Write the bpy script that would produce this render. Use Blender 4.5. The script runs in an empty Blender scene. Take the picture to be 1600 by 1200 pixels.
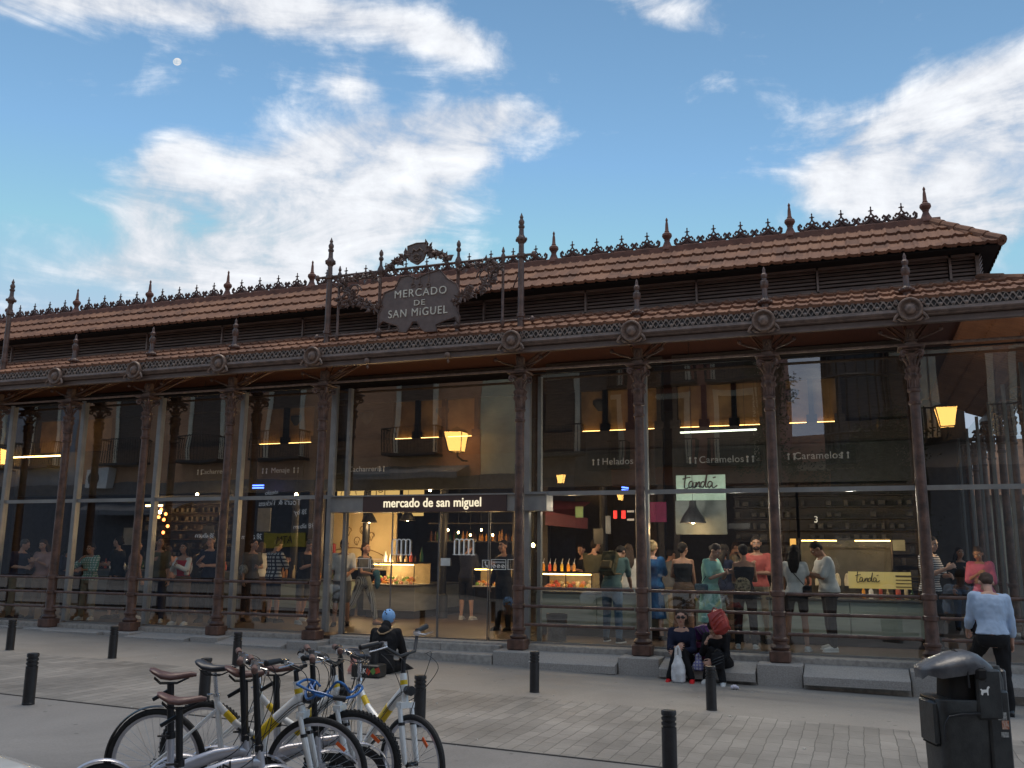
import bpy, math, random
from mathutils import Vector, Matrix, Euler
random.seed(7)
SC = bpy.context.scene
COL = SC.collection
R = math.radians
# ---------------------------------------------------------------- camera
CAM = Vector((15.0413, -14.0704, 1.4779))
PITCH, YAW, ROLL, FPX = 0.185946, -0.361795, 0.009481, 1420.0
_cy, _sy = math.cos(YAW), math.sin(YAW)
FW = Vector((_sy*math.cos(PITCH), _cy*math.cos(PITCH), math.sin(PITCH)))
_rt = Vector((_cy, -_sy, 0)); _up = _rt.cross(FW)
RT = math.cos(ROLL)*_rt + math.sin(ROLL)*_up
UP = -math.sin(ROLL)*_rt + math.cos(ROLL)*_up
cd = bpy.data.cameras.new('camera'); cam = bpy.data.objects.new('camera', cd); COL.objects.link(cam)
cd.sensor_fit = 'HORIZONTAL'; cd.sensor_width = 36; cd.lens = FPX/1600*36
cd.clip_start = 0.05; cd.clip_end = 6000
M3 = Matrix((RT, UP, -FW)).transposed()
cam.matrix_world = Matrix.Translation(CAM) @ M3.to_4x4()
SC.camera = cam
def ray(px, py): return RT*((px-800)/FPX) + UP*((600-py)/FPX) + FW
def atY(px, py, y): d = ray(px, py); return CAM + d*((y-CAM.y)/d.y)
def atZ(px, py, z): d = ray(px, py); return CAM + d*((z-CAM.z)/d.z)
def gz(x, y=0): return -0.03 - 0.0195*x
def atG(px, py):
    z = -0.2
    for _ in range(6):
        p = atZ(px, py, z); z = gz(p.x, p.y)
    return atZ(px, py, z)
# ---------------------------------------------------------------- world, sun, exposure
SC.view_settings.view_transform = 'Standard'; SC.view_settings.look = 'None'
SC.view_settings.exposure = 0.47; SC.view_settings.gamma = 1.0
SC.cycles.use_denoising = True
SC.cycles.max_bounces = 10; SC.cycles.transparent_max_bounces = 24; SC.cycles.sample_clamp_indirect = 6
W = bpy.data.worlds.new('World'); SC.world = W; W.use_nodes = True
nt = W.node_tree; nt.nodes.clear()
def N(t, typ, **kw):
    n = t.nodes.new(typ)
    for k, v in kw.items():
        if k.startswith('i_'): n.inputs[int(k[2:])].default_value = v
        else: setattr(n, k, v)
    return n
def math_(t, op, a, b=None, c=None, clamp=False):
    n = t.nodes.new('ShaderNodeMath'); n.operation = op; n.use_clamp = clamp
    for i, v in enumerate((a, b, c)):
        if v is None: continue
        if isinstance(v, (int, float)): n.inputs[i].default_value = v
        else: t.links.new(v, n.inputs[i])
    return n.outputs[0]
def sky():
    L = nt.links.new
    skyn = N(nt, 'ShaderNodeTexSky', sky_type='NISHITA', sun_disc=False, sun_elevation=R(38), sun_rotation=R(150), air_density=1.0, dust_density=0.6, ozone_density=1.6)
    tc = N(nt, 'ShaderNodeTexCoord'); dirv = tc.outputs['Generated']
    # large cloud masses: (px, py, rx, ry, tilt, weight) seen from the square, kept as directions in the sky
    lobes = [(130,5,330,40,4,1.05),(480,20,250,48,8,1.05),(700,68,100,36,22,.95),(545,132,50,34,0,.75),(275,310,125,80,-8,1.2),(270,240,60,30,-20,.6),(460,330,210,105,-16,1.2),(570,235,170,70,-12,1.1),
             (710,235,120,70,-14,.9),(760,175,70,32,-5,.65),(850,190,50,22,0,.6),(350,420,240,52,0,1.2),(620,345,130,45,-10,.9),(1040,15,110,40,12,.8),(1420,230,170,90,-22,1.15),(1560,170,160,110,-25,1.25),
             (1540,330,200,90,0,1.2),(1360,270,120,50,-10,.9),(1240,385,120,16,0,.35),(1290,195,50,22,0,.4),(150,425,120,20,0,.2),(870,300,70,20,0,.25)]
    tot = None
    for (px, py, rx, ry, tl, w) in lobes:
        c = ray(px, py).normalized(); a = math.cos(R(tl)); b = math.sin(R(tl))
        u = (RT*a - UP*b); v = (RT*b + UP*a)
        u = (u - c*u.dot(c)).normalized(); v = c.cross(u)
        k = (ray(px, py)).length
        ds = []
        for vec, rr in ((u, rx), (v, ry)):
            d = N(nt, 'ShaderNodeVectorMath', operation='DOT_PRODUCT'); L(dirv, d.inputs[0]); d.inputs[1].default_value = vec * (FPX/rr*k)
            ds.append(math_(nt, 'MULTIPLY', d.outputs['Value'], d.outputs['Value']))
        e = math_(nt, 'ADD', ds[0], ds[1])
        f = N(nt, 'ShaderNodeVectorMath', operation='DOT_PRODUCT'); L(dirv, f.inputs[0]); f.inputs[1].default_value = c
        g = math_(nt, 'GREATER_THAN', f.outputs['Value'], 0.3)
        e = math_(nt, 'POWER', 0.30, e)
        e = math_(nt, 'MULTIPLY', math_(nt, 'MULTIPLY', e, w), g)
        tot = e if tot is None else math_(nt, 'ADD', tot, e)
    tot = math_(nt, 'MINIMUM', tot, 1.15)
    # streaky noise
    mp = N(nt, 'ShaderNodeMapping', vector_type='POINT'); L(dirv, mp.inputs[0])
    mp.inputs['Rotation'].default_value = (0, R(10), R(-22)); mp.inputs['Scale'].default_value = (4.5, 3.0, 13.0)
    n1 = N(nt, 'ShaderNodeTexNoise'); L(mp.outputs[0], n1.inputs['Vector']); n1.inputs['Scale'].default_value = 1.3; n1.inputs['Detail'].default_value = 9; n1.inputs['Roughness'].default_value = .62; n1.inputs['Distortion'].default_value = .6
    n2 = N(nt, 'ShaderNodeTexNoise'); L(dirv, n2.inputs['Vector']); n2.inputs['Scale'].default_value = 17; n2.inputs['Detail'].default_value = 7; n2.inputs['Roughness'].default_value = .6; n2.inputs['Distortion'].default_value = .3
    nz = math_(nt, 'ADD', math_(nt, 'MULTIPLY', n1.outputs[0], .72), math_(nt, 'MULTIPLY', n2.outputs[0], .40))
    # behind the photographer: broken cloud everywhere
    back = N(nt, 'ShaderNodeVectorMath', operation='DOT_PRODUCT'); L(dirv, back.inputs[0]); back.inputs[1].default_value = Vector((FW.x, FW.y, .1)).normalized()
    bk = math_(nt, 'MULTIPLY', math_(nt, 'SUBTRACT', .55, back.outputs['Value'], clamp=True), .9, clamp=True)
    dens = math_(nt, 'ADD', math_(nt, 'MULTIPLY', math_(nt, 'ADD', tot, math_(nt,'MULTIPLY',bk,.6)), 1.0), math_(nt, 'MULTIPLY', math_(nt, 'SUBTRACT', nz, .57), 4.2))
    cov = N(nt, 'ShaderNodeMapRange', interpolation_type='SMOOTHSTEP'); L(dens, cov.inputs[0]); cov.inputs[1].default_value = .16; cov.inputs[2].default_value = 1.32
    # cloud brightness: thick parts white, thin edges bluish grey; noise shades
    br = N(nt, 'ShaderNodeMapRange'); L(nz, br.inputs[0]); br.inputs[1].default_value = .42; br.inputs[2].default_value = .70; br.inputs[3].default_value = .43; br.inputs[4].default_value = .76
    cc = N(nt, 'ShaderNodeCombineColor'); 
    L(math_(nt, 'MULTIPLY', br.outputs[0], .955), cc.inputs[0]); L(math_(nt, 'MULTIPLY', br.outputs[0], .985), cc.inputs[1]); L(math_(nt,'ADD',math_(nt, 'MULTIPLY', br.outputs[0], .95),.06), cc.inputs[2])
    # nishita sky, strength 0.1, nudged to the late-day blue
    sc_ = N(nt, 'ShaderNodeVectorMath', operation='MULTIPLY'); L(skyn.outputs[0], sc_.inputs[0]); sc_.inputs[1].default_value = SKYMUL
    mn = N(nt, 'ShaderNodeVectorMath', operation='MINIMUM'); L(sc_.outputs[0], mn.inputs[0]); mn.inputs[1].default_value = (.38,.44,.56)
    mix = N(nt, 'ShaderNodeMix', data_type='RGBA'); L(cov.outputs[0], mix.inputs[0]); L(mn.outputs[0], mix.inputs[6]); L(cc.outputs[0], mix.inputs[7])
    bg = N(nt, 'ShaderNodeBackground'); L(mix.outputs[2], bg.inputs[0]); bg.inputs[1].default_value = 1.0
    out = N(nt, 'ShaderNodeOutputWorld'); L(bg.outputs[0], out.inputs[0])
SKYMUL = (0.122, 0.144, 0.138)
sky()
sd = bpy.data.lights.new('sun', 'SUN'); sun = bpy.data.objects.new('sun', sd); COL.objects.link(sun)
sd.energy = 1.4; sd.angle = R(34); sd.color = (1, .88, .74)
sun.rotation_euler = (R(-12), 0, R(20))       # high veiled light from over the square

# ---------------------------------------------------------------- materials
MATS = {}
def mat(name, col, rough=.6, metal=0.0, var=.15, scale=6, bump=0.0, bscale=40, col2=None, mixs=None, emis=None, estr=0, spec=.5, coat=0, stretch=None, detail=4, sheen=0):
    if name in MATS: return MATS[name]
    m = bpy.data.materials.new(name); m.use_nodes = True; t = m.node_tree; b = t.nodes['Principled BSDF']; L = t.links.new
    tc = N(t, 'ShaderNodeTexCoord'); vec = tc.outputs['Object']
    if stretch:
        mp = N(t, 'ShaderNodeMapping'); L(vec, mp.inputs[0]); mp.inputs['Scale'].default_value = stretch; vec = mp.outputs[0]
    n = N(t, 'ShaderNodeTexNoise'); L(vec, n.inputs['Vector']); n.inputs['Scale'].default_value = scale; n.inputs['Detail'].default_value = detail; n.inputs['Roughness'].default_value = .6
    c1 = (*col, 1); c2 = (*(col2 if col2 else [c*(1-var) for c in col]), 1); c0 = (*(col if col2 else [min(1, c*(1+var)) for c in col]), 1)
    r = N(t, 'ShaderNodeValToRGB'); L(n.outputs[0], r.inputs[0]); r.color_ramp.elements[0].position = .34; r.color_ramp.elements[1].position = .66
    r.color_ramp.elements[0].color = c2; r.color_ramp.elements[1].color = c0
    L(r.outputs[0], b.inputs['Base Color'])
    b.inputs['Roughness'].default_value = rough; b.inputs['Metallic'].default_value = metal; b.inputs['Specular IOR Level'].default_value = spec
    if coat: b.inputs['Coat Weight'].default_value = coat; b.inputs['Coat Roughness'].default_value = .1
    if sheen: b.inputs['Sheen Weight'].default_value = sheen
    if bump:
        n2 = N(t, 'ShaderNodeTexNoise'); L(vec, n2.inputs['Vector']); n2.inputs['Scale'].default_value = bscale; n2.inputs['Detail'].default_value = 5
        bp = N(t, 'ShaderNodeBump'); L(n2.outputs[0], bp.inputs['Height']); bp.inputs['Strength'].default_value = bump; bp.inputs['Distance'].default_value = .02
        L(bp.outputs[0], b.inputs['Normal'])
    if emis: b.inputs['Emission Color'].default_value = (*emis, 1); b.inputs['Emission Strength'].default_value = estr
    MATS[name] = m; return m
def pal(name): return MATS[name]

# ---------------------------------------------------------------- mesh builder
class MB:
    def __init__(s): s.v = []; s.f = []
    def add(s, vs, fs, M=None):
        o = len(s.v)
        s.v += [(M @ Vector(v)) if M else Vector(v) for v in vs]
        s.f += [[o+i for i in f] for f in fs]; return s
    def box(s, c, d, M=None, rz=0):
        x, y, z = d[0]/2, d[1]/2, d[2]/2
        vs = [(-x,-y,-z),(x,-y,-z),(x,y,-z),(-x,y,-z),(-x,-y,z),(x,-y,z),(x,y,z),(-x,y,z)]
        T = Matrix.Translation(c) @ Matrix.Rotation(rz, 4, 'Z')
        if M: T = T @ M
        return s.add(vs, [(0,3,2,1),(4,5,6,7),(0,1,5,4),(1,2,6,5),(2,3,7,6),(3,0,4,7)], T)
    def bx(s, x0, x1, y0, y1, z0, z1): return s.box(((x0+x1)/2,(y0+y1)/2,(z0+z1)/2), (abs(x1-x0),abs(y1-y0),abs(z1-z0)))
    def bbx(s, c, d, b=.01, M=None):
        # chamfered box (edges along z and top/bottom)
        x, y, z = d[0]/2, d[1]/2, d[2]/2
        rings = []
        for (zz, i) in ((-z, b), (-z+b, 0), (z-b, 0), (z, b)):
            X, Y_ = x-i, y-i
            rings.append([(-X+b,-Y_,zz),(X-b,-Y_,zz),(X,-Y_+b,zz),(X,Y_-b,zz),(X-b,Y_,zz),(-X+b,Y_,zz),(-X,Y_-b,zz),(-X,-Y_+b,zz)])
        T = Matrix.Translation(c)
        if M: T = M @ T
        return s.loft(rings, M=T)
    def loft(s, rings, M=None, cap=True, closed=False):
        n = len(rings[0]); vs = [p for r in rings for p in r]; fs = []
        k = len(rings)
        for i in range(k if closed else k-1):
            j = (i+1) % k
            for a in range(n):
                b = (a+1) % n; fs.append((i*n+a, i*n+b, j*n+b, j*n+a))
        if cap and not closed:
            fs.append(tuple(range(n))[::-1]); fs.append(tuple((k-1)*n+a for a in range(n)))
        return s.add(vs, fs, M)
    def lathe(s, prof, o=(0,0,0), n=16, axis='Z', M=None):
        rings = []
        for r, h in prof:
            rg = []
            for i in range(n):
                a = 2*math.pi*i/n; c, d = r*math.cos(a), r*math.sin(a)
                p = {'Z': (c, d, h), 'Y': (c, -h, d), 'X': (h, c, d)}[axis]   # axis Y: h grows towards the viewer (-y)
                rg.append((o[0]+p[0], o[1]+p[1], o[2]+p[2]))
            rings.append(rg)
        return s.loft(rings, M=M)
    def tube(s, pts, r, n=8, cap=True, M=None, flat=1.0):
        pts = [Vector(p) for p in pts]; rs = r if isinstance(r, (list, tuple)) else [r]*len(pts)
        rings = []; ref = None
        for i, p in enumerate(pts):
            t = (pts[min(i+1, len(pts)-1)] - pts[max(i-1, 0)])
            if t.length < 1e-9: t = Vector((0,0,1))
            t.normalize()
            if ref is None: ref = Vector((0,0,1)) if abs(t.z) < .9 else Vector((1,0,0))
            u = (ref - t*ref.dot(t))
            if u.length < 1e-4: u = t.orthogonal()
            u.normalize(); v = t.cross(u); ref = u
            rings.append([p + u*math.cos(2*math.pi*k/n)*rs[i] + v*math.sin(2*math.pi*k/n)*rs[i]*flat for k in range(n)])
        return s.loft(rings, M=M, cap=cap)
    def cyl(s, a, b, r, r2=None, n=12): return s.tube([a, b], [r, r if r2 is None else r2], n)
    def ell(s, c, rad, n=12, m=8, M=None, rot=None):
        T = Matrix.Translation(c) @ (rot.to_4x4() if rot else Matrix.Identity(4)) @ Matrix.Diagonal((*rad, 1))
        if M: T = M @ T
        rings = [[(math.sin(math.pi*j/m)*math.cos(2*math.pi*i/n), math.sin(math.pi*j/m)*math.sin(2*math.pi*i/n), -math.cos(math.pi*j/m)) for i in range(n)] for j in range(1, m)]
        o = len(s.v); vs = [p for r in rings for p in r] + [(0,0,-1), (0,0,1)]; fs = []
        for i in range(m-2):
            for a in range(n): fs.append((i*n+a, i*n+(a+1) % n, (i+1)*n+(a+1) % n, (i+1)*n+a))
        B, Tt = (m-1)*n, (m-1)*n+1
        for a in range(n): fs.append((B, (a+1) % n, a)); fs.append((Tt, (m-2)*n+a, (m-2)*n+(a+1) % n))
        return s.add(vs, fs, T)
    def prism(s, poly, y0, y1, M=None):
        # poly in (x,z), extruded along y (y0 front)
        n = len(poly); vs = [(x, y0, z) for x, z in poly] + [(x, y1, z) for x, z in poly]
        fs = [tuple(range(n)), tuple(range(2*n-1, n-1, -1))] + [(i, i+n, (i+1) % n + n, (i+1) % n) for i in range(n)]
        return s.add(vs, fs, M)
    def mesh(s, name, m, smooth=True, ang=35, off=None):
        me = bpy.data.meshes.new(name); o = Vector(off) if off is not None else Vector()
        me.from_pydata([v-o for v in s.v], [], s.f); me.validate()
        ms = m if isinstance(m, (list, tuple)) else [m]
        for q in ms: me.materials.append(q)
        if smooth:
            me.polygons.foreach_set('use_smooth', [True]*len(me.polygons)); me.set_sharp_from_angle(angle=R(ang))
        return me
    def build(s, name, m, parent=None, smooth=True, ang=35, world=True, label=None):
        off = None
        if parent is not None and world:
            off = Vector(parent.location)
            if parent.parent is not None: off += Vector(parent.parent.location)
        me = s.mesh(name, m, smooth, ang, off)
        o = bpy.data.objects.new(name, me); COL.objects.link(o)
        if parent is not None: o.parent = parent
        if label: o['label'] = label
        return o
def link(name, me, parent=None, loc=(0,0,0), rz=0, label=None):
    o = bpy.data.objects.new(name, me); COL.objects.link(o); o.location = loc; o.rotation_euler = (0,0,rz)
    if parent is not None: o.parent = parent
    if label: o['label'] = label
    return o
def tag(o, label=None, cat=None, group=None, kind=None):
    if label: o['label'] = label
    if cat: o['category'] = cat
    if group: o['group'] = group
    if kind: o['kind'] = kind
    return o
def thing(name, label, cat, loc=(0,0,0), rz=0, group=None):
    o = bpy.data.objects.new(name, None); COL.objects.link(o); o.location = loc; o.rotation_euler = (0,0,rz); o.empty_display_size = .2
    return tag(o, label, cat, group)
def kids(o): return [c for c in bpy.data.objects if c.parent == o]
def copy_tree(o, parent=None):
    c = o.copy(); COL.objects.link(c)
    if parent is not None: c.parent = parent
    for ch in kids(o): copy_tree(ch, c)
    return c
def text_mesh(txt, size, m, name, extr=.006, shear=0, space=1.0, bold=0, align='CENTER'):
    cu = bpy.data.curves.new(name, 'FONT'); cu.body = txt; cu.size = size; cu.extrude = extr; cu.align_x = align; cu.align_y = 'CENTER'; cu.shear = shear; cu.space_character = space; cu.offset = bold
    ob = bpy.data.objects.new(name, cu); COL.objects.link(ob)
    dg = bpy.context.evaluated_depsgraph_get(); me = bpy.data.meshes.new_from_object(ob.evaluated_get(dg))
    bpy.data.objects.remove(ob); me.materials.clear(); me.materials.append(m); me.name = name
    return me
def sign_text(txt, size, m, name, parent, loc, sx=1.0, ry=0, **kw):
    me = text_mesh(txt, size, m, name, **kw)
    o = bpy.data.objects.new(name, me); COL.objects.link(o); o.parent = parent
    off = Vector(parent.location) if parent else Vector()
    if parent is not None and parent.parent is not None: off += Vector(parent.parent.location)
    o.location = Vector(loc)-off; o.rotation_euler = (R(90), ry, 0); o.scale = (sx, 1, 1)
    return o
# ================================================================ MATERIALS
IRON = mat('iron_paint', (.185,.105,.078), .40, 0, scale=9, col2=(.075,.044,.034), bump=.25, bscale=60, spec=.5)
IRONR = mat('iron_paint_rust', (.175,.092,.066), .40, 0, scale=6, col2=(.058,.034,.027), bump=.3, bscale=50)
IRONL = mat('iron_light', (.27,.175,.13), .48, 0, scale=14, col2=(.13,.085,.066), bump=.2)
IRONG = mat('iron_gutter', (.25,.175,.145), .42, .0, scale=8, col2=(.13,.09,.075)); BANDM = mat('gutter_band_dark', (.045,.038,.036), .6)
BLKIRON = mat('black_iron', (.022,.022,.025), .45, 0, scale=10, var=.3)
LOUV = mat('louvre_metal', (.27,.20,.17), .5, .1, scale=3, col2=(.16,.115,.10), stretch=(1,1,8))
DARK = mat('dark_void', (.012,.011,.011), .8)
GRAN = mat('granite', (.44,.41,.375), .75, 0, scale=55, col2=(.29,.27,.25), bump=.15, bscale=120, detail=6)
GRAN2 = mat('granite_worn', (.47,.435,.39), .8, 0, scale=14, col2=(.29,.27,.245), bump=.15, bscale=90, detail=8)
STEEL = mat('grey_steel', (.33,.33,.32), .38, .35, scale=4, var=.12)
STEELD = mat('grey_steel_dark', (.20,.20,.20), .4, .35, scale=4, var=.12)
CEIL = mat('ceiling_boards', (.065,.023,.018), .6, 0, scale=4, col2=(.04,.015,.012), stretch=(6,.5,1))
WOODF = mat('floor_boards', (.13,.088,.062), .5, 0, scale=3, col2=(.08,.054,.038), stretch=(1,8,1))
WHITE = mat('white_paint', (.72,.73,.72), .35, 0, scale=5, var=.06, coat=.3)
BLACKP = mat('black_plastic', (.018,.018,.02), .42, 0, scale=20, var=.3)
RUBBER = mat('rubber', (.016,.016,.017), .75, 0, scale=40, var=.3, bump=.3, bscale=150)
CHROME = mat('bright_metal', (.62,.62,.64), .22, .95, scale=8, var=.08)

def tile_mat():
    m = bpy.data.materials.new('roof_tile'); m.use_nodes = True; t = m.node_tree; b = t.nodes['Principled BSDF']; L = t.links.new
    tc = N(t, 'ShaderNodeTexCoord'); sep = N(t, 'ShaderNodeSeparateXYZ'); L(tc.outputs['Object'], sep.inputs[0])
    sx = math_(t, 'FLOOR', math_(t, 'DIVIDE', sep.outputs[0], .215)); sz = math_(t, 'FLOOR', math_(t, 'DIVIDE', sep.outputs[2], .19)); 
    cb = N(t, 'ShaderNodeCombineXYZ'); L(sx, cb.inputs[0]); L(sz, cb.inputs[1])
    wn = N(t, 'ShaderNodeTexWhiteNoise', noise_dimensions='2D'); L(cb.outputs[0], wn.inputs[0])
    n = N(t, 'ShaderNodeTexNoise'); L(tc.outputs['Object'], n.inputs['Vector']); n.inputs['Scale'].default_value = 1.6; n.inputs['Detail'].default_value = 7; n.inputs['Roughness'].default_value = .65
    n3 = N(t, 'ShaderNodeTexNoise'); L(tc.outputs['Object'], n3.inputs['Vector']); n3.inputs['Scale'].default_value = 28; n3.inputs['Detail'].default_value = 5
    f = math_(t, 'ADD', math_(t, 'MULTIPLY', wn.outputs[0], .34), math_(t, 'ADD', math_(t, 'MULTIPLY', n.outputs[0], .72), math_(t,'MULTIPLY', n3.outputs[0], .3)))
    r = N(t, 'ShaderNodeValToRGB'); L(f, r.inputs[0]); e = r.color_ramp.elements
    e[0].position = .40; e[0].color = (.105,.052,.034,1); e[1].position = .98; e[1].color = (.30,.145,.08,1)
    q = e.new(.62); q.color = (.185,.085,.05,1); q = e.new(.8); q.color = (.23,.11,.064,1)
    L(r.outputs[0], b.inputs['Base Color']); b.inputs['Roughness'].default_value = .85
    bp = N(t, 'ShaderNodeBump'); L(n3.outputs[0], bp.inputs['Height']); bp.inputs['Strength'].default_value = .3; bp.inputs['Distance'].default_value = .02; L(bp.outputs[0], b.inputs['Normal'])
    MATS['tile'] = m; return m
TILE = tile_mat()
TERRA = mat('terracotta', (.23,.10,.07), .75, 0, scale=7, col2=(.12,.055,.042), bump=.2)
CREST = mat('cresting_clay', (.13,.065,.05), .75, 0, scale=9, col2=(.06,.034,.03), bump=.2)

def glass_mat(name='glazing', tint=(.86,.90,.88), k=4.2):
    m = bpy.data.materials.new(name); m.use_nodes = True; t = m.node_tree; t.nodes.clear(); L = t.links.new
    fr = N(t, 'ShaderNodeFresnel'); fr.inputs[0].default_value = 1.5
    geo = N(t, 'ShaderNodeNewGeometry')
    # the pane is a single sheet: use the front-face fresnel on both sides
    f2 = N(t, 'ShaderNodeLayerWeight'); f2.inputs[0].default_value = .35
    tr = N(t, 'ShaderNodeBsdfTransparent'); tr.inputs[0].default_value = (*tint, 1)
    gl = N(t, 'ShaderNodeBsdfGlossy'); gl.inputs['Roughness'].default_value = 0.0; gl.inputs[0].default_value = (.95,.97,1,1)
    mx = N(t, 'ShaderNodeMixShader'); fac = math_(t, 'MULTIPLY', fr.outputs[0], k, clamp=True)
    bf = math_(t, 'MULTIPLY', math_(t, 'SUBTRACT', 1, geo.outputs['Backfacing']), fac)
    fac = math_(t, 'MAXIMUM', bf, .05)
    # faint wobble of old float panes
    n = N(t, 'ShaderNodeTexNoise'); n.inputs['Scale'].default_value = .9; n.inputs['Detail'].default_value = 1
    tc = N(t, 'ShaderNodeTexCoord'); L(tc.outputs['Object'], n.inputs['Vector'])
    bp = N(t, 'ShaderNodeBump'); L(n.outputs[0], bp.inputs['Height']); bp.inputs['Strength'].default_value = .06; bp.inputs['Distance'].default_value = .05; L(bp.outputs[0], gl.inputs['Normal'])
    L(fac, mx.inputs[0]); L(tr.outputs[0], mx.inputs[1]); L(gl.outputs[0], mx.inputs[2])
    o = N(t, 'ShaderNodeOutputMaterial'); L(mx.outputs[0], o.inputs[0]); MATS[name] = m; return m
GLASS = glass_mat()
def emit(name, col, s):
    m = bpy.data.materials.new(name); m.use_nodes = True; t = m.node_tree; t.nodes.clear()
    e = N(t, 'ShaderNodeEmission'); e.inputs[0].default_value = (*col, 1); e.inputs[1].default_value = s
    o = N(t, 'ShaderNodeOutputMaterial'); t.links.new(e.outputs[0], o.inputs[0]); MATS[name] = m; return m
WARM = emit('lamp_warm', (1, .58, .18), 14)
WARMS = emit('lamp_warm_strong', (1, .66, .28), 40)

# ================================================================ GROUND
def brick_ground():
    m = bpy.data.materials.new('paving_setts'); m.use_nodes = True; t = m.node_tree; b = t.nodes['Principled BSDF']; L = t.links.new
    tc = N(t, 'ShaderNodeTexCoord'); mp = N(t, 'ShaderNodeMapping'); L(tc.outputs['Object'], mp.inputs[0]); mp.inputs['Rotation'].default_value = (0,0,R(90))
    w = N(t, 'ShaderNodeTexNoise'); L(tc.outputs['Object'], w.inputs['Vector']); w.inputs['Scale'].default_value = 2.5
    wv = N(t, 'ShaderNodeVectorMath', operation='MULTIPLY_ADD'); L(w.outputs['Color'], wv.inputs[0]); wv.inputs[1].default_value = (.05,.05,0); L(mp.outputs[0], wv.inputs[2])
    br = N(t, 'ShaderNodeTexBrick'); L(wv.outputs[0], br.inputs['Vector']); br.offset = .5; br.inputs['Scale'].default_value = 1
    br.inputs['Brick Width'].default_value = .42; br.inputs['Row Height'].default_value = .15; br.inputs['Mortar Size'].default_value = .005; br.inputs['Mortar Smooth'].default_value = .3; br.inputs['Bias'].default_value = -.1
    br.inputs['Color1'].default_value = (.195,.186,.172,1); br.inputs['Color2'].default_value = (.265,.250,.230,1); br.inputs['Mortar'].default_value = (.12,.115,.105,1)
    n = N(t, 'ShaderNodeTexNoise'); L(tc.outputs['Object'], n.inputs['Vector']); n.inputs['Scale'].default_value = .8; n.inputs['Detail'].default_value = 8; n.inputs['Roughness'].default_value = .65
    r = N(t, 'ShaderNodeMapRange'); L(n.outputs[0], r.inputs[0]); r.inputs[1].default_value = .3; r.inputs[2].default_value = .7; r.inputs[3].default_value = .60; r.inputs[4].default_value = 1.22
    mx = N(t, 'ShaderNodeVectorMath', operation='SCALE'); L(br.outputs[0], mx.inputs[0]); L(r.outputs[0], mx.inputs['Scale']); L(mx.outputs[0], b.inputs['Base Color']); b.inputs['Roughness'].default_value = .62
    bp = N(t, 'ShaderNodeBump'); L(br.outputs['Fac'], bp.inputs['Height']); bp.invert = True; bp.inputs['Strength'].default_value = .7; bp.inputs['Distance'].default_value = .012
    n2 = N(t, 'ShaderNodeTexNoise'); L(tc.outputs['Object'], n2.inputs['Vector']); n2.inputs['Scale'].default_value = 30; n2.inputs['Detail'].default_value = 5
    b2 = N(t, 'ShaderNodeBump'); L(n2.outputs[0], b2.inputs['Height']); b2.inputs['Strength'].default_value = .35; b2.inputs['Distance'].default_value = .01; L(bp.outputs[0], b2.inputs['Normal']); L(b2.outputs[0], b.inputs['Normal'])
    return m
def slab_ground(name, c1, c2, sc=.35):
    m = bpy.data.materials.new(name); m.use_nodes = True; t = m.node_tree; b = t.nodes['Principled BSDF']; L = t.links.new
    tc = N(t, 'ShaderNodeTexCoord')
    n = N(t, 'ShaderNodeTexNoise'); L(tc.outputs['Object'], n.inputs['Vector']); n.inputs['Scale'].default_value = sc; n.inputs['Detail'].default_value = 10; n.inputs['Roughness'].default_value = .68; n.inputs['Distortion'].default_value = .5
    r = N(t, 'ShaderNodeValToRGB'); L(n.outputs[0], r.inputs[0]); e = r.color_ramp.elements; e[0].position = .32; e[0].color = (*c1,1); e[1].position = .7; e[1].color = (*c2,1)
    n2 = N(t, 'ShaderNodeTexNoise'); L(tc.outputs['Object'], n2.inputs['Vector']); n2.inputs['Scale'].default_value = 45; n2.inputs['Detail'].default_value = 6; n2.inputs['Roughness'].default_value = .7
    mr = N(t, 'ShaderNodeMapRange'); L(n2.outputs[0], mr.inputs[0]); mr.inputs[1].default_value = .3; mr.inputs[2].default_value = .7; mr.inputs[3].default_value = .85; mr.inputs[4].default_value = 1.13
    # small dark spots of old gum and litter, worn darker patches
    v = N(t, 'ShaderNodeTexVoronoi'); L(tc.outputs['Object'], v.inputs['Vector']); v.inputs['Scale'].default_value = 3.1
    sp = N(t, 'ShaderNodeMapRange'); L(v.outputs['Distance'], sp.inputs[0]); sp.inputs[1].default_value = .06; sp.inputs[2].default_value = .085; sp.inputs[3].default_value = .6; sp.inputs[4].default_value = 1
    s = N(t, 'ShaderNodeVectorMath', operation='SCALE'); L(r.outputs[0], s.inputs[0]); L(math_(t, 'MULTIPLY', mr.outputs[0], sp.outputs[0]), s.inputs['Scale'])
    L(s.outputs[0], b.inputs['Base Color']); b.inputs['Roughness'].default_value = .68
    bp = N(t, 'ShaderNodeBump'); L(n2.outputs[0], bp.inputs['Height']); bp.inputs['Strength'].default_value = .25; bp.inputs['Distance'].default_value = .01; L(bp.outputs[0], b.inputs['Normal'])
    return m
def ground_sheet(name, x0, x1, y0, y1, dz, m, sub=1):
    b = MB(); b.add([(x0,y0,gz(x0)+dz),(x1,y0,gz(x1)+dz),(x1,y1,gz(x1)+dz),(x0,y1,gz(x0)+dz)], [(0,1,2,3)])
    return tag(b.build(name, m, smooth=False), kind='structure')
SLAB = slab_ground('pavement_worn', (.195,.182,.165), (.295,.278,.255))
ASPH = slab_ground('street_grey', (.155,.150,.145), (.24,.232,.224), .5)
b = MB(); s = 900.0
b.add([(-s,-s,gz(-60)-.004),(-60,-s,gz(-60)-.004),(-60,s,gz(-60)-.004),(-s,s,gz(-60)-.004),(60,-s,gz(60)-.004),(60,s,gz(60)-.004),(s,-s,gz(60)-.004),(s,s,gz(60)-.004)], [(0,1,2,3),(1,4,5,2),(4,6,7,5)])
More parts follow.
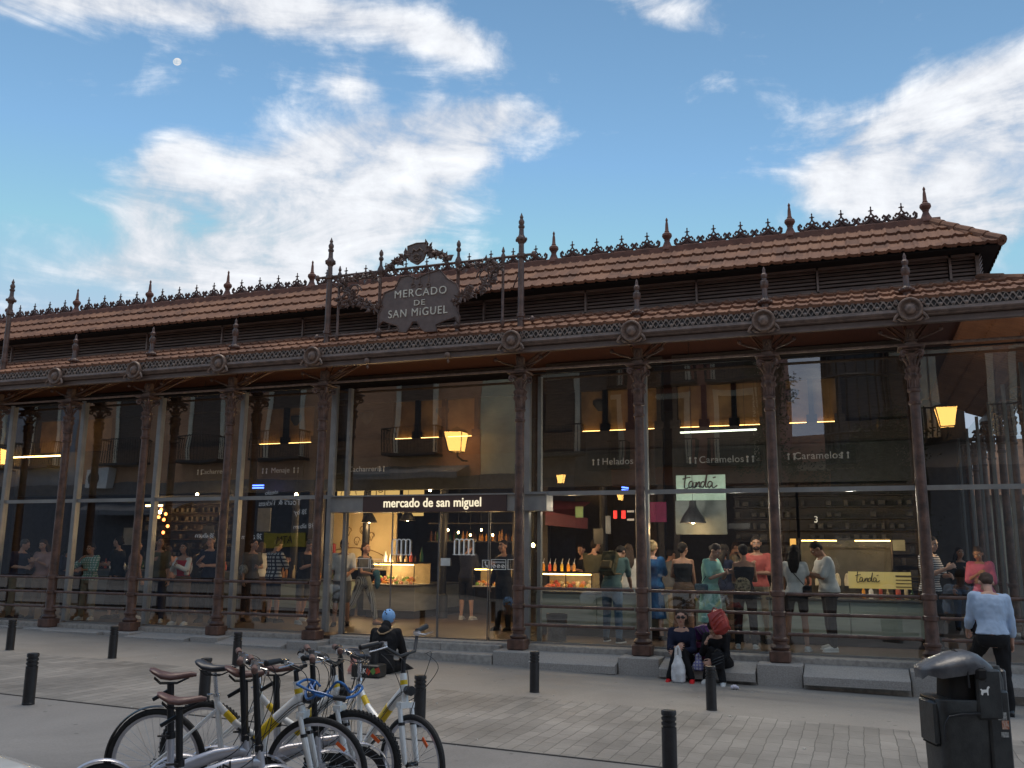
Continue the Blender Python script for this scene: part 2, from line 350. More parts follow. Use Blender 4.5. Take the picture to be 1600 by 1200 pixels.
tag(b.build('ground', ASPH, smooth=False), kind='structure')
ground_sheet('pavement', -40, 22, -3.0, 0.6, .004, SLAB)
SETT = brick_ground()
ground_sheet('paving_strip', -40, 40, -5.9, -3.0, .004, SETT)
mat('joint',(.12,.115,.11),.8)
tag(MB().box((10,-5.92,gz(10)+.001),(50,.022,.012),Matrix.Rotation(math.atan(.0195),4,'Y')).build('pavement_joint', pal('joint'), smooth=False), kind='structure')
tag(MB().box((10,-8.95,gz(10)-.001),(40,.02,.012),Matrix.Rotation(math.atan(.0195),4,'Y')).build('pavement_joint', mat('joint',(.12,.115,.11),.8), smooth=False), kind='structure')

# ================================================================ MARKET HALL
CX = [-4.02, -2.0, 0.0, 2.017, 4.016, 6.052, 9.865, 11.88, 13.889, 15.9, 17.9]   # column axes
XL, XR, YB = -12.0, 17.9, 13.0
hall = thing('market_hall', 'long iron and glass market hall with brown columns and tiled double roof', 'market hall', (8, 0, 0))
# floor, plinth, steps, pedestals
ZF = .05
MB().bx(XL, XR+.35, .3, YB, -.6, ZF).build('floor', WOODF, hall, smooth=False)
def kerb(x0, x1, parent=hall):
    b = MB(); b.bbx(((x0+x1)/2, .25, -.24), (x1-x0-.006, .34, .62), .012); b.build('sill_stone', GRAN2, parent)
xs = [XL]+CX
for a, c in zip(xs[:-1], xs[1:]):
    if abs(c-9.865) < .01:   # door bay: two steps
        w = c-a; 
        for i, (yf, zt) in enumerate(((.03,.045),(-.34,-.065))):
            n = 3; xa, xb = a+.32, c-.32
            for k in range(n):
                MB().bbx((xa+(xb-xa)*(k+.5)/n, (yf+.46-.02*i)/2, zt-.35-.003*i), ((xb-xa)/n-.006, .46-.02*i-yf, .7), .012).build('step', GRAN2, hall)
        MB().bbx(((a+c)/2, .3, -.28), (w-.5, .3, .7), .01).build('sill_stone', GRAN2, hall)
        continue
    n = max(1, round((c-a)/2.1))
    for k in range(n): kerb(a+(c-a)*k/n, a+(c-a)*(k+1)/n)
    # bench stone between pedestals
    for k in range(n):
        x0 = a+(c-a)*k/n+(.32 if k==0 else 0); x1 = a+(c-a)*(k+1)/n-(.32 if k==n-1 else 0)
        zt_ = max(-.12, gz((x0+x1)/2)+.04); zb_ = -.012; m_ = MB(); g_ = .006
        pr = [(-.43,zt_-.13),(-.45,zt_-.12),(-.45,zt_-.012),(-.438,zt_),(.075,zb_),(.075,zt_-.13)]
        m_.loft([[(x0+g_,y_,z_) for y_,z_ in pr],[(x1-g_,y_,z_) for y_,z_ in pr]]); m_.build('bench_stone', GRAN, hall)
        MB().bx(x0, x1, -.32, .05, -.7, -.252).build('bench_base', GRAN2, hall, smooth=False)
for x in CX:
    MB().bbx((x, -.03, -.35), (.62, .60, .70), .015).build('pedestal', GRAN, hall)
# side plinth on the right return
MB().bx(XR-.1, XR+.3, .6, YB, -.8, .06).build('sill_stone', GRAN2, hall, smooth=False)

# ---- columns
def col_mesh():
    base = MB(); base.bbx((0,0,.085), (.29,.29,.17), .018)
    base.lathe([(.115,.17),(.135,.19),(.14,.21),(.115,.235),(.098,.25),(.10,.29),(.118,.31),(.118,.335),(.098,.35),(.092,.37),(.090,.64),(.108,.65),(.108,.70),(.088,.715),(.086,.92),(.104,.93),(.106,.99),(.086,1.01)], n=20)
    shaft = MB(); shaft.lathe([(.086,1.00),(.084,1.3),(.070,3.64),(.088,3.66),(.090,3.69),(.072,3.71),(.072,3.82),(.092,3.84),(.094,3.87),(.078,3.89)], n=20)
    cap = MB(); cap.lathe([(.076,3.88),(.078,4.0),(.086,4.02)], n=18)
    for i in range(14):
        a = 2*math.pi*i/14; cap.box((.080*math.cos(a), .080*math.sin(a), 3.95), (.014,.014,.12), rz=a)
    cap.lathe([(.075,4.0),(.092,4.04),(.098,4.08),(.078,4.11),(.096,4.15),(.098,4.18),(.07,4.21),(.062,4.28),(.066,4.34),(.09,4.39)], n=14)
    for i in range(8):
        a = 2*math.pi*i/8+.39; c, s_ = math.cos(a), math.sin(a)
        cap.tube([(.07*c,.07*s_,4.01),(.108*c,.108*s_,4.06),(.085*c,.085*s_,4.11),(.108*c,.108*s_,4.16),(.07*c,.07*s_,4.20)], [.014,.018,.012,.016,.008], 6)
        cap.tube([(.065*c,.065*s_,4.22),(.085*c,.085*s_,4.28),(.125*c,.125*s_,4.33),(.14*c,.14*s_,4.32)], [.018,.02,.016,.008], 6)
    for i in range(4):                      # corner volutes
        a = math.pi/4 + i*math.pi/2; c, s_ = math.cos(a), math.sin(a); pts = [(.08*c,.08*s_,4.40)]
        for k in range(12):
            t = k/11*2*math.pi*1.2; rr = .050*(1-k/14); pts.append(((.165+rr*math.sin(t))*c, (.165+rr*math.sin(t))*s_, 4.375 + rr*math.cos(t)))
        cap.tube(pts, [.024]+[.021-.0010*k for k in range(12)], 6)
    cap.bbx((0,0,4.445), (.27,.27,.03), .01); cap.bbx((0,0,4.478), (.36,.36,.04), .014)
    ped = MB(); ped.bbx((0,0,4.525), (.17,.17,.06), .01); ped.bbx((0,0,4.65), (.125,.125,.22), .008); ped.bbx((0,0,4.585), (.18,.18,.02), .006)
    for sx in (-1,1): ped.tube([(sx*.03,-.07,4.62),(sx*.042,-.08,4.67),(sx*.015,-.08,4.72)], .011, 6)
    ped.ell((0,-.07,4.67), (.022,.016,.03))
    return base, shaft, cap, ped
def medallion_mesh():
    m = MB()
    m.lathe([(.0,-.0),(.160,0),(.170,.015),(.170,.05),(.158,.07),(.138,.07),(.125,.042),(.104,.025),(.088,.03),(.083,.042),(.072,.062),(.047,.079),(.017,.086),(.002,.087)], o=(0,-.42,4.95), n=28, axis='Y')
    m.bbx((0,-.37,4.93), (.16,.12,.30), .01)
    for s_ in (-1,1):
        m.tube([(s_*.155,-.45,4.89),(s_*.20,-.46,4.84),(s_*.225,-.47,4.79),(s_*.18,-.47,4.775)], [.024,.022,.016,.01], 6)
        m.tube([(s_*.16,-.43,4.83),(s_*.12,-.44,4.79),(s_*.06,-.44,4.775)], [.02,.018,.01], 6)
        m.tube([(s_*.165,-.42,5.03),(s_*.195,-.42,5.06),(s_*.19,-.42,5.10)], [.02,.016,.008], 6)
    return m
def finial_mesh(z0=5.1, h=.82, y=-.02):
    k = h/.82; pr = [(.055,0),(.055,.14),(.075,.15),(.075,.17),(.05,.18),(.055,.21),(.085,.235),(.09,.27),(.06,.30),(.045,.33),(.042,.47),(.05,.48),(.066,.52),(.062,.58),(.04,.60),(.036,.63),(.05,.655),(.05,.69),(.03,.71),(.022,.74),(.026,.765),(.016,.79),(.004,.82)]
    m = MB(); m.lathe([(r, z0+z*k) for r, z in pr], o=(0,y,0), n=14)
    for i in range(6):
        a = i*math.pi/3; m.ell((.09*math.cos(a), y+.09*math.sin(a), z0+.25*k), (.028,.028,.03), 8, 6)
    return m
def pole_mesh():
    m = MB(); m.lathe([(.058,4.95),(.058,5.45),(.075,5.46),(.075,5.52),(.056,5.53),(.050,6.5),(.075,6.52),(.075,6.58),(.048,6.6),(.045,6.76),(.06,6.78),(.085,6.83),(.085,6.86),(.06,6.9),(.045,6.93),(.04,7.04),(.055,7.06),(.055,7.09),(.035,7.1),(.05,7.14),(.052,7.17),(.03,7.21),(.026,7.23),(.034,7.25),(.012,7.30),(.003,7.33)], o=(0,0,0), n=16)
    for i in range(6):
        a = i*math.pi/3; m.ell((.085*math.cos(a), .085*math.sin(a), 6.84), (.025,.025,.035), 8, 6)
    return m
cb_, cs_, cc_, cp_ = [q.mesh('column', mm) for q, mm in zip(col_mesh(), (IRONR, IRONR, IRON, IRONL))]
cmed = medallion_mesh().mesh('medallion', IRONL); cfin = finial_mesh().mesh('finial', IRON); cpole = pole_mesh().mesh('mast', IRON)
def column(x, y, mast=False, med=True):
    c = link('column', cs_, hall, (x-8, y, 0)); link('column_base', cb_, c); link('capital', cc_, c)
    if med:
        link('capital_block', cp_, c); link('medallion', cmed, c)
        if not mast: link('finial', cfin, c)
        else: link('mast', cpole, c)
    return c
for x in CX: column(x, 0, mast=(x in (6.052, 9.865) or x == -2.0 ))
for d in (2,4,5.5,7,8.5,10,11.5,13): column(XR, d, med=False)

# ---- frieze gutter, fascia, tie rod
YE = -.36                          # eave line
x0, x1 = XL, XR-YE
g = MB(); g.bx(x0, x1, YE-.02, YE+.02, 4.97, 5.115)
g.build('gutter_band', BANDM, hall, smooth=False)
f = MB(); per = .165; n = int((x1-x0)/per)
for i in range(n):
    xx = x0+(i+.5)*per
    for s_ in (-1, 1):
        f.box((xx+s_*per*.25, YE-.032, 5.042), (.017,.02,.145), Matrix.Rotation(s_*R(31),4,'Y')); f.box((xx+s_*per*.25, YE-.029, 5.042), (.012,.014,.145), Matrix.Rotation(-s_*R(31),4,'Y'))
        pass
    f.ell((xx, YE-.035, 5.01), (.026,.02,.026), 8, 6); f.box((xx+per/2, YE-.034, 5.085), (.05,.02,.02))
f.bx(x0, x1, YE-.04, YE-.02, 4.955, 4.972); f.bx(x0, x1, YE-.04, YE-.02, 5.105, 5.12)
f.build('gutter_fretwork', mat('fret_iron', (.36,.26,.205), .5, scale=14, col2=(.19,.16,.145)), hall, smooth=False)
h = MB(); rr = []
for (yy, zz) in ((-.10,4.955),(-.40,4.955),(-.43,4.94),(-.435,4.92),(-.42,4.90),(-.39,4.888),(-.38,4.87),(-.34,4.86),(-.10,4.86)): rr.append((yy,zz))
h.loft([[(x0,a,c) for a,c in rr],[(x1,a,c) for a,c in rr]])
h.build('gutter_moulding', IRONG, hall)
h = MB(); h.bx(x0, x1, -.33, -.20, 4.775, 4.85); h.bx(x0, x1, -.36, -.33, 4.76, 4.79)
h.build('fascia', mat('fascia_brown',(.15,.105,.088),.45), hall, smooth=False)
# return gutter on the right flank
h = MB(); h.bx(XR-YE-.02, XR-YE+.04, YE, YB, 4.76, 5.15); h.build('gutter_band', IRONG, hall, smooth=False)
h = MB(); h.tube([(XL,-.02,4.53),(XR,-.02,4.53)], .022, 8); h.tube([(XR,0,4.53),(XR,YB,4.53)], .022, 8); h.build('tie_rod', IRONL, hall)
# small brackets and truss struts above the rod
allx = sorted(CX)
for a, c in zip(allx[:-1], allx[1:]):
    for e, s_ in ((a,1),(c,-1)):
        b = MB(); b.tube([(e+s_*.12,0,4.62),(e+s_*.30,0,4.68),(e+s_*.42,0,4.74)], [.02,.016,.014], 6)
        b.ell((e+s_*.40,-.12,4.72),(.035,.035,.035),8,6)
        b.build('bracket', IRON, hall)
for x in allx:
    b = MB(); 
    for s_ in (-1,1):
        b.tube([(x,.05,4.5),(x+s_*.5,1.2,5.35)], .02, 6)
        b.tube([(x,.05,4.62),(x+s_*.25,.45,4.95)], .016, 6)
    b.tube([(x,0,4.56),(x,2.6,5.75)], .028, 6)
    b.build('truss', IRON, hall)
for xx in (7.14, 8.69):
    b = MB(); b.lathe([(.04,0),(.05,.02),(.05,.05),(.03,.07),(.002,.075)], o=(xx,-.36,4.80), n=14, axis='Y'); b.lathe([(.005,4.66),(.025,4.69),(.012,4.72),(.012,4.76)], o=(xx,-.36,0), n=10)
    b.build('drip_boss', IRONL, hall)
# ---- ceiling
b = MB(); prof = [(-.20,4.86),(.9,5.42),(2.4,5.78),(YB,5.78)]
vs = []; 
for (yy, zz) in prof: vs += [(XL,yy,zz),(XR,yy,zz)]
b.add(vs, [(2*i,2*i+1,2*i+3,2*i+2) for i in range(3)]); b.build('ceiling', CEIL, hall, smooth=False)
b = MB()
for i in range(60):
    xx = XL+.3+i*.5
    b.tube([(xx,-.15,4.85),(xx,.9,5.38),(xx,2.4,5.74)], .022, 4)
b.build('rafters', CEIL, hall, smooth=False)
# ---- tiled roofs: corrugated rows, each row stepped over the one below
def tile_roof(ye, ze, yr, zr, x_l, x_r, nrow, hip=1.0, name='lower_roof'):
    root = None
    per = .195; dy, dz = (yr-ye)/nrow, (zr-ze)/nrow; L = math.hypot(dy, dz); nx, nz_ = -dz/L, dy/L   # outward normal (y,z)
    for r_ in range(nrow):
        b = MB(); 
        y0, z0 = ye+dy*r_-.018*dy/L, ze+dz*r_-.018*dz/L; y1, z1 = ye+dy*(r_+1), ze+dz*(r_+1)
        hr0 = x_r - (y0-ye)*hip; hr1 = x_r - (y1-ye)*hip
        n = int((hr0-x_l)/per)+1; prev = None; rows = []
        jit = 0; prof = [(0,.0),(.12,.022),(.22,.027),(.32,.014),(.42,.006),(.72,.004),(.86,.010),(.94,.0)]
        for i in range(n):
            for (u, hh) in prof:
                X0 = x_l + (i+u)*per; jit = random.uniform(-.006,.008) if u == 0 else jit*.8
                if X0 > hr0: break
                X1 = min(X0, hr1)
                h0 = hh+.045+jit; h1 = hh+.004
                rows.append(((X0, y0+nx*(h0-.05), z0+nz_*(h0-.05)), (X0, y0+nx*h0, z0+nz_*h0), (X1, y1+nx*h1, z1+nz_*h1)))
        vs = [p for q in rows for p in q]; fs = []
        for i in range(len(rows)-1):
            fs += [(3*i,3*i+3,3*i+4,3*i+1), (3*i+1,3*i+4,3*i+5,3*i+2)]
        b.add(vs, fs)
        o = b.build(name if r_ == 0 else 'tile_row', TILE, hall if r_ == 0 else root, ang=50)
        if r_ == 0: root = o
    return root
def hip_side(ye, ze, yr, zr, x_r, nrow, root, depth, k=1.0):
    # the return slope over the right flank, rows run along y
    dy, dz = (yr-ye)/nrow, (zr-ze)/nrow
    for r_ in range(nrow):
        b = MB(); xo = x_r-dy*r_*k; xi = x_r-dy*(r_+1)*k; z0 = ze+dz*r_+.03; z1 = ze+dz*(r_+1)+.004
        n = int(depth/.215); rows = []
        for i in range(n):
            for (u, hh) in ((0,0),(.2,.03),(.4,.008),(.8,.006)):
                yy = ye+(i+u)*.215
                if yy < ye+dy*r_: continue
                rows.append(((xo+.02,yy,z0+hh-.04),(xo+.02,yy,z0+hh),(xi,max(yy,ye+dy*(r_+1)),z1+hh)))
        vs = [p for q in rows for p in q]; fs = []
        for i in range(len(rows)-1): fs += [(3*i,3*i+3,3*i+4,3*i+1),(3*i+1,3*i+4,3*i+5,3*i+2)]
        b.add(vs, fs); b.build('tile_row', TILE, root, ang=50)
lr = tile_roof(YE-.02, 5.105, .92, 5.675, XL, XR-YE+.02, 3, name='lower_roof')
hip_side(YE-.02, 5.105, .92, 5.675, XR-YE+.02, 3, lr, YB)
YU, ZU, YR, ZR = .58, 6.13, 1.70, 6.93
HK = .78; XE = 16.42+(YR-YU)*HK
ur = tile_roof(YU, ZU, YR, ZR, XL, XE, 3, hip=HK, name='upper_roof')
hip_side(YU, ZU, YR, ZR, XE, 3, ur, 2*(YR-YU), HK)
b = MB()                                # hip ridge rolls
def hiproll(p, q, n, r_=.075):
    P, Q = Vector(p), Vector(q)
    for i in range(n):
        a = P.lerp(Q, i/n); c = P.lerp(Q, (i+1.12)/n); b.tube([a, c], [r_*1.12, r_*.9], 10)
hiproll((XE, YU, ZU+.03), (16.42, YR, ZR+.03), 5); b.build('hip_roll', TILE, ur); b = MB(); hiproll((XR-YE+.02, YE-.02, 5.14), (17.0, .92, 5.70), 5)
b.build('hip_roll', TILE, ur)
b = MB(); b.bx(XL, 16.45, YR-.10, YR+.10, ZR-.10, ZR+.055)
i = 0
while XL+i*.42 < 16.3:
    b.tube([(XL+i*.42, YR, ZR+.02),(XL+i*.42+.45, YR, ZR+.02)], [.088,.075], 8); i += 1
b.build('ridge_roll', mat('ridge_clay', (.22,.10,.068), .8, scale=6, col2=(.13,.062,.045), bump=.3), ur)
# soffit, rear slope, deck
b = MB(); e = XE
b.bx(XL, e-.03, YU+.03, YU+.45, ZU-.03, ZU-.005)
b.add([(XL,YR,ZR),(16.42,YR,ZR),(e,2*YR-YU,ZU),(XL,2*YR-YU,ZU)], [(0,1,2,3)])
b.add([(e-.03,YU+.03,ZU-.02),(e-.03,2*YR-YU,ZU-.02),(XL,2*YR-YU,ZU-.02),(XL,YU+.03,ZU-.02)], [(0,1,2,3)])
b.build('soffit', DARK, ur, smooth=False)
b = MB(); b.bx(XL, 17.05, 2*YR-YU-.2, YB, 5.84, 5.95); b.build('deck_roof', mat('deck',(.2,.19,.18),.8), hall, smooth=False)
# louvre clerestory
YL = .92
b = MB(); b.bx(XL, 17.0, YL+.09, YL+.14, 5.5, ZU); b.bx(16.93,17.0,YL+.1,2.6,5.5,ZU); b.build('clerestory_wall', DARK, hall, smooth=False)
edges = [XL, -6, -4]+[0.98+1.95*k for k in range(-2,9)]+[17.0]
edges = sorted(set([round(v,2) for v in edges if XL <= v <= 17]))
for a, c in zip(edges[:-1], edges[1:]):
    b = MB()
    for k in range(7):
        zz = 5.73+.062*k
        b.box(((a+c)/2, YL+.03, zz), (c-a-.03, .012, .054), Matrix.Rotation(R(-38),4,'X'))
    b.bx(a+.0, a+.035, YL-.02, YL+.06, 5.59, ZU); b.bx(a, c, YL-.02, YL+.06, 5.66, 5.70); b.bx(a,c,YL-.02,YL+.06,6.06,ZU)
    if c == 17.0: b.bx(c-.05, c, YL-.02, YL+.1, 5.59, ZU)
    b.build('louvre_panel', LOUV, hall, smooth=False)
b = MB()
for k in range(7): b.box((17.03, 1.75, 5.73+.062*k), (.012, 1.6, .062), Matrix.Rotation(R(38),4,'Y'))
b.build('louvre_panel', LOUV, hall, smooth=False)
# ridge finials and cresting
rf = MB(); rf.lathe([(.12,-.04),(.115,.0),(.075,.07),(.06,.11),(.045,.15),(.055,.165),(.05,.18),(.07,.20),(.092,.24),(.085,.28),(.055,.305),(.038,.315),(.045,.33),(.034,.345),(.026,.47),(.016,.53),(.022,.54),(.022,.56),(.008,.59),(.001,.60)], n=16)
rfm = rf.mesh('ridge_finial', TERRA)
RX = [4.53-2.155*k for k in range(0,7)][::-1] + [9.90, 12.07, 14.22, 16.38]
for x in RX: link('ridge_finial', rfm, hall, (x-8, YR, ZR+.05))
def crest_unit():
    m = MB(); r_ = .018
    m.tube([(0,0,.10),(-.035,0,.135),(0,0,.175),(.035,0,.135),(0,0,.10)], r_, 6)            # lozenge
    m.tube([(0,0,.17),(0,0,.27)], [r_,.006], 6); m.tube([(-.04,0,.215),(.04,0,.215)], [.008,.008], 6); m.ell((0,0,.215),(.022,.014,.022),8,6); m.ell((0,0,.262),(.012,.01,.018),8,6)
    for s_ in (-1,1):
        m.tube([(s_*.01,0,.10),(s_*.06,0,.055),(s_*.11,0,.035),(s_*.17,0,.03),(s_*.205,0,.06),(s_*.21,0,.10),(s_*.185,0,.125),(s_*.165,0,.10),(s_*.175,0,.08)], [.026,.029,.028,.026,.025,.023,.02,.017,.013], 6)
        m.tube([(s_*.03,0,.12),(s_*.075,0,.13),(s_*.095,0,.105),(s_*.08,0,.085)], [.017,.018,.017,.011], 6)
        m.tube([(s_*.0,0,.03),(s_*.05,0,.02),(s_*.10,0,.01)], [.018,.02,.01], 6); m.ell((s_*.12,0,.075),(.018,.012,.022),8,6)
    m.ell((0,0,.05),(.04,.014,.05),8,6); m.box((0,0,.006),(.36,.03,.018))
    return m
cu = crest_unit()
rx = RX
for a, c in zip(rx[:-1], rx[1:]):
    n = round((c-a-.26)/.47) if c-a < 3 else 11
    b = MB()
    for k in range(n):
        xx = a+.13+(c-a-.26)*(k+.5)/n; sc = (c-a-.26)/n/.445
        b.add(cu.v, cu.f, Matrix.Translation((xx, YR, ZR+.07)) @ Matrix.Diagonal((sc,1.1,1.22,1)))
    b.build('ridge_cresting', CREST, hall)
# ---- glazing
YG = .40
MUL = []
for x in CX+[]:
    b = MB(); b.bx(x-.045, x+.045, YG-.06, YG+.06, .1, 4.56); b.build('mullion', STEEL, hall, smooth=False)
for d in (2,4,6,8,10,12):
    b = MB(); b.bx(XR-.33, XR-.27, d-.03, d+.03, .05, 4.56); b.build('mullion', STEELD, hall, smooth=False)
gx = [-12,-9,-6.2]+CX
for a, c in zip(gx[:-1], gx[1:]):
    a2, c2 = a+.045, c-.045
    if abs(c-9.865) < .01:
        continue
    if c == XR: c2 = XR-.3
    b = MB(); b.add([(a2,YG,.1),(c2,YG,.1),(c2,YG,4.52),(a2,YG,4.52)], [(0,1,2,3)]); b.build('glass_pane', GLASS, hall, smooth=False)
    for zz0, zz1, nm_ in ((2.455,2.525,'transom'),(.075,.10,'bottom_rail'),(4.53,4.555,'head_rail')): MB().bx(a2, c2, YG-.03, YG-.002, zz0, zz1).build(nm_, BLKIRON if nm_[0]=='h' else STEEL, hall, smooth=False)
b = MB(); b.add([(XR-.3,YG,.1),(XR-.3,YB,.1),(XR-.3,YB,4.52),(XR-.3,YG,4.52)], [(0,1,2,3)]); b.build('glass_pane', GLASS, hall, smooth=False)
# door bay: porch frame with sliding leaves
YD = .50
for xx in (6.32, 10.05):
    MB().bx(xx-.03, xx+.03, YD-.05, YD+.05, .06, 4.50).build('door_post', STEEL, hall, smooth=False)
b = MB(); b.add([(6.35,YD,2.52),(10.02,YD,2.52),(10.02,YD,4.5),(6.35,YD,4.5)], [(0,1,2,3)]); b.add([(6.10,YG,.1),(6.29,YD,.1),(6.29,YD,4.5),(6.10,YG,4.5)], [(0,1,2,3)]); b.build('glass_pane', GLASS, hall, smooth=False)
for a, c in ((6.35,7.28),(7.28,8.21),(8.21,9.14),(9.14,10.02)):
    yy = YD+.02 if a in (6.35, 9.14) else YD-.02
    g_ = MB(); g_.add([(a+.005,yy,.07),(c-.005,yy,.07),(c-.005,yy,2.21),(a+.005,yy,2.21)], [(0,1,2,3)]); d_ = g_.build('sliding_door', GLASS, hall, smooth=False)
    e_ = MB(); 
    for xx in (a+.008, c-.008): e_.bx(xx-.006, xx+.006, yy-.012, yy+.012, .07, 2.21)
    e_.bx(a+.01,c-.01,yy-.012,yy+.012,.065,.085); e_.build('door_edge', STEELD, d_, smooth=False)
# back and left walls, right return
MB().bx(XL-.2, XR, YB, YB+.3, -.5, 5.8).build('back_wall', mat('dark_plaster',(.05,.04,.035),.8), hall, smooth=False)
MB().bx(XL-.2, XL, -.2, YB, -.5, 5.8).build('end_wall', pal('dark_plaster'), hall, smooth=False)
# interior columns
for x in (-2.0, 0.0, 2.017, 4.016, 6.052, 9.865, 13.889):
    c = link('interior_column', MB().lathe([(.13,0),(.13,.5),(.09,.55),(.085,4.1),(.12,4.15),(.10,4.25),(.22,4.6),(.26,4.72),(.26,4.8),(.1,4.85),(.1,5.75)], n=14).mesh('interior_column', BLKIRON), hall, (x-8, 5.3, ZF))
# railings: three bars per bay
for a, c in zip([-12,-8,-6.2]+CX[:-1], [-8,-6.2]+CX):
    if abs(c-9.865) < .01: continue
    b = MB()
    for zz in (.96,.68,.395):
        b.tube([(a+.12,-.03,zz),(c-.12,-.03,zz)], .024, 10)
    b.build('railing', IRON, hall)
# ================================================================ ROOFTOP SIGN between the two tall masts
rs = thing('rooftop_sign', 'brown iron shield-shaped sign board lettered MERCADO DE SAN MIGUEL with leafy scrolls', 'sign', (7.9, -.02, 5.3))
SIGNM = mat('sign_board', (.20,.14,.12), .5, 0, scale=7, col2=(.14,.098,.085), bump=.15)
LETM = mat('sign_letters', (.75,.68,.56), .5)
b = MB(); b.tube([(5.8,-.02,6.548),(10.1,-.02,6.548)], .024, 10); b.tube([(5.85,-.02,5.40),(10.08,-.02,5.40)], .024, 10)
for xx in (5.8,10.1): b.ell((xx,-.02,6.548),(.045,.045,.06),10,8); 
for xx in (5.85,10.08): b.ell((xx,-.02,5.40),(.045,.045,.06),10,8)
b.build('cross_bars', IRON, rs)
for xx, zt, big in ((6.28,6.72,0),(7.14,6.96,1),(8.69,6.96,1),(9.54,6.74,0)):
    b = MB(); r_ = .03 if big else .024
    b.lathe([(r_*.6,5.26),(r_*1.3,5.30),(r_,5.33),(r_*2,5.37),(r_*2.2,5.40),(r_*2,5.43),(r_,5.47),(r_,6.44),(r_*1.9,6.50),(r_*2.2,6.55),(r_*1.8,6.60),(r_*.9,6.66),(r_*.8,6.74),(r_*1.5,6.77),(r_*1.5,6.80),(r_*.8,6.83),(r_*1.3,6.87),(r_*1.2,6.91),(r_*.3,6.96)] if big else
            [(r_*.6,5.30),(r_*1.6,5.36),(r_*1.6,5.43),(r_,5.47),(r_,6.46),(r_*1.7,6.52),(r_*1.7,6.58),(r_*.7,6.63),(r_*1.3,6.66),(r_*.3,6.74)], o=(xx,-.02,0), n=12)
    b.build('baluster', IRON, rs)
# board outline traced at its place on the facade plane
op = [(596,474),(602,458),(618,452),(627,434),(640,431),(652,436),(668,428),(682,424),(688,422),(700,436),(714,444),(719,456),(722,470),(712,478),(716,488),(720,496),(718,506),(712,496),(700,500),(690,504),(682,508),(684,518),(665,519),(657,512),(653,503),(646,503),(641,512),(636,520),(624,519),(622,510),(610,506),(600,502),(594,508),(592,495),(596,484)]
poly = [(atY(px,py,-.05).x, atY(px,py,-.05).z) for px,py in op]
b = MB(); b.prism(poly[::-1], -.075, -.045); b.build('board', SIGNM, rs, smooth=False)
b = MB(); b.tube([(x,-.08,z) for x,z in poly]+[(poly[0][0],-.08,poly[0][1])], .013, 6); b.build('board_rim', IRON, rs)
for txt, px, py, sz, w in (('MERCADO',656.5,457,.20,.98),('DE',655,473,.145,1.2),('SAN MiGUEL',652,488,.205,.90)):
    p = atY(px,py,-.09); sign_text(txt, sz, LETM, 'lettering', rs, (p.x,-.085,p.z), sx=w, extr=.008, space=1.16, bold=0)
for px in (645,656,669):
    p = atY(px,436,-.09); q = atY(px,443,-.09); b = MB()
    b.tube([(p.x,-.085,p.z+.18),(q.x,-.085,q.z)], .008, 6)
    b.tube([(q.x+.035*math.cos(t*.6),-.09,q.z-.03+.035*math.sin(t*.6)) for t in range(12)], .009, 6); b.build('hanging_ring', IRONL, rs)
# crest above
b = MB(); cx, cz = 7.91, 6.77
sh = [(cx-.19,cz+.16),(cx-.02,cz+.20),(cx+.19,cz+.19),(cx+.18,cz+.02),(cx+.12,cz-.12),(cx,cz-.2),(cx-.12,cz-.13),(cx-.18,cz)]
b.prism(sh[::-1], -.10, -.05); cr = b.build('crest', SIGNM, rs, smooth=False)
b = MB(); b.tube([(x,-.105,z) for x,z in sh+[sh[0]]], .012, 6); b.tube([(cx-.1,-.11,cz+.02),(cx-.06,-.12,cz+.09),(cx,-.11,cz+.05),(cx+.06,-.12,cz+.1),(cx+.11,-.11,cz+.04)], .018, 6); b.tube([(cx-.08,-.11,cz-.04),(cx,-.12,cz-.01),(cx+.08,-.11,cz-.05)], .016,6)
b.tube([(cx+.07*math.cos(t*.55),-.115,cz-.09+.045*math.sin(t*.55)) for t in range(12)], .010, 6); b.ell((cx,-.11,cz-.09),(.03,.012,.02),8,6); b.build('crest_relief', IRONL, cr)
def leaf(b, p, ang, L, tw=0):
    c, s_ = math.cos(ang), math.sin(ang); w = L*.3
    P = Vector(p); d = Vector((c, random.uniform(-.5,.1), s_)); n = Vector((-s_, 0, c))
    pts = [P, P+d*L*.35+n*w, P+d*L, P+d*L*.35-n*w]; mid = P+d*L*.45+Vector((0,-.022,0))
    b.add([*pts, mid, mid+Vector((0,.03,0))], [(0,3,4),(3,2,4),(2,1,4),(1,0,4),(0,5,3),(3,5,2),(2,5,1),(1,5,0)])
def garland(name, path, n, L, spread=.10):
    b = MB(); b.tube([(x,-.06,z) for x,z in path], .014, 6)
    for i in range(n):
        t = random.random()*(len(path)-1); k = int(t); u = t-k
        x = path[k][0]*(1-u)+path[k+1][0]*u; z = path[k][1]*(1-u)+path[k+1][1]*u
        a = random.uniform(0, 2*math.pi)
        leaf(b, (x+random.uniform(-1,1)*spread*.4, -.06+random.uniform(-.04,.02), z+random.uniform(-1,1)*spread*.4), a, L*random.uniform(.6,1.15))
        if i % 5 == 0: b.ell((x+random.uniform(-spread,spread)*.5,-.09,z+random.uniform(-spread,spread)*.5), (.028,.024,.028), 7, 5)
    b.build(name, IRON, rs)
garland('crest_laurel', [(7.35,6.58),(7.5,6.66),(7.62,6.72),(7.72,6.78)], 60, .13)
garland('crest_laurel', [(8.1,6.86),(8.2,6.76),(8.35,6.70),(8.52,6.60)], 60, .13)
garland('leaf_scroll', [(6.35,6.42),(6.7,6.45),(7.0,6.46),(7.15,6.38)], 60, .12)
garland('leaf_scroll', [(6.36,6.40),(6.5,6.2),(6.62,6.05),(6.8,5.95),(7.0,5.88),(7.18,5.84)], 120, .13)
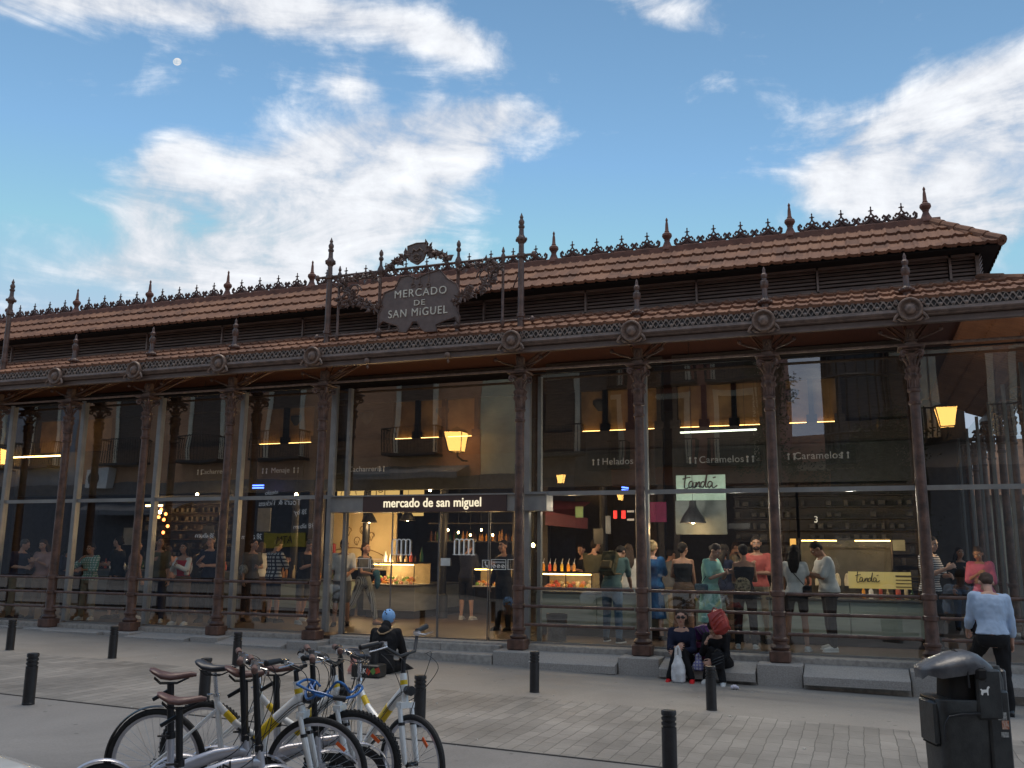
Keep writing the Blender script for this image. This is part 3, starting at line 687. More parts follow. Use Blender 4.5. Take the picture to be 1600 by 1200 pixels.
garland('leaf_scroll', [(6.34,6.1),(6.45,5.98),(6.7,5.92)], 40, .12)
garland('leaf_scroll', [(8.7,6.42),(9.0,6.45),(9.3,6.46),(9.45,6.38)], 60, .12)
garland('leaf_scroll', [(9.5,6.36),(9.4,6.2),(9.25,6.05),(9.0,5.95),(8.8,5.90),(8.66,5.84)], 120, .13)
for c in ((6.62,6.2),(9.2,6.22)):
    b = MB()
    for s_ in (-1,1): b.tube([(c[0]+s_*(.17-.012*t)*math.cos(t*.5)*.9,-.05,c[1]+(.17-.012*t)*math.sin(t*.5)) for t in range(13)], .013, 6)
    b.build('scroll', IRON, rs)
for s_, xx in ((1,5.98),(-1,9.93)):      # stays back to the roof
    b = MB(); b.tube([(xx,-.02,6.5),(xx+s_*.45,.6,6.15)], .012, 6); b.build('stay', IRON, rs)

# ================================================================ DOOR SIGN
ds = thing('entrance_sign', 'long brown panel lettered mercado de san miguel in cream above the glass doors', 'sign', (8, .45, 2.2))
SX0, SX1 = atY(567,788,.25).x, atY(791,788,.25).x
MB().bx(6.12, SX0, .28, .62, 2.205, 2.48).build('end_panel', STEEL, ds, smooth=False)
MB().bx(SX1, 10.24, .28, .62, 2.205, 2.48).build('end_panel', STEEL, ds, smooth=False)
BROWN = mat('brown_sign', (.085,.052,.048), .45, scale=3, var=.08)
MB().bx(SX0, SX1, .25, .62, 2.20, 2.475).build('panel', BROWN, ds, smooth=False)
MB().bx(6.1, 10.24, .24, .64, 2.475, 2.50).build('capping', STEEL, ds, smooth=False)
CREAM = emit('letter_cream', (1,.88,.62), .75)
sign_text('mercado de san miguel', .222, CREAM, 'lettering', ds, (atY(674,788,.243).x,.243,2.35), sx=.88, extr=.006, space=1.03, bold=.0025)
# decals on the sliding doors
dw = thing('door_decals', 'white double m emblem lettering and notice stickers on the glass doors', 'door lettering', (8, .46, 1.5))
DW = mat('decal_white', (.85,.86,.84), .6, emis=(.8,.85,.85), estr=.05)
def stretch_text(txt, sz, px, py, y, parent, m=DW, sx=1.0, sz_z=1.0, name='lettering', **kw):
    p = atY(px,py,y); o = sign_text(txt, sz, m, name, parent, (p.x,y,p.z), sx=sx, **kw); o.scale = (sx, sz_z, 1); return o
for px in (628,726):
    p = atY(px,853,.455)
    b = MB()
    for k in range(5):
        xx = p.x-.19+.088*k; b.bx(xx-.012, xx+.012, .452, .455, p.z-.14, p.z+.08); b.bx(xx-.03, xx+.03, .452, .455, p.z-.15, p.z-.14)
        if k < 4: b.tube([(xx+.044+.044*math.cos(t), .4535, p.z+.075+.04*math.sin(t)) for t in [math.pi*j/8 for j in range(9)]], .009, 4)
    b.build('emblem', DW, dw, smooth=False)
    stretch_text('mercado de san miguel', .042, px, 866.5, .455, dw, extr=.0005)
def pict(b, px, py, w, h, y=.455):
    p = atY(px,py,y); t = .007
    b.bx(p.x-w/2,p.x+w/2,y-.003,y,p.z+h/2-t,p.z+h/2); b.bx(p.x-w/2,p.x+w/2,y-.003,y,p.z-h/2,p.z-h/2+t); b.bx(p.x-w/2,p.x-w/2+t,y-.003,y,p.z-h/2+t,p.z+h/2-t); b.bx(p.x+w/2-t,p.x+w/2,y-.003,y,p.z-h/2+t,p.z+h/2-t)
    return p
b = MB(); p = pict(b,759,883,.13,.17); b.ell((p.x-.01,.452,p.z+.05),(.013,.002,.013),8,6); b.tube([(p.x-.01,.453,p.z+.035),(p.x-.005,.453,p.z),(p.x+.025,.453,p.z-.005),(p.x+.035,.453,p.z-.04)],.006,4); b.tube([(p.x-.02+.03*math.cos(t*.5),.453,p.z-.025+.03*math.sin(t*.5)) for t in range(6,15)],.004,4)
p = pict(b,779,882,.27,.17)
for k in (-1,0,1): b.tube([(p.x+k*.08+.026*math.cos(t*.65),.453,p.z-.03+.026*math.sin(t*.65)) for t in range(11)],.004,4); b.tube([(p.x+k*.08-.018,.453,p.z-.048),(p.x+k*.08+.018,.453,p.z-.012)],.004,4)
b.bx(p.x-.11,p.x+.11,.4525,.455,p.z+.04,p.z+.046); b.bx(p.x-.11,p.x+.11,.4525,.455,p.z+.025,p.z+.03)
pict(b,799,882,.13,.17); b.build('notice_stickers', DW, dw, smooth=False); b = MB(); pict(b,588,881,.24,.17); pict(b,566,880,.28,.17); p = atY(588,881,.455); b.tube([(p.x-.09,.453,p.z-.02),(p.x-.04,.453,p.z+.02),(p.x+.05,.453,p.z-.01),(p.x+.09,.453,p.z+.02)],.006,4)
b.build('notice_stickers', DW, dw, smooth=False)
p = atY(696,878,.455); b = MB(); b.bx(p.x-.09,p.x+.09,.452,.455,p.z-.065,p.z+.065); b.build('paper_notice', mat('paper',(.7,.7,.66),.8), dw, smooth=False)

# ================================================================ BOLLARDS
BOL = mat('bollard_paint', (.028,.028,.03), .38, 0, scale=14, col2=(.018,.018,.02), bump=.15)
def bollard_mesh():
    m = MB(); r_ = .062
    m.lathe([(r_*1.04,-.02),(r_*1.04,.012),(r_,.014),(r_,.352),(r_*.84,.355),(r_*.84,.365),(r_,.368),(r_,.388),(r_*.84,.391),(r_*.84,.401),(r_,.404),(r_,.424),(r_*.84,.427),(r_*.84,.437),(r_,.44),(r_*1.02,.462),(r_*.95,.474),(r_*.5,.478),(.001,.479)], n=24)
    return m.mesh('bollard', BOL, ang=25)
bm_ = bollard_mesh()
def bollard(px, py, label, zs=1.0, h=None):
    p = atG(px, py); o = link('bollard', bm_, None, p); o.scale = (1,1,zs)
    tag(o, label, 'bollard', 'black bollards along the street'); return o
for px, py, lab, zs in ((15,1016,'black bollard cut by the left edge of the view, nearest the hall columns',1.0),(44,1100,'black bollard at the left, standing nearer than the one behind it at the frame edge',1.12),
    (175,1029,'black bollard in front of the pedestal of the leftmost full column',1.0),(369,1041,'black bollard just above the two brown folding bicycle grips',1.02),
    (318,1101,'black bollard partly hidden right behind the black bicycle saddle',1.05),(583,1057,'black bollard in front of the person sitting in a blue cap',.9),
    (655,1135,'black bollard behind the front wheel of the rightmost white bicycle',1.05),(835,1082,'black bollard standing alone in the middle of the pavement',1.06),
    (1112,1110,'black bollard in front of the person hidden by a red backpack',1.05),(1047,1214,'black bollard nearest the viewer, cut by the bottom edge',1.1)):
    bollard(px, py, lab, zs)

# ================================================================ LITTER BIN
BINM = mat('bin_plastic', (.05,.055,.055), .42, 0, scale=12, col2=(.028,.03,.032), bump=.12, bscale=90)
BINL = mat('bin_lid', (.14,.145,.155), .33, 0, scale=9, col2=(.07,.072,.08), bump=.1)
bp_ = CAM + ray(1494, 1014)*5.75; bx_, by_ = bp_.x, bp_.y; bz = gz(bx_)
H = bp_.z-bz
lb = thing('litter_bin', 'large dark grey street litter bin with domed hooded lid and dog sticker', 'litter bin', (bx_, by_, bz), R(20)); lb.scale = (.76,.76,1)
def rrect(w, d, r_, z, n=4, ox=0, oy=0):
    pts = []
    for (cx_, cy_, a0) in ((w/2-r_, d/2-r_, 0), (-w/2+r_, d/2-r_, 90), (-w/2+r_, -d/2+r_, 180), (w/2-r_, -d/2+r_, 270)):
        for k in range(n+1):
            a = R(a0+90*k/n); pts.append((cx_+r_*math.cos(a)+ox, cy_+r_*math.sin(a)+oy, z))
    return pts
b = MB(); b.loft([rrect(.36,.34,.06,0),rrect(.38,.36,.06,.02),rrect(.43,.40,.07,H*.70),rrect(.45,.42,.07,H*.765),rrect(.44,.41,.065,H*.77)], M=Matrix.Translation((-.04,0,0))); b.build('body', BINM, lb, world=False, ang=50)
b = MB(); b.loft([rrect(.17,.34,.05,0,ox=.20),rrect(.18,.36,.05,H*.72,ox=.205),rrect(.19,.37,.05,H*.86,ox=.20),rrect(.17,.35,.05,H*.93,ox=.19)]); b.build('back_frame', BINM, lb, world=False, ang=50)
b = MB()                                # hooded lid arcs from the frame forward over the opening
prof = [(-.335,.905,.14),(-.31,.922,.26),(-.22,.952,.38),(-.08,.985,.45),(.04,1.0,.46),(.13,.985,.45),(.20,.95,.43),(.25,.90,.40)]
rings = []
for (xx, zz, w) in prof:
    th = .055 if xx < .1 else .10
    if xx == -.31: th = .03
    ring = []
    for k in range(9):
        a = math.pi*k/8; ring.append((xx, -w/2*math.cos(a)*(1 if True else 0), H*zz - .075*(w/.46)**2*(1-math.sin(a)) ))
    for k in range(8, -1, -1):
        a = math.pi*k/8; ring.append((xx+.01, -w/2*.94*math.cos(a), H*zz - .075*(w/.46)**2*(1-math.sin(a)) - th))
    rings.append(ring)
b.loft(rings); lid = b.build('lid', BINL, lb, world=False, ang=60)
b = MB(); b.tube([(-.02,-.225,H*.83),(-.02,-.21,H*.925),(-.02,-.12,H*.975),(-.02,0,H*.995),(-.02,.12,H*.975),(-.02,.22,H*.83)], .008, 6); b.build('lid_seam', BLACKP, lb, world=False)
b = MB(); b.loft([rrect(.30,.30,.05,H*.70,ox=.0),rrect(.30,.30,.05,H*.95,ox=.03)]); b.build('opening', DARK, lb, world=False)
b = MB(); b.bbx((.14,-.20,H*.80),(.20,.05,.30),.015); b.bbx((.21,-.19,H*.42),(.17,.05,.80*H),.015); b.build('side_cheek', BINM, lb, world=False)
b = MB(); b.bbx((.085,-.215,H*.895),(.095,.05,.085),.02); b.build('lock_recess', DARK, lb, world=False)
b = MB(); b.tube([(-.24,-.215,H*.58),(-.235,-.22,H*.66),(-.20,-.222,H*.695),(-.10,-.222,H*.705),(.05,-.222,H*.71)], [.008]*5, 6); b.build('moulding_line', BLACKP, lb, world=False)
b = MB(); b.bbx((-.26,0,H*.655),(.05,.30,.27),.02); b.build('front_lip', BINM, lb, world=False)
b = MB(); b.bbx((.30,0,H*.78),(.05,.30,.34),.015); b.build('ash_box', BINL, lb, world=False)
b = MB()                                # dog pictogram
dg = [(-.035,0),(-.03,.022),(-.04,.03),(-.028,.034),(-.02,.028),(.012,.030),(.02,.045),(.034,.05),(.04,.042),(.03,.034),(.026,.02),(.026,-.004),(.018,-.004),(.014,.012),(-.012,.010),(-.02,-.004),(-.028,-.004),(-.026,.008),(-.03,.0)]
b.prism([(x+.10, z+H*.80) for x, z in dg][::-1], -.2275, -.2262); b.build('dog_emblem', DW, lb, world=False, smooth=False)
def sticker(c, w, h, m, nm='sticker', rx=0): MB().box(c,(.002 if rx else w,w if rx else .002,h)).build(nm, m, lb, world=False, smooth=False)
sticker((.225,-.2165,H*.70),.07,.045,mat('sticker_pale',(.55,.55,.52),.6,scale=60,col2=(.15,.15,.15))); sticker((.245,-.2170,H*.66),.055,.05,mat('sticker_red',(.45,.12,.05),.6,scale=50,col2=(.6,.5,.42)))
sticker((.235,-.2168,H*.615),.06,.03,pal('sticker_pale'))

# ================================================================ MIRRORED STREET (stands behind the photographer, seen in the panes)
def mir(px, py, ym): p = atY(px,py,ym); return Vector((p.x, 2*YG-ym, p.z))
YM = 18.3; YO = 2*YG-YM
def facade_mat(name, c, c2): return mat(name, c, .85, scale=1.2, col2=c2, detail=8, bump=.1)
OCH = facade_mat('render_ochre', (.60,.34,.20), (.46,.25,.15)); PALE = facade_mat('render_pale', (.68,.66,.46), (.52,.50,.36)); GREYW = facade_mat('render_grey', (.34,.36,.40), (.24,.25,.28)); ROSE = facade_mat('render_rose', (.50,.24,.18), (.38,.17,.13))
TRIM = mat('stone_trim', (.78,.72,.56), .8, scale=3, var=.12); SHUT = mat('shutter', (.10,.075,.06), .6, scale=8, stretch=(1,1,20), var=.3); WGL = mat('window_dark', (.02,.022,.028), .12)
SHOPF = mat('shopfront', (.09,.10,.12), .5, var=.2)
def balcony_door(b_root, x, z, w=1.5, h=2.9, y=None):
    y = YO if y is None else y
    f = MB(); f.bx(x-w/2-.22, x-w/2, y, y+.07, z, z+h+.05); f.bx(x+w/2, x+w/2+.22, y, y+.07, z, z+h+.05); f.bx(x-w/2-.22, x+w/2+.22, y, y+.09, z+h+.05, z+h+.3); fo = f.build('window_surround', TRIM, b_root, smooth=False)
    MB().bx(x-w/2, x+w/2, y-.1, y+.02, z, z+h+.05).build('shutter', SHUT, fo, smooth=False)
    g = MB(); x0, x1 = x-w/2-.45, x+w/2+.45; g.bx(x0, x1, y, y+.75, z-.14, z-.02)
    n = int((x1-x0)/.13)
    for k in range(n+1): g.bx(x0+(x1-x0)*k/n-.011, x0+(x1-x0)*k/n+.011, y+.70, y+.72, z, z+1.02)
    for k in range(6):
        for xx in (x0,x1): g.bx(xx-.011,xx+.011,y+.06+.12*k,y+.08+.12*k,z,z+1.02)
    g.bx(x0-.02,x1+.02,y+.685,y+.735,z+1.0,z+1.05); g.bx(x0-.02,x0+.02,y,y+.72,z+1,z+1.05); g.bx(x1-.02,x1+.02,y,y+.72,z+1,z+1.05)
    g.build('balcony', BLKIRON, b_root, smooth=False)
def street_house(name, label, x0, x1, m, floors, doors, y=None, base=SHOPF, top=None, z1=4.5):
    y = YO if y is None else y; top = top or z1+floors*3.6
    t = thing(name, label, 'building', ((x0+x1)/2, y, gz(x0)))
    MB().bx(x0, x1, y-9, y, z1, top).build('wall', m, t, smooth=False)
    MB().bx(x0, x1, y-9, y+.06, gz(x1)-.3, z1).build('shop_wall', base, t, smooth=False)
    MB().bx(x0, x1, y-9, y+.45, top, top+.35).build('cornice', TRIM, t, smooth=False)
    r_ = MB(); r_.add([(x0,y+.5,top+.35),(x1,y+.5,top+.35),(x1,y-4.5,top+2.2),(x0,y-4.5,top+2.2),(x0,y-9,top+.35),(x1,y-9,top+.35)], [(0,1,2,3),(3,2,5,4)]); r_.build('roof', TILE, t, smooth=False)
    for f_ in range(floors):
        for xx in doors: balcony_door(t, xx, z1+.9+f_*3.6, y=y)
    return t
mx = lambda px, ym=YM: mir(px, 650, ym).x
h1 = street_house('town_house', 'ochre balconied town house across the square, reflected behind the columns', mx(150)-1, mx(748), OCH, 2, [mx(p_) for p_ in (208,325,448,648)])
h2 = street_house('town_house', 'pale green rendered house front reflected left of the door column', mx(748)+.02, mx(806), PALE, 2, [])
h0 = street_house('town_house', 'grey fronted house reflected at the far left panes', mx(150)-12, mx(150)-1.02, GREYW, 2, [mx(150)-3, mx(150)-6.5])
# shop fronts: awnings, signs, lamps on the ochre house
def awning(px0, px1, py, m, root, d=1.3, ym=YM):
    a, c = mir(px0,py,ym), mir(px1,py,ym); y = 2*YG-ym; b = MB()
    b.add([(a.x,y+.06,a.z+.35),(c.x,y+.06,a.z+.35),(c.x,y+d,a.z),(a.x,y+d,a.z),(a.x,y+d,a.z-.2),(c.x,y+d,a.z-.2)], [(0,1,2,3),(3,2,5,4)]); b.build('awning', m, root, smooth=False)
AWD = mat('awning_grey', (.16,.17,.19), .8); AWR = mat('awning_red', (.20,.02,.03), .8)
awning(560,730,745,AWD,h1); awning(150,300,800,AWD,h1)
ATMY = mat('atm_yellow', (.55,.42,.05), .5); 
p = mir(447,843,YM); MB().bx(p.x-1.0,p.x+1.0,YO+.06,YO+.14,p.z-.28,p.z+.28).build('shop_board', ATMY, h1, smooth=False)
def back_text(txt, size, m, px, py, root, ym=YM, **kw):
    p = mir(px,py,ym); me = text_mesh(txt, size, m, 'lettering', extr=.004, **kw); o = bpy.data.objects.new('lettering', me); COL.objects.link(o); o.parent = root
    o.location = (p.x-root.location.x, 2*YG-ym+.17-root.location.y, p.z-root.location.z); o.rotation_euler = (R(90),0,R(180)); return o
back_text('ATM', .42, BLACKP, 447, 843, h1)
WS = mat('shop_letters', (.75,.75,.75), .6, emis=(.8,.85,.9), estr=.35)
for txt, sz, px, py in (('Tours & Tickets',.30,440,787),('38 by',.28,472,800),('38 album',.28,478,822),('38 album',.26,325,837),('38 album',.26,398,838),('idealo',.26,428,772)): back_text(txt, sz, WS, px, py, h1)
p = mir(165,748,YM); t = thing('air_conditioner', 'white air conditioning box on the far wall reflected at the left', 'air conditioner', (p.x, YO+.4, p.z-.45))
MB().bx(p.x-.6,p.x+.6,YO+.1,YO+.55,p.z-.45,p.z+.45).build('case', WHITE, t, smooth=False)
b = MB(); b.lathe([(.36,0),(.38,.02),(.3,.03),(.28,0)], o=(p.x-.1,0,0), n=20, axis='Z'); b = MB().cyl((p.x-.1,YO+.551,p.z),(p.x-.1,YO+.57,p.z),.36,n=20); b.build('fan_grille', BLKIRON, t)
# street lanterns on wall brackets
LGL = emit('lantern_glow', (1,.50,.12), 7); LBULB = emit('lantern_bulb', (1,.72,.35), 140)
def lantern(px, py, ym, hpx, label, hang=False, s_=None):
    p = mir(px,py,ym); k = hpx/FPX*((atY(px,py,ym)-CAM).dot(FW)); y = p.y
    t = thing('street_lantern', label, 'street lamp', (p.x, p.y, p.z-k*.5), 0, 'lit street lanterns')
    c = MB(); w0, w1 = k*.24, k*.36
    for sx in (-1,1):
        for sy in (-1,1): c.tube([(p.x+sx*w0,y+sy*w0,p.z-k*.42),(p.x+sx*w1,y+sy*w1,p.z+k*.32)], k*.018, 5)
    for zz, w in ((p.z-k*.42,w0),(p.z+k*.32,w1)):
        for (a,d) in (((-1,-1),(1,-1)),((1,-1),(1,1)),((1,1),(-1,1)),((-1,1),(-1,-1))): c.tube([(p.x+a[0]*w,y+a[1]*w,zz),(p.x+d[0]*w,y+d[1]*w,zz)], k*.02, 5)
    c.lathe([(w1*1.25,p.z+k*.33),(w1*.95,p.z+k*.42),(w1*.4,p.z+k*.46),(w1*.2,p.z+k*.52),(.002,p.z+k*.56)], o=(p.x,y,0), n=4)
    c.tube([(p.x,y,p.z-k*.42),(p.x,y,p.z-k*.62),(p.x,y-.5*k,p.z-k*.75),(p.x,min(y-1.0*k,y-.4),p.z-k*.7)], k*.04, 6)
    c.build('lantern_frame', BLKIRON, t)
    g = MB(); g.loft([[(p.x+sx*w0*.93,y+sy*w0*.93,p.z-k*.40) for sx,sy in ((-1,-1),(1,-1),(1,1),(-1,1))],[(p.x+sx*w1*.93,y+sy*w1*.93,p.z+k*.31) for sx,sy in ((-1,-1),(1,-1),(1,1),(-1,1))]], cap=False); g.build('lantern_glass', LGL, t, smooth=False)
    MB().ell((p.x,y,p.z),(k*.09,k*.09,k*.12)).build('bulb', LBULB, t)
    return t
lantern(710,688,17.2,40,'large lit street lantern whose glow hangs between the entrance mast columns')
lantern(1477,650,17.5,46,'large lit lantern glowing right of the last column')
lantern(878,748,17.5,20,'small lit lantern glowing just right of the entrance sign')
lantern(968,775,24,14,'tiny lit lantern glowing left of the plain middle column')
lantern(1412,773,24,14,'tiny lit lantern glowing above the last bay transom')
lantern(2,712,17.5,30,'lit lantern glowing at the left edge')
# houses further round the square
h3 = street_house('town_house', 'dark balconied house seen reflected beside the entrance mast', mx(846,19.8), mx(900,19.8), facade_mat('render_taupe',(.24,.20,.17),(.17,.14,.12)), 2, [mx(870,19.8)], y=YO-1.5)
h4 = street_house('town_house', 'rose brown house reflected behind the middle bays', mx(880,25.3), mx(1214,25.3), ROSE, 3, [mx(940,25.3), mx(1045,25.3), mx(1150,25.3)], y=YO-7)
awning(850,925,800,AWR,h3, ym=YM+1.5)
low = street_house('low_house', 'low tiled house under the gap of sky in the reflection', mx(1180,30.3), mx(1345,30.3), OCH, 0, [], y=YO-12, top=mir(1250,695,30.3).z-1.2)
RB = facade_mat('render_sand',(.44,.38,.29),(.33,.28,.22))
h5 = street_house('corner_house', 'sand coloured corner house with pale arched window frames reflected at the right', mx(1292,19.3), mx(1438,19.3), RB, 3, [mx(1405,19.3)], y=YO-1)
h6 = street_house('town_house', 'stone trimmed house reflected beside the right hand lantern', mx(1438,19.3)+.1, mx(1438,19.3)+14, facade_mat('render_stone',(.48,.44,.41),(.36,.33,.31)), 2, [mx(1480)+.6, mx(1560)+1.5,mx(1560)+5], y=YO-1)
p = mir(1330,640,YM-1); b = MB(); b.lathe([(1.1,4.6),(1.1,13)], o=(p.x+.2,YO-.8,0), n=20); b.build('bay_window', WGL, h5); b = MB()
for k in range(20):
    a = 2*math.pi*k/20; b.tube([(p.x+.2+1.12*math.cos(a),YO-.8+1.12*math.sin(a),4.6),(p.x+.2+1.12*math.cos(a),YO-.8+1.12*math.sin(a),13)], .03, 4)
for zz in (4.6,5.6,7.6,8.6,11): b.lathe([(1.14,zz-.05),(1.17,zz),(1.14,zz+.05)], o=(p.x+.2,YO-.8,0), n=20)
b.build('bay_bars', BLKIRON, h5)
# tree on the square (reflected)
def tree(name, label, base, hgt, rad, nleaf, seed=1):
    rnd = random.Random(seed); t = thing(name, label, 'tree', base)
    B = Vector(base); tr = MB(); tr.tube([B, B+Vector((.05,.02,hgt*.3)), B+Vector((-.05,.1,hgt*.62))], [.16,.12,.08], 10)
    tips = []
    for i in range(9):
        a = i*2.4; d = Vector((math.cos(a)*rad*.6, math.sin(a)*rad*.6, hgt*(.18+.3*rnd.random()))); s0 = B+Vector((0,.04,hgt*(.3+.25*rnd.random())))
        tr.tube([s0, s0+d*.5+Vector((0,0,.1)), s0+d], [.055,.035,.015], 6); tips.append(s0+d)
    tr.build('trunk', mat('bark',(.09,.07,.055),.9,bump=.5), t)
    lf = MB(); cls = [B+Vector((rnd.gauss(0,.42)*rad, rnd.gauss(0,.42)*rad, hgt*(.62+rnd.gauss(0,.16)))) for _ in range(38)]+tips
    for i in range(nleaf):
        c = rnd.choice(cls); q = c+Vector((rnd.gauss(0,.20),rnd.gauss(0,.20),rnd.gauss(0,.17)))*rad
        u = Vector((rnd.uniform(-1,1),rnd.uniform(-1,1),rnd.uniform(-.6,.6))).normalized()*.055; v = u.orthogonal().normalized()*.03
        lf.add([q-u,q+v,q+u,q-v],[(0,1,2,3)])
    lf.build('crown', mat('foliage',(.05,.075,.03),.7,scale=2,col2=(.03,.05,.02)), t, smooth=False)
p = mir(1375,700,17.4); tree('plane_tree', 'leafy dark street tree reflected in the right hand bays', (p.x, p.y, gz(p.x)), 7.0, 1.5, 9000)
p = mir(1222,600,21); tree('street_tree', 'thin tree whose leaf edge is reflected beside a column', (p.x-.6, p.y, gz(p.x)), 9.5, .9, 4500, 5)
# house across the side street, seen through the corner glass
sh = thing('side_street_house', 'pale house with a red tiled roof across the side street', 'building', (32, 22, gz(32)))
MB().bx(18.9, 45, 24, 36, -1, 3.9).build('wall', facade_mat('render_warm',(.40,.34,.27),(.30,.26,.20)), sh, smooth=False)
r_ = MB(); r_.add([(18.5,23.5,3.8),(45.5,23.5,3.8),(45.5,30,6.6),(21,30,6.6),(18.5,36.5,3.8),(45.5,36.5,3.8)], [(0,1,2,3),(3,2,5,4),(0,3,4)]); r_.build('roof', TILE, sh, smooth=False)
for k in range(5):
    f = MB(); f.bx(20.2+k*3.2,21.4+k*3.2,23.93,24,1.6,3.4); fo = f.build('window', TRIM, sh, smooth=False); MB().bx(20.35+k*3.2,21.25+k*3.2,23.9,23.93,1.75,3.25).build('pane', WGL, fo, smooth=False)
# overhead wire at the right
wi = MB(); a = CAM+ray(1545,442)*15.2; c = CAM+ray(1640,418)*13; wi.tube([a,c],.008,5); tag(wi.build('overhead_wire', BLKIRON),'thin black wire running from the roof corner off to the right','wire')
# moon
mo = MB(); q = CAM+ray(277,96.5)*900; mo.ell(q,(4.1,4.1,3.0),20,12,rot=Matrix.Rotation(R(-25),3,'Y')); mm = emit('moonlight',(.93,.95,.98),.62)
t_ = mm.node_tree; e_ = [n for n in t_.nodes if n.type=='EMISSION'][0]; nn = N(t_,'ShaderNodeTexNoise'); nn.inputs['Scale'].default_value=.25; tc_=N(t_,'ShaderNodeTexCoord'); t_.links.new(tc_.outputs['Object'],nn.inputs['Vector']); cr_=N(t_,'ShaderNodeValToRGB'); cr_.color_ramp.elements[0].position=.4; cr_.color_ramp.elements[0].color=(.62,.74,.86,1); cr_.color_ramp.elements[1].position=.6; cr_.color_ramp.elements[1].color=(.95,.96,.98,1); t_.links.new(nn.outputs[0],cr_.inputs[0]); t_.links.new(cr_.outputs[0],e_.inputs[0])
me = mo.mesh('moon', mm, off=q); o = bpy.data.objects.new('moon', me); COL.objects.link(o); o.location = q; tag(o,'small pale daytime gibbous moon in the blue sky at the upper left','moon')
# ================================================================ PEOPLE
from mathutils import noise as mnoise
SKIN = mat('skin_light', (.50,.29,.21), .5, scale=18, var=.07, spec=.35); SKIN2 = mat('skin_tan', (.36,.19,.12), .5, scale=18, var=.07, spec=.35); SKIN3 = mat('skin_dark', (.16,.085,.055), .5, scale=18, var=.07)
HAIRD = mat('hair_dark', (.014,.010,.008), .75, scale=40, col2=(.026,.018,.013), spec=.2, stretch=(4,4,.6)); HAIRB = mat('hair_brown', (.06,.034,.02), .75, scale=40, col2=(.035,.02,.013), stretch=(4,4,.6)); HAIRY = mat('hair_blond', (.42,.30,.15), .5, scale=40, col2=(.24,.16,.08)); HAIRG = mat('hair_grey', (.12,.10,.09), .5, scale=30, col2=(.05,.04,.035))
EYEW = mat('eye_white', (.6,.6,.58), .3); EYED = mat('eye_dark', (.02,.015,.012), .2); LIP = mat('lip', (.36,.12,.10), .5)
CL = {}
def cloth(name, col, col2=None, **kw):
    if name not in CL: CL[name] = mat('cloth_'+name, col, kw.pop('rough', .85), scale=kw.pop('scale', 5), col2=col2, var=.14, bump=kw.pop('bump', .35), bscale=kw.pop('bscale', 14), spec=.2, **kw)
    return CL[name]
def checked(name, ca, cb, s=.06, w=.25, axes=(0,2)):
    m = bpy.data.materials.new('cloth_'+name); m.use_nodes = True; t = m.node_tree; b = t.nodes['Principled BSDF']; L = t.links.new
    tc = N(t,'ShaderNodeTexCoord'); sp = N(t,'ShaderNodeSeparateXYZ'); L(tc.outputs['Object'], sp.inputs[0]); f = None
    for a in axes:
        q = math_(t,'LESS_THAN', math_(t,'FRACT', math_(t,'DIVIDE', sp.outputs[a], s)), w); f = q if f is None else math_(t,'MAXIMUM', f, q)
    mx = N(t,'ShaderNodeMix', data_type='RGBA'); L(f, mx.inputs[0]); mx.inputs[6].default_value = (*ca,1); mx.inputs[7].default_value = (*cb,1); L(mx.outputs[2], b.inputs['Base Color']); b.inputs['Roughness'].default_value = .85
    CL[name] = m; return m
TS = bpy.data.scenes.new('workbench')
def remesh(mb, name, m, vox, smooth=3, wr=0.0, wf=9.0, off=None):
    me = bpy.data.meshes.new('t'); me.from_pydata([v for v in mb.v], [], mb.f)
    ob = bpy.data.objects.new('t', me); TS.collection.objects.link(ob)
    r_ = ob.modifiers.new('r', 'REMESH'); r_.mode = 'VOXEL'; r_.voxel_size = vox; r_.adaptivity = 0
    if smooth: s_ = ob.modifiers.new('s', 'SMOOTH'); s_.factor = .5; s_.iterations = smooth
    vl = TS.view_layers[0]; vl.update(); dg = vl.depsgraph; out = bpy.data.meshes.new_from_object(ob.evaluated_get(dg))
    bpy.data.objects.remove(ob); bpy.data.meshes.remove(me)
    if wr:
        for v in out.vertices:
            p = v.co; n = mnoise.noise(Vector((p.x*wf, p.y*wf, p.z*wf*.7))) + .5*mnoise.noise(Vector((p.x*wf*2.3, p.y*wf*2.3, p.z*wf*1.4+5)))
            v.co = p + v.normal*n*wr
    out.name = name; out.materials.clear(); out.materials.append(m)
    out.polygons.foreach_set('use_smooth', [True]*len(out.polygons)); return out
def Rx(a): return Matrix.Rotation(R(a),3,'X')
def Ry(a): return Matrix.Rotation(R(a),3,'Y')
def Rz(a): return Matrix.Rotation(R(a),3,'Z')
def cap_(b, pts, rs, n=10):
    for i in range(len(pts)-1): b.tube([pts[i], pts[i+1]], [rs[i], rs[i+1]], n)
    for p, r_ in zip(pts, rs): b.ell(p, (r_*1.0,)*3, n, 8)
TORSO = [(.465,.060,.060),(.485,.088,.075),(.515,.100,.082),(.55,.098,.078),(.60,.080,.064),(.64,.080,.064),(.69,.092,.070),(.74,.102,.074),(.785,.106,.068),(.815,.088,.052),(.838,.045,.040)]
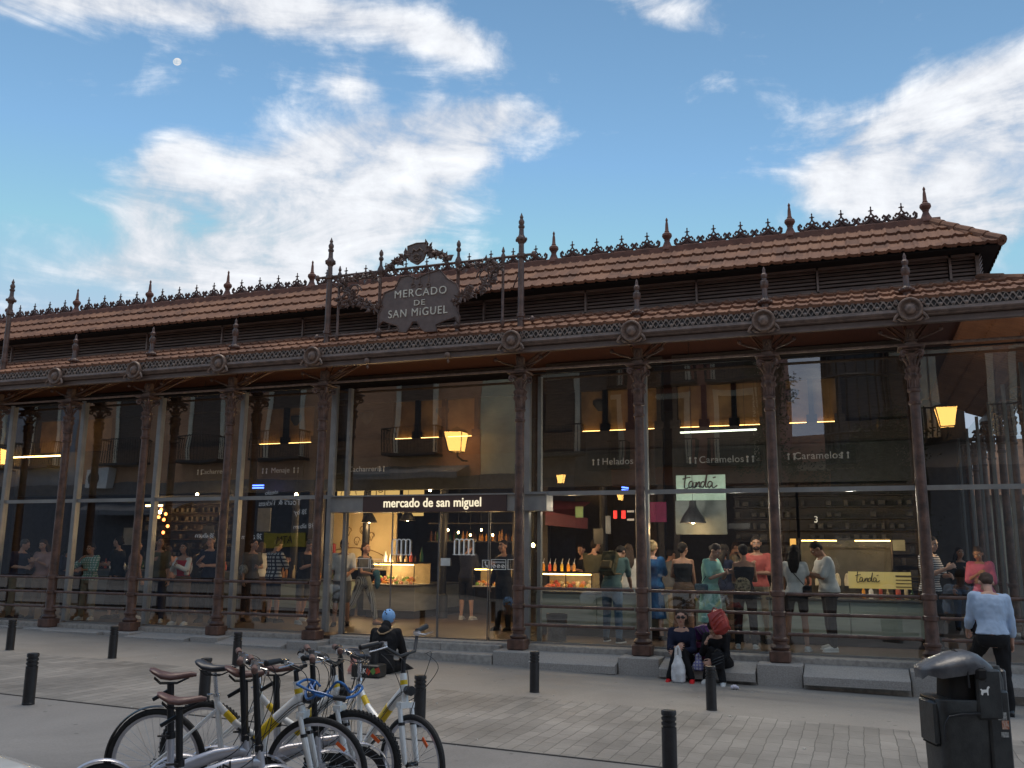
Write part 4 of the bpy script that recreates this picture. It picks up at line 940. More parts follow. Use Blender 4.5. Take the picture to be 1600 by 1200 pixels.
def person(label, loc, rz, skin=None, H=1.7, fem=False, pose=None, top=None, bottom=None, shoes=None, hair=('short', None), hip_z=None, vox=.0105, group=None, bulk=1.0, extra=None, face=True, fist=.35):
    """front is -y. top=(material, sleeve 0..1, looseness)  bottom=(kind, material, length 0..1)"""
    skin = skin or SKIN; P = dict(lean=0, side=0, twist=0, head=(0,0,0), aL=(5,8,12,10), aR=(5,8,12,10), lL=(2,3,3), lR=(2,3,3)); P.update(pose or {})
    k = H; hw = (.056 if fem else .052)*k; sw = (.088 if fem else .105)*k*(.5+.5*bulk)
    Tt = Rx(P['lean']*1.0) @ Ry(P['side']) @ Rz(P['twist'])
    # leg lengths decide hip height
    def leg(s_, a):
        A = Ry(-s_*a[1]) @ Rx(-a[0]); th = A @ Vector((0,0,-.245*k)); B = A @ Rx(a[2]); sh_ = B @ Vector((0,0,-.235*k)); return th, sh_
    legs = {1: leg(1, P['lL']), -1: leg(-1, P['lR'])}
    low = min((a+b_).z for a, b_ in legs.values()); hz = hip_z if hip_z is not None else (-low + .045*k)
    hip = Vector((0,0,hz)); J = {'hip': hip}
    spine0 = hip + Vector((0,0,.03*k))
    def tp(zf, v=Vector((0,0,0))):      # torso point at height fraction zf
        d = (zf-.53)*k; f = min(1, max(0, (zf-.53)/.12)); Tl = Rx(P['lean']*f) @ Ry(P['side']*f) @ Rz(P['twist']*f)
        p = Vector((0,0,0)); n = 8
        for i in range(n):
            zz = .53+(zf-.53)*(i+.5)/n; ff = min(1, max(0, (zz-.53)/.12)); p += (Rx(P['lean']*ff) @ Ry(P['side']*ff)) @ Vector((0,0,d/n))
        return hip + p + Tl @ v
    def torso(b, z0, z1, infl, wx=1.0):
        rings = []
        for (zf, w, d) in TORSO:
            if zf < z0-.001 or zf > z1+.001: continue
            if fem: w *= (1.03 if zf < .57 else .93); 
            if fem and .70 < zf < .76: d *= 1.10
            w = w*bulk*wx; d = d*(bulk*1.1-.1)
            yo = -.004*k if zf > .6 else .006*k
            rings.append([tp(zf, Vector(((w*k+infl)*math.cos(2*math.pi*i/20), (d*k+infl)*math.sin(2*math.pi*i/20)+yo, 0))) for i in range(20)])
        b.loft(rings)
    sh = {s_: tp(.805, Vector((s_*sw,0,0))) for s_ in (1,-1)}
    arms = {}
    for s_, a in ((1,P['aL']),(-1,P['aR'])):
        A = Tt @ Ry(-s_*a[1]) @ Rx(-a[0]); el = sh[s_] + A @ Vector((0,0,-.165*k)); B = A @ Rz(-s_*a[3]) @ Rx(-a[2]); wr_ = el + B @ Vector((0,0,-.145*k)); arms[s_] = (sh[s_], el, wr_, B)
        J['hand'+('L' if s_ > 0 else 'R')] = wr_ + B @ Vector((0,0,-.05*k)); J['el'+('L' if s_ > 0 else 'R')] = el
    lg = {}
    for s_ in (1,-1):
        h0 = hip + Vector((s_*hw, 0, 0)); kn = h0 + legs[s_][0]; an = kn + legs[s_][1]; lg[s_] = (h0, kn, an)
    J['knL'], J['knR'] = lg[1][1], lg[-1][1]; J['anL'], J['anR'] = lg[1][2], lg[-1][2]
    neck = tp(.835); Hd = Tt @ Rz(P['head'][1]) @ Rx(P['head'][0]) @ Ry(P['head'][2]); hc = neck + Tt @ Vector((0,-.008*k,.035*k)) + Hd @ Vector((0,-.012*k,.060*k)); J['head'] = hc; J['Hd'] = Hd; J['chest'] = tp(.74); J['back'] = tp(.72, Vector((0,.085*k,0))); J['neck'] = neck; J['T'] = Tt
    q = k/1.7
    def hp(x, y, z): return hc + Hd @ (Vector((x, y, z))*q)
    Hq = Hd.to_quaternion().to_matrix()
    b = MB(); torso(b, .4, .9, 0)
    cap_(b, [tp(.81), neck+Vector((0,0,.0)), hc+Hd@Vector((0,.015*q,-.05*q))], [.052*q*(1 if not fem else .85), .050*q*(1 if not fem else .85), .050*q*(1 if not fem else .88)])
    # head
    b.ell(hp(0,.012,.022), (.074*q,.092*q,.088*q), 18, 12, rot=Hq); b.ell(hp(0,-.022,-.045), (.056*q,.064*q,.062*q), 14, 10, rot=Hq); b.ell(hp(0,-.066,-.088), (.026*q,.022*q,.020*q), 10, 8, rot=Hq)
    b.ell(hp(0,-.070,.034), (.050*q,.018*q,.012*q), 10, 8, rot=Hq)
    b.tube([hp(0,-.078,.025), hp(0,-.100,-.008), hp(0,-.103,-.020), hp(0,-.084,-.030)], [.007*q,.011*q,.014*q,.012*q], 8)
    b.ell(hp(0,-.080,-.055), (.024*q,.013*q,.011*q), 10, 8, rot=Hq)
    for s_ in (1,-1): b.ell(hp(s_*.077,.008,-.005), (.012*q,.022*q,.034*q), 10, 8, rot=Hq); b.ell(hp(s_*.038,-.062,-.030), (.024*q,.022*q,.024*q), 10, 8, rot=Hq)
    for s_, (s0, el, w, B) in arms.items():
        f_ = .88 if fem else 1.0
        cap_(b, [tp(.80, Vector((s_*.05*k,0,0))), s0, s0.lerp(el,.45), el], [.046*q, .045*q*f_*bulk, .040*q*f_*bulk, .034*q*f_]); cap_(b, [el, el.lerp(w,.3), w], [.036*q*f_, .039*q*f_, .025*q*f_])
        pc = w + B @ Vector((0,0,-.045*q)); pr = B @ Matrix.Identity(3)
        b.ell(pc, (.017*q,.042*q,.052*q), 10, 8, rot=B); b.tube([w, pc], [.026*q,.024*q], 8)
        for i, (oy, ln) in enumerate(((-.033,.072),(-.011,.080),(.011,.075),(.032,.058))):
            p0 = w + B @ Vector((0, oy*q, -.080*q)); pts = [p0]; ang = 0; 
            for j in range(3):
                ang += (fist*60+6*i*.5) if j else fist*40
                dv = B @ Ry(s_*ang) @ Vector((0, oy*.12*q, -ln/3*q*1.12)); pts.append(pts[-1]+dv)
            b.tube([w + B @ Vector((0, oy*.6*q, -.05*q))]+pts, [.010*q,.0102*q,.0098*q,.009*q,.0078*q], 7); b.ell(pts[-1], (.0078*q,)*3, 7, 6)
        t0 = w + B @ Vector((0,-.030*q,-.030*q)); t1 = t0 + B @ Vector((-s_*.018*q,-.026*q,-.022*q)); t2 = t1 + B @ Vector((-s_*.014*q,-.010*q,-.030*q)); t3 = t2 + B @ Vector((-s_*.008*q,.0,-.022*q))
        b.tube([t0,t1,t2,t3],[.016*q,.014*q,.011*q,.009*q],7); b.ell(t3,(.009*q,)*3,7,6)
    for s_, (h0, kn, an) in lg.items():
        f_ = 1.04 if fem else 1.0
        cap_(b, [h0, h0.lerp(kn,.25), h0.lerp(kn,.6), kn], [.080*q*f_*bulk,.078*q*f_*bulk,.066*q*f_,.052*q]); cap_(b, [kn, kn.lerp(an,.3), kn.lerp(an,.7), an], [.050*q,.055*q,.040*q,.033*q])
        a = P['lL'] if s_ > 0 else P['lR']; fy = Rz(s_*(a[3] if len(a) > 3 else 8)) @ Rx(a[4] if len(a) > 4 else 0); J['foot'+('L' if s_ > 0 else 'R')] = fy
        cap_(b, [an+fy@Vector((0,.03*q,-.045*q)), an+fy@Vector((0,-.07*q,-.045*q)), an+fy@Vector((0,-.14*q,-.056*q))], [.030*q,.034*q,.022*q]); b.tube([an, an+Vector((0,0,-.04*q))],[.034*q,.034*q],8)
        J['sole'+('L' if s_ > 0 else 'R')] = an
    root = thing('person', label, 'person', loc, rz, group)
    def part(nm, mb, m, v=vox, sm=3, wr=0, par=None, wf=9):
        if vox >= .011: v = max(v, .016 if nm not in ('body','shoes') else v)
        return link(nm, remesh(mb, nm, m, v, sm, wr, wf), par or root)
    body = part('body', b, skin, vox if vox < .012 else .0115)
    if face:
        e = MB(); ir = MB()
        for s_ in (1,-1): e.ell(hp(s_*.030,-.071,.008), (.015*q,.010*q,.009*q), 10, 8, rot=Hq); ir.ell(hp(s_*.030,-.080,.008), (.0065*q,.003*q,.0068*q), 8, 6, rot=Hq); ir.tube([hp(s_*.014,-.084,.031), hp(s_*.032,-.085,.036), hp(s_*.050,-.072,.030)], [.0035*q,.0045*q,.003*q], 6)
        link('eye_whites', e.mesh('eye_whites', EYEW), root); link('eyes_and_brows', ir.mesh('eyes_and_brows', EYED), root)
        l = MB(); l.ell(hp(0,-.0905,-.052), (.021*q,.006*q,.0045*q), 10, 6, rot=Hq); l.ell(hp(0,-.090,-.060), (.018*q,.006*q,.005*q), 10, 6, rot=Hq); link('lips', l.mesh('lips', LIP), root)
    kind, hm = hair
    if hm:
        h = MB(); h.ell(hp(0,.022,.036), (.083*q,.094*q,.088*q), 18, 12, rot=Hq); 
        if kind in ('short','beard','balding'):
            h.ell(hp(0,.055,-.01), (.070*q,.055*q,.062*q), 14, 10, rot=Hq)
        if kind == 'bun':
            h.ell(hp(0,.065,-.01), (.060*q,.05*q,.07*q), 14, 10, rot=Hq); h.ell(hp(0,.085,.095), (.045*q,.045*q,.04*q), 12, 8, rot=Hq)
        if kind == 'tied':
            h.ell(hp(0,.060,-.01), (.062*q,.05*q,.07*q), 14, 10, rot=Hq); h.ell(hp(0,.118,-.01), (.035*q,.035*q,.04*q), 12, 8, rot=Hq)
        if kind in ('long','pony'):
            h.ell(hp(0,.05,-.03), (.080*q,.060*q,.095*q), 14, 10, rot=Hq)
            wdt = (.075,.085,.075,.04) if kind == 'long' else (.04,.045,.04,.02)
            c0 = [hp(0,.075,-.02), tp(.845, Vector((0,.075*k/1.0*.9,0))), tp(.79, Vector((0,.082*k,0))), tp(.73, Vector((0,.085*k,0)))]
            for dx in (-1,-.4,.4,1):
                h.tube([c+ (Tt@Vector((dx*w_*q*.75,0,0))) for c, w_ in zip(c0, wdt)], [.036*q,.036*q,.032*q,.016*q], 8)
            if kind == 'long':
                for s_ in (1,-1): h.tube([hp(s_*.068,-.005,.03), hp(s_*.080,.005,-.05), tp(.83, Vector((s_*.055*k,.0,0)))], [.022*q,.026*q,.018*q], 8)
        hm_ = remesh(h, 'hair', hm, .011 if vox < .011 else .014, 1, .004, 30); ho = link('hair', hm_, root)
        # keep the face clear: pull hair verts in front of the face back
        inv = Hd.transposed()
        for v in hm_.vertices:
            d = inv @ (v.co - hc); lim = -.058*q if d.z > .062*q else (-.040*q if d.z > .03*q else -.012*q)
            if kind == 'balding': lim += .05*q*(d.z > .05*q)
            if d.y < lim and abs(d.x) < .09*q and d.z > -.12*q:
                d.y = lim + (d.y-lim)*.08
                v.co = hc + Hd @ d
        if kind == 'beard':
            h = MB(); h.ell(hp(0,-.052,-.070), (.056*q,.046*q,.040*q), 14, 10, rot=Hq); h.tube([hp(-.026,-.090,-.042), hp(0,-.098,-.038), hp(.026,-.090,-.042)], [.005*q,.008*q,.005*q], 6); link('beard', remesh(h,'beard',hm,.009,1,.002,40), root)
    # garments
    def sleeves(g, frac, infl):
        for s_, (s0, el, w, B) in arms.items():
            if frac <= 0: continue
            f1 = min(1, frac/.5); e1 = s0.lerp(el, f1)
            cap_(g, [tp(.80, Vector((s_*.05*k,0,0))), s0, s0.lerp(el,.45*f1), e1], [.047*q+infl,.046*q*bulk+infl,.043*q*bulk+infl,(.043 if frac<=.5 else .038)*q+infl])
            if frac > .5:
                f2 = (frac-.5)*2; cap_(g, [el, el.lerp(w,.35*f2), el.lerp(w, f2*.97)], [.040*q+infl,.043*q+infl,(.030+.006*(1-f2))*q+infl])
    if top:
        m, sl, lo = (top+(.016,))[:3]; g = MB(); torso(g, .515 if len(top) < 4 else top[3], .82 if sl > 0 else .785, lo); sleeves(g, sl, lo*.75)
        if sl > 0: g.ell(tp(.815), (.075*k*.9,.045*k,.03*k), 14, 8, rot=Tt)
        else:
            for s_ in (1,-1): 
                for yy in (-.05,.055): g.tube([tp(.77, Vector((s_*.045*k,yy*k,0))), tp(.82, Vector((s_*.048*k,0,0)))], [.014,.014], 6)
        part('top', g, m, .0125, 2, .006 if vox > .0095 else .010, wf=9 if vox > .0095 else 13)
    if bottom:
        kd, m, ln = bottom; g = MB(); lo = .014
        if kd in ('trousers','shorts'):
            torso(g, .4, .60 if not (top and len(top) > 3) else .56, lo)
            for s_, (h0, kn, an) in lg.items():
                f1 = min(1, ln/.5); e1 = h0.lerp(kn, f1)
                cap_(g, [h0, h0.lerp(kn,.3*f1), h0.lerp(kn,.65*f1), e1], [.084*q*bulk+lo*.7,.082*q*bulk+lo,.070*q+lo,.058*q+lo+(.012 if ln<=.5 else 0)])
                if ln > .5: f2 = (ln-.5)*2; cap_(g, [kn, kn.lerp(an,.35), kn.lerp(an, f2)], [.057*q+lo,.056*q+lo,.040*q+lo])
        else:
            rings = []; n = 28; zt = .60; 
            L_ = ln*.50*k; 
            kmid = (lg[1][1]+lg[-1][1])/2; hmid = hip.copy(); dirn = Vector((0,0,-1)); 
            for i in range(8):
                t = i/7; c = (tp(zt) if i == 0 else hip+Vector((0,.005,0))).copy() if i < 2 else hip + dirn*(L_*(t-.14)/.86)
                w = [.086,.103,.108,.112,.117,.122,.128,.134][i]*k; d = [.068,.085,.090,.095,.10,.105,.11,.115][i]*k
                rings.append([c+Vector(((w+.006*math.sin(6*a+1)*t*2.2)*math.cos(a), (d+.010*math.sin(7*a)*t*1.6)*math.sin(a), 0)) for a in [2*math.pi*j/n for j in range(n)]])
            g.loft(rings)
        part('trousers' if kd == 'trousers' else ('shorts' if kd == 'shorts' else 'skirt'), g, m, .0125, 2, .005 if vox > .0095 else .009, wf=9 if vox > .0095 else 12)
    if shoes:
        g = MB(); so = MB()
        for s_ in (1,-1):
            an = lg[s_][2]; fy = J['foot'+('L' if s_ > 0 else 'R')]
            cap_(g, [an+fy@Vector((0,.032*q,-.040*q)), an+fy@Vector((0,-.06*q,-.040*q)), an+fy@Vector((0,-.145*q,-.052*q))], [.040*q,.041*q,.030*q]); g.tube([an+Vector((0,.005,0)), an+Vector((0,.01,-.035*q))],[.042*q,.044*q],10)
            rg = []
            for (z0) in (-.083,-.062):
                rg.append([an+fy@Vector((x_*q,y_*q,z0*q)) for x_,y_ in ((-.030,.06),(.030,.06),(.040,.02),(.036,-.05),(.044,-.11),(.036,-.165),(.010,-.182),(-.012,-.182),(-.036,-.165),(-.044,-.11),(-.036,-.05),(-.040,.02))])
            so.loft(rg)
        part('shoes', g, shoes[0], .010, 2); link('soles', so.mesh('soles', shoes[1] if len(shoes) > 1 else BLACKP, False), root)
    Mw = Matrix.Translation(Vector(loc)) @ Matrix.Rotation(rz,4,'Z'); J['M'] = Mw; J['root'] = root; J['hp'] = hp; J['tp'] = tp; J['part'] = part; J['q'] = q
    if extra: extra(J)
    return J
def F(px, py, z=.055): return atZ(px, py, z)
def bagthing(name, label, cat, J, mb, m, parts=(), vox=.012, wr=.006):
    """mb in the person's own frame; becomes a separate thing at the same place"""
    t = thing(name, label, cat, J['M'].translation, J['root'].rotation_euler.z); link('bag_body', remesh(mb,'bag_body',m,vox,3,wr,12), t)
    for nm, b_, mm in parts: link(nm, b_.mesh(nm, mm), t)
    return t
def backpack(J, label, m, m2=None, w=.15, h=.24, d=.10, z=.70):
    tp = J['tp']; b = MB(); c = tp(z, Vector((0,.085*1.7+d*.9,0))); T = J['T']
    b.ell(c, (w,d,h), 16, 10, rot=T); b.box(c, (w*1.7,d*1.6,h*1.6), T.to_4x4()); 
    pk = MB(); pk.bbx((0,0,0), (w*1.35,.06,h*.62), .02, None); pkm = MB(); pkm.add(pk.v, pk.f, Matrix.Translation(c + T@Vector((0,d*.95,-h*.32))) @ T.to_4x4())
    st = MB()
    for s_ in (1,-1): st.tube([c+T@Vector((s_*w*.55,-d*.6,h*.8)), tp(.835, Vector((s_*.10,.0,0))), tp(.79, Vector((s_*.11,-.125,0))), tp(.72, Vector((s_*.135,-.115,0))), tp(.66, Vector((s_*.15,0,0))), c+T@Vector((s_*w*.7,-d*.5,-h*.7))], .014, 6)
    hd = MB(); hd.tube([c+T@Vector((-.03,-d*.3,h*.98)), c+T@Vector((0,-d*.3,h*1.12)), c+T@Vector((.03,-d*.3,h*.98))], .008, 6)
    return bagthing('backpack', label, 'backpack', J, b, m, (('pocket',pkm,m2 or m),('strap',st,m2 or m),('handle',hd,m2 or m)))
def phone(J, label, hand='R'):
    p = J['M'] @ (J['hand'+hand]); t = thing('phone', label, 'phone', p, J['root'].rotation_euler.z); b = MB(); b.bbx((0,-.02,.02),(.07,.14,.009),.004); link('case', b.mesh('case', BLACKP), t)
HOLD = (28,6,95,35); HOLD2 = (20,8,80,40)
wht = cloth('white',(.62,.62,.60)); blk = cloth('black',(.016,.016,.018)); navy = cloth('navy',(.018,.022,.045)); jean = cloth('jeans',(.10,.17,.25),(.06,.11,.17),scale=9); jeand = cloth('dark_jeans',(.03,.045,.08),scale=9)
tealg = cloth('teal_grey',(.10,.16,.15)); camo = cloth('camo',(.14,.11,.05),(.03,.035,.022),scale=9); blue = cloth('blue_print',(.03,.12,.28),(.015,.06,.17),scale=7); mint = cloth('mint',(.30,.58,.52)); coral = cloth('coral',(.42,.10,.085)); khaki = cloth('khaki',(.24,.20,.14)); grey = cloth('grey',(.13,.13,.13)); olive = cloth('olive',(.09,.085,.055)); brown = cloth('brown',(.12,.075,.05))
patt = checked('green_check',(.50,.58,.52),(.10,.28,.22),.05,.35); chk = checked('navy_check',(.55,.57,.58),(.03,.035,.06),.075,.4); strp = checked('stripe',(.6,.6,.6),(.05,.05,.07),.035,.5,(2,)); strl = checked('leg_stripe',(.42,.44,.42),(.10,.11,.11),.028,.4,(0,)); shirtb = cloth('sky_shirt',(.43,.54,.70),(.37,.48,.64),bump=.5,bscale=9); pink = cloth('pink',(.55,.14,.22)); palep = cloth('pale_pink',(.42,.27,.25)); red = cloth('red',(.40,.02,.03)); skirtd = cloth('denim_light',(.22,.30,.36))
wsh = (cloth('shoe_white',(.6,.6,.58)), WHITE); bsh = (blk, BLACKP); rsh = (cloth('shoe_red',(.55,.02,.025)), WHITE)
# ---- outside -----------------------------------------------------------------
# seated woman with sunglasses
p = atY(1063,1030,-.42)
JW = person('seated woman in dark sunglasses, navy top and bright red trainers, arms folded', (p.x,-.20,gz(p.x)), R(4), SKIN, 1.66, True,
    dict(lean=14, head=(-8,4,0), aL=(34,8,80,58), aR=(38,6,82,30), lL=(118,20,113,4), lR=(117,20,112,4)), (navy,.85,.012), ('trousers',blk,.97), rsh, ('tied',HAIRB), hip_z=.235, vox=.009)
hp = JW['hp']; b = MB(); 
for s_ in (1,-1): b.ell(hp(s_*.032,-.090,.010),(.031,.011,.019),12,8); b.tube([hp(s_*.058,-.084,.014),hp(s_*.080,-.03,.012),hp(s_*.08,.01,.01)],.003,5)
b.tube([hp(-.01,-.092,.014),hp(.01,-.092,.014)],.004,5)
t = thing('sunglasses','black sunglasses worn by the seated woman in red trainers','sunglasses',JW['M'].translation,JW['root'].rotation_euler.z); link('frame_and_lenses', b.mesh('frame_and_lenses', BLACKP), t)
# her white carrier bag on the ground between her feet
def carrier(name, label, c, m, w=.17, d=.10, h=.40, hz=.16):
    t = thing(name, label, 'bag', c); C = Vector(c); b = MB(); rings = []
    for zz, f_ in ((0,.75),(.05,1),(.35,1.05),(.65,.9),(.85,.62),(1.0,.42)):
        rings.append([C+Vector((w*f_*math.cos(a)*(1+.06*math.sin(3*a+zz*9)), d*f_*math.sin(a)*(1+.08*math.sin(5*a+zz*5)), zz*h+.003)) for a in [2*math.pi*j/24 for j in range(24)]])
    b.loft(rings); off = [v-C for v in b.v]; b.v = off; link('sack', remesh(b,'sack',m,.010,1,.008,16), t)
    hd = MB(); 
    for s_ in (-1,1): hd.tube([Vector((-w*.30,s_*.02,h*.95)),Vector((-w*.25,s_*.03,h+hz*.8)),Vector((0,s_*.03,h+hz)),Vector((w*.25,s_*.03,h+hz*.8)),Vector((w*.3,s_*.02,h*.95))],[.022,.014,.012,.014,.022],6,flat=.3)
    link('handles', hd.mesh('handles', m), t); return t
PLB = mat('plastic_bag',(.66,.67,.68),.35,scale=12,var=.08,bump=.4,bscale=25)
carrier('carrier_bag','white plastic carrier bag standing between the red trainers of the seated woman',(p.x+.02,-.70,gz(p.x)),PLB,.098,.08,.37,.13)
# second seated person hidden by red backpack on the lap
p2 = atY(1122,1030,-.42)
J2 = person('seated person in black with white shoes, face hidden behind a red backpack', (p2.x,-.20,gz(p2.x)), R(-6), SKIN, 1.64, True,
    dict(lean=30, head=(30,0,0), aL=(48,4,62,44), aR=(62,10,98,12), lL=(118,10,112,14), lR=(122,12,122,4)), (blk,1,.018), ('trousers',blk,.97), wsh, ('short',HAIRD), hip_z=.235, vox=.009, fist=.1)
def packat(label, c, rot, m, m2, w=.14, h=.19, d=.10, nm='backpack'):
    t = thing(nm, label, 'backpack', c); b = MB(); T = rot.to_3x3(); b.ell((0,0,0),(w,d,h),16,10,rot=T); b.box((0,0,0),(w*1.6,d*1.5,h*1.55),rot.to_4x4()); link('bag_body', remesh(b,'bag_body',m,.011,4,.007,12), t)
    q_ = MB(); 
    for k_ in (-1,0,1): q_.tube([T@Vector((w*.9*math.cos(a)*(.9),-d*1.0*math.sin(a)-.01,h*.3*k_+h*.28*math.cos(a))) for a in [math.pi*j/10 for j in range(11)]],.008,5)
    q_.tube([T@Vector((-.04,0,h*.95)),T@Vector((0,0,h*1.15)),T@Vector((.04,0,h*.95))],.01,6); link('strap', q_.mesh('strap', m2), t); return t
REDN = mat('red_nylon',(.42,.045,.03),.45,scale=7,col2=(.26,.03,.025),bump=.4,bscale=10); PURN = mat('purple_nylon',(.11,.02,.13),.5,scale=7,col2=(.05,.012,.07),bump=.4)
packat('red backpack held up in front of the face of the seated person in black', (p2.x+.06,-.62,gz(p2.x)+.86), Matrix.Rotation(R(-24),3,'Y')@Matrix.Rotation(R(-20),3,'X'), REDN, REDN)
pm = (p.x+p2.x)/2
packat('purple and black backpack standing on the plinth between the two seated people', (pm+.03,-.06,gz(pm)+.66), Matrix.Rotation(R(80),3,'Y'), PURN, BLACKP, .12,.17,.10)
packat('maroon rucksack leaning behind the seated woman in sunglasses', (pm-.02,-.05,gz(pm)+.40), Matrix.Rotation(R(5),3,'Y'), mat('maroon_nylon',(.14,.012,.05),.5,bump=.3), BLACKP, .11,.15,.09)
carrier('cloth_bag','small lilac and white checked cloth bag on the plinth beside the seated woman',(pm+.0,-.47,gz(pm)+.16),checked('lilac_check',(.5,.5,.56),(.20,.20,.42),.045,.4),.085,.06,.15,.08)
packat('black shoulder bag between the knees of the person holding the red backpack', (p2.x+.03,-.66,gz(p2.x)+.33), Matrix.Rotation(R(0),3,'Y'), blk, BLACKP, .10,.13,.07)
cp = F(1147,1077,gz(13)); b = MB(); b.ell((0,0,.03),(.05,.04,.03),9,6); b.ell((.04,.01,.025),(.03,.03,.025),7,5); t_ = remesh(b,'crumpled_paper',mat('paper_scrap',(.6,.58,.66),.8),.008,0,.010,40); tag(link('crumpled_paper',t_,None,cp),'crumpled scrap of white paper on the pavement by the white shoes','litter')
# seated on the ground in a blue cap, back to us
pc = atG(597,1052); 
capm = mat('blue_cap',(.17,.38,.72),.7,scale=30,col2=(.28,.50,.82))
def capx(J):
    hp, q = J['hp'], J['q']; b = MB(); b.ell(hp(0,.028,.022),(.094*q,.112*q,.108*q),18,12); o = J['part']('cap', b, capm, .009, 1)
    d = MB(); rnd = random.Random(3)
    for i in range(14):
        a, e = rnd.uniform(0,6.28), rnd.uniform(.1,1.2); u = Vector((math.cos(a)*math.cos(e), math.sin(a)*math.cos(e), math.sin(e))); d.ell(hp(u.x*.090, .030+u.y*.108, .022+u.z*.104),(.012,.012,.012),7,5)
    link('cap_spots', d.mesh('cap_spots', BLACKP), o)
    tp = J['tp']; t = MB(); t.tube([tp(.84, Vector((-.105,.02,0))), tp(.80, Vector((-.085,.115,0))), tp(.775, Vector((-.03,.155,0))), tp(.775, Vector((.03,.155,0))), tp(.80, Vector((.085,.115,0))), tp(.84, Vector((.105,.02,0)))], .012, 7); link('hood_trim', t.mesh('hood_trim', cloth('fur_trim',(.30,.22,.14))), J['root'])
    h = MB(); h.ell(tp(.80, Vector((0,.09,0))), (.10,.06,.09), 14, 10); h.ell(tp(.85, Vector((0,.035,0))), (.078,.075,.10), 14, 10); J['part']('hood', h, blk, .0125, 2, .004)
JS = person('person in a blue spotted cap and black hooded jacket sitting on the ground', pc, R(184), SKIN2, 1.7, False,
    dict(lean=16, head=(-2,-10,0), aL=(30,14,50,30), aR=(30,14,50,30), lL=(80,48,60,50), lR=(84,30,20,40)), (blk,1,.028), ('trousers',blk,1), (blk,WHITE), ('none',None), hip_z=.10, vox=.009, extra=capx, face=False)
b = MB(); b.bbx((0,0,.09),(.42,.26,.17),.015); t = thing('goods_box','low dark box with red and green prints behind the person in the blue cap','box',(pc.x+.02,pc.y-.42,pc.z),R(3)); link('box',b.mesh('box',mat('box_print',(.03,.03,.03),.5,scale=6,col2=(.015,.015,.015))),t)
for i,(xx,m) in enumerate(((.05,mat('print_red',(.50,.06,.03),.5)),(.13,mat('print_green',(.12,.28,.07),.5)),(.19,pal('print_red')))):
    link('print_patch', MB().box((xx,-.132,.085+.01*i),(.07,.003,.07),Matrix.Rotation(R(30+20*i),4,'Y')).mesh('print_patch',m,False), t)
for xx, s_ in ((-.08,'MK'),(-.17,'PLAY')): pass
me = text_mesh('MK', .10, DW, 'lettering', extr=.001); o = bpy.data.objects.new('lettering', me); COL.objects.link(o); o.parent = t; o.location = (-.04,-.133,.09); o.rotation_euler = (R(90),0,0)
carrier('carrier_bag','crumpled white bag with orange print beside the person in the blue cap',(pc.x-.30,pc.y-.30,pc.z),mat('bag_print',(.62,.60,.58),.45,scale=5,col2=(.60,.10,.04)),.075,.05,.16,.06)
# man in pale blue shirt, stooping as he steps towards the plinth
fm = atG(1578,1122)
def belt(J):
    b = MB(); hip = J['hip']; q=J['q']; tp=J['tp']; b.tube([tp(.60,Vector((.092*1.75*math.cos(a)*1.12,.074*1.75*math.sin(a)*1.15,0))) for a in [2*math.pi*j/24 for j in range(25)]],.014,6); link('belt', b.mesh('belt', mat('belt_navy',(.01,.012,.04),.5)), J['root'])
JM = person('stooping man in a pale blue shirt and black trousers beside the litter bin', (fm.x-.10, fm.y+.12, fm.z), R(192), SKIN, 1.73, False,
    dict(lean=11, side=-4, head=(32,-6,0), aL=(24,4,40,14), aR=(2,9,22,6), lL=(52,4,66,8), lR=(-2,2,2,8)), (shirtb,.80,.020,.55), ('trousers',blk,1), (mat('leather_black',(.012,.012,.013),.25),BLACKP), ('short',HAIRB), vox=.009, bulk=1.04, face=False, fist=.9)
b = MB(); w_ = JM['M'] @ JM['handL']; 
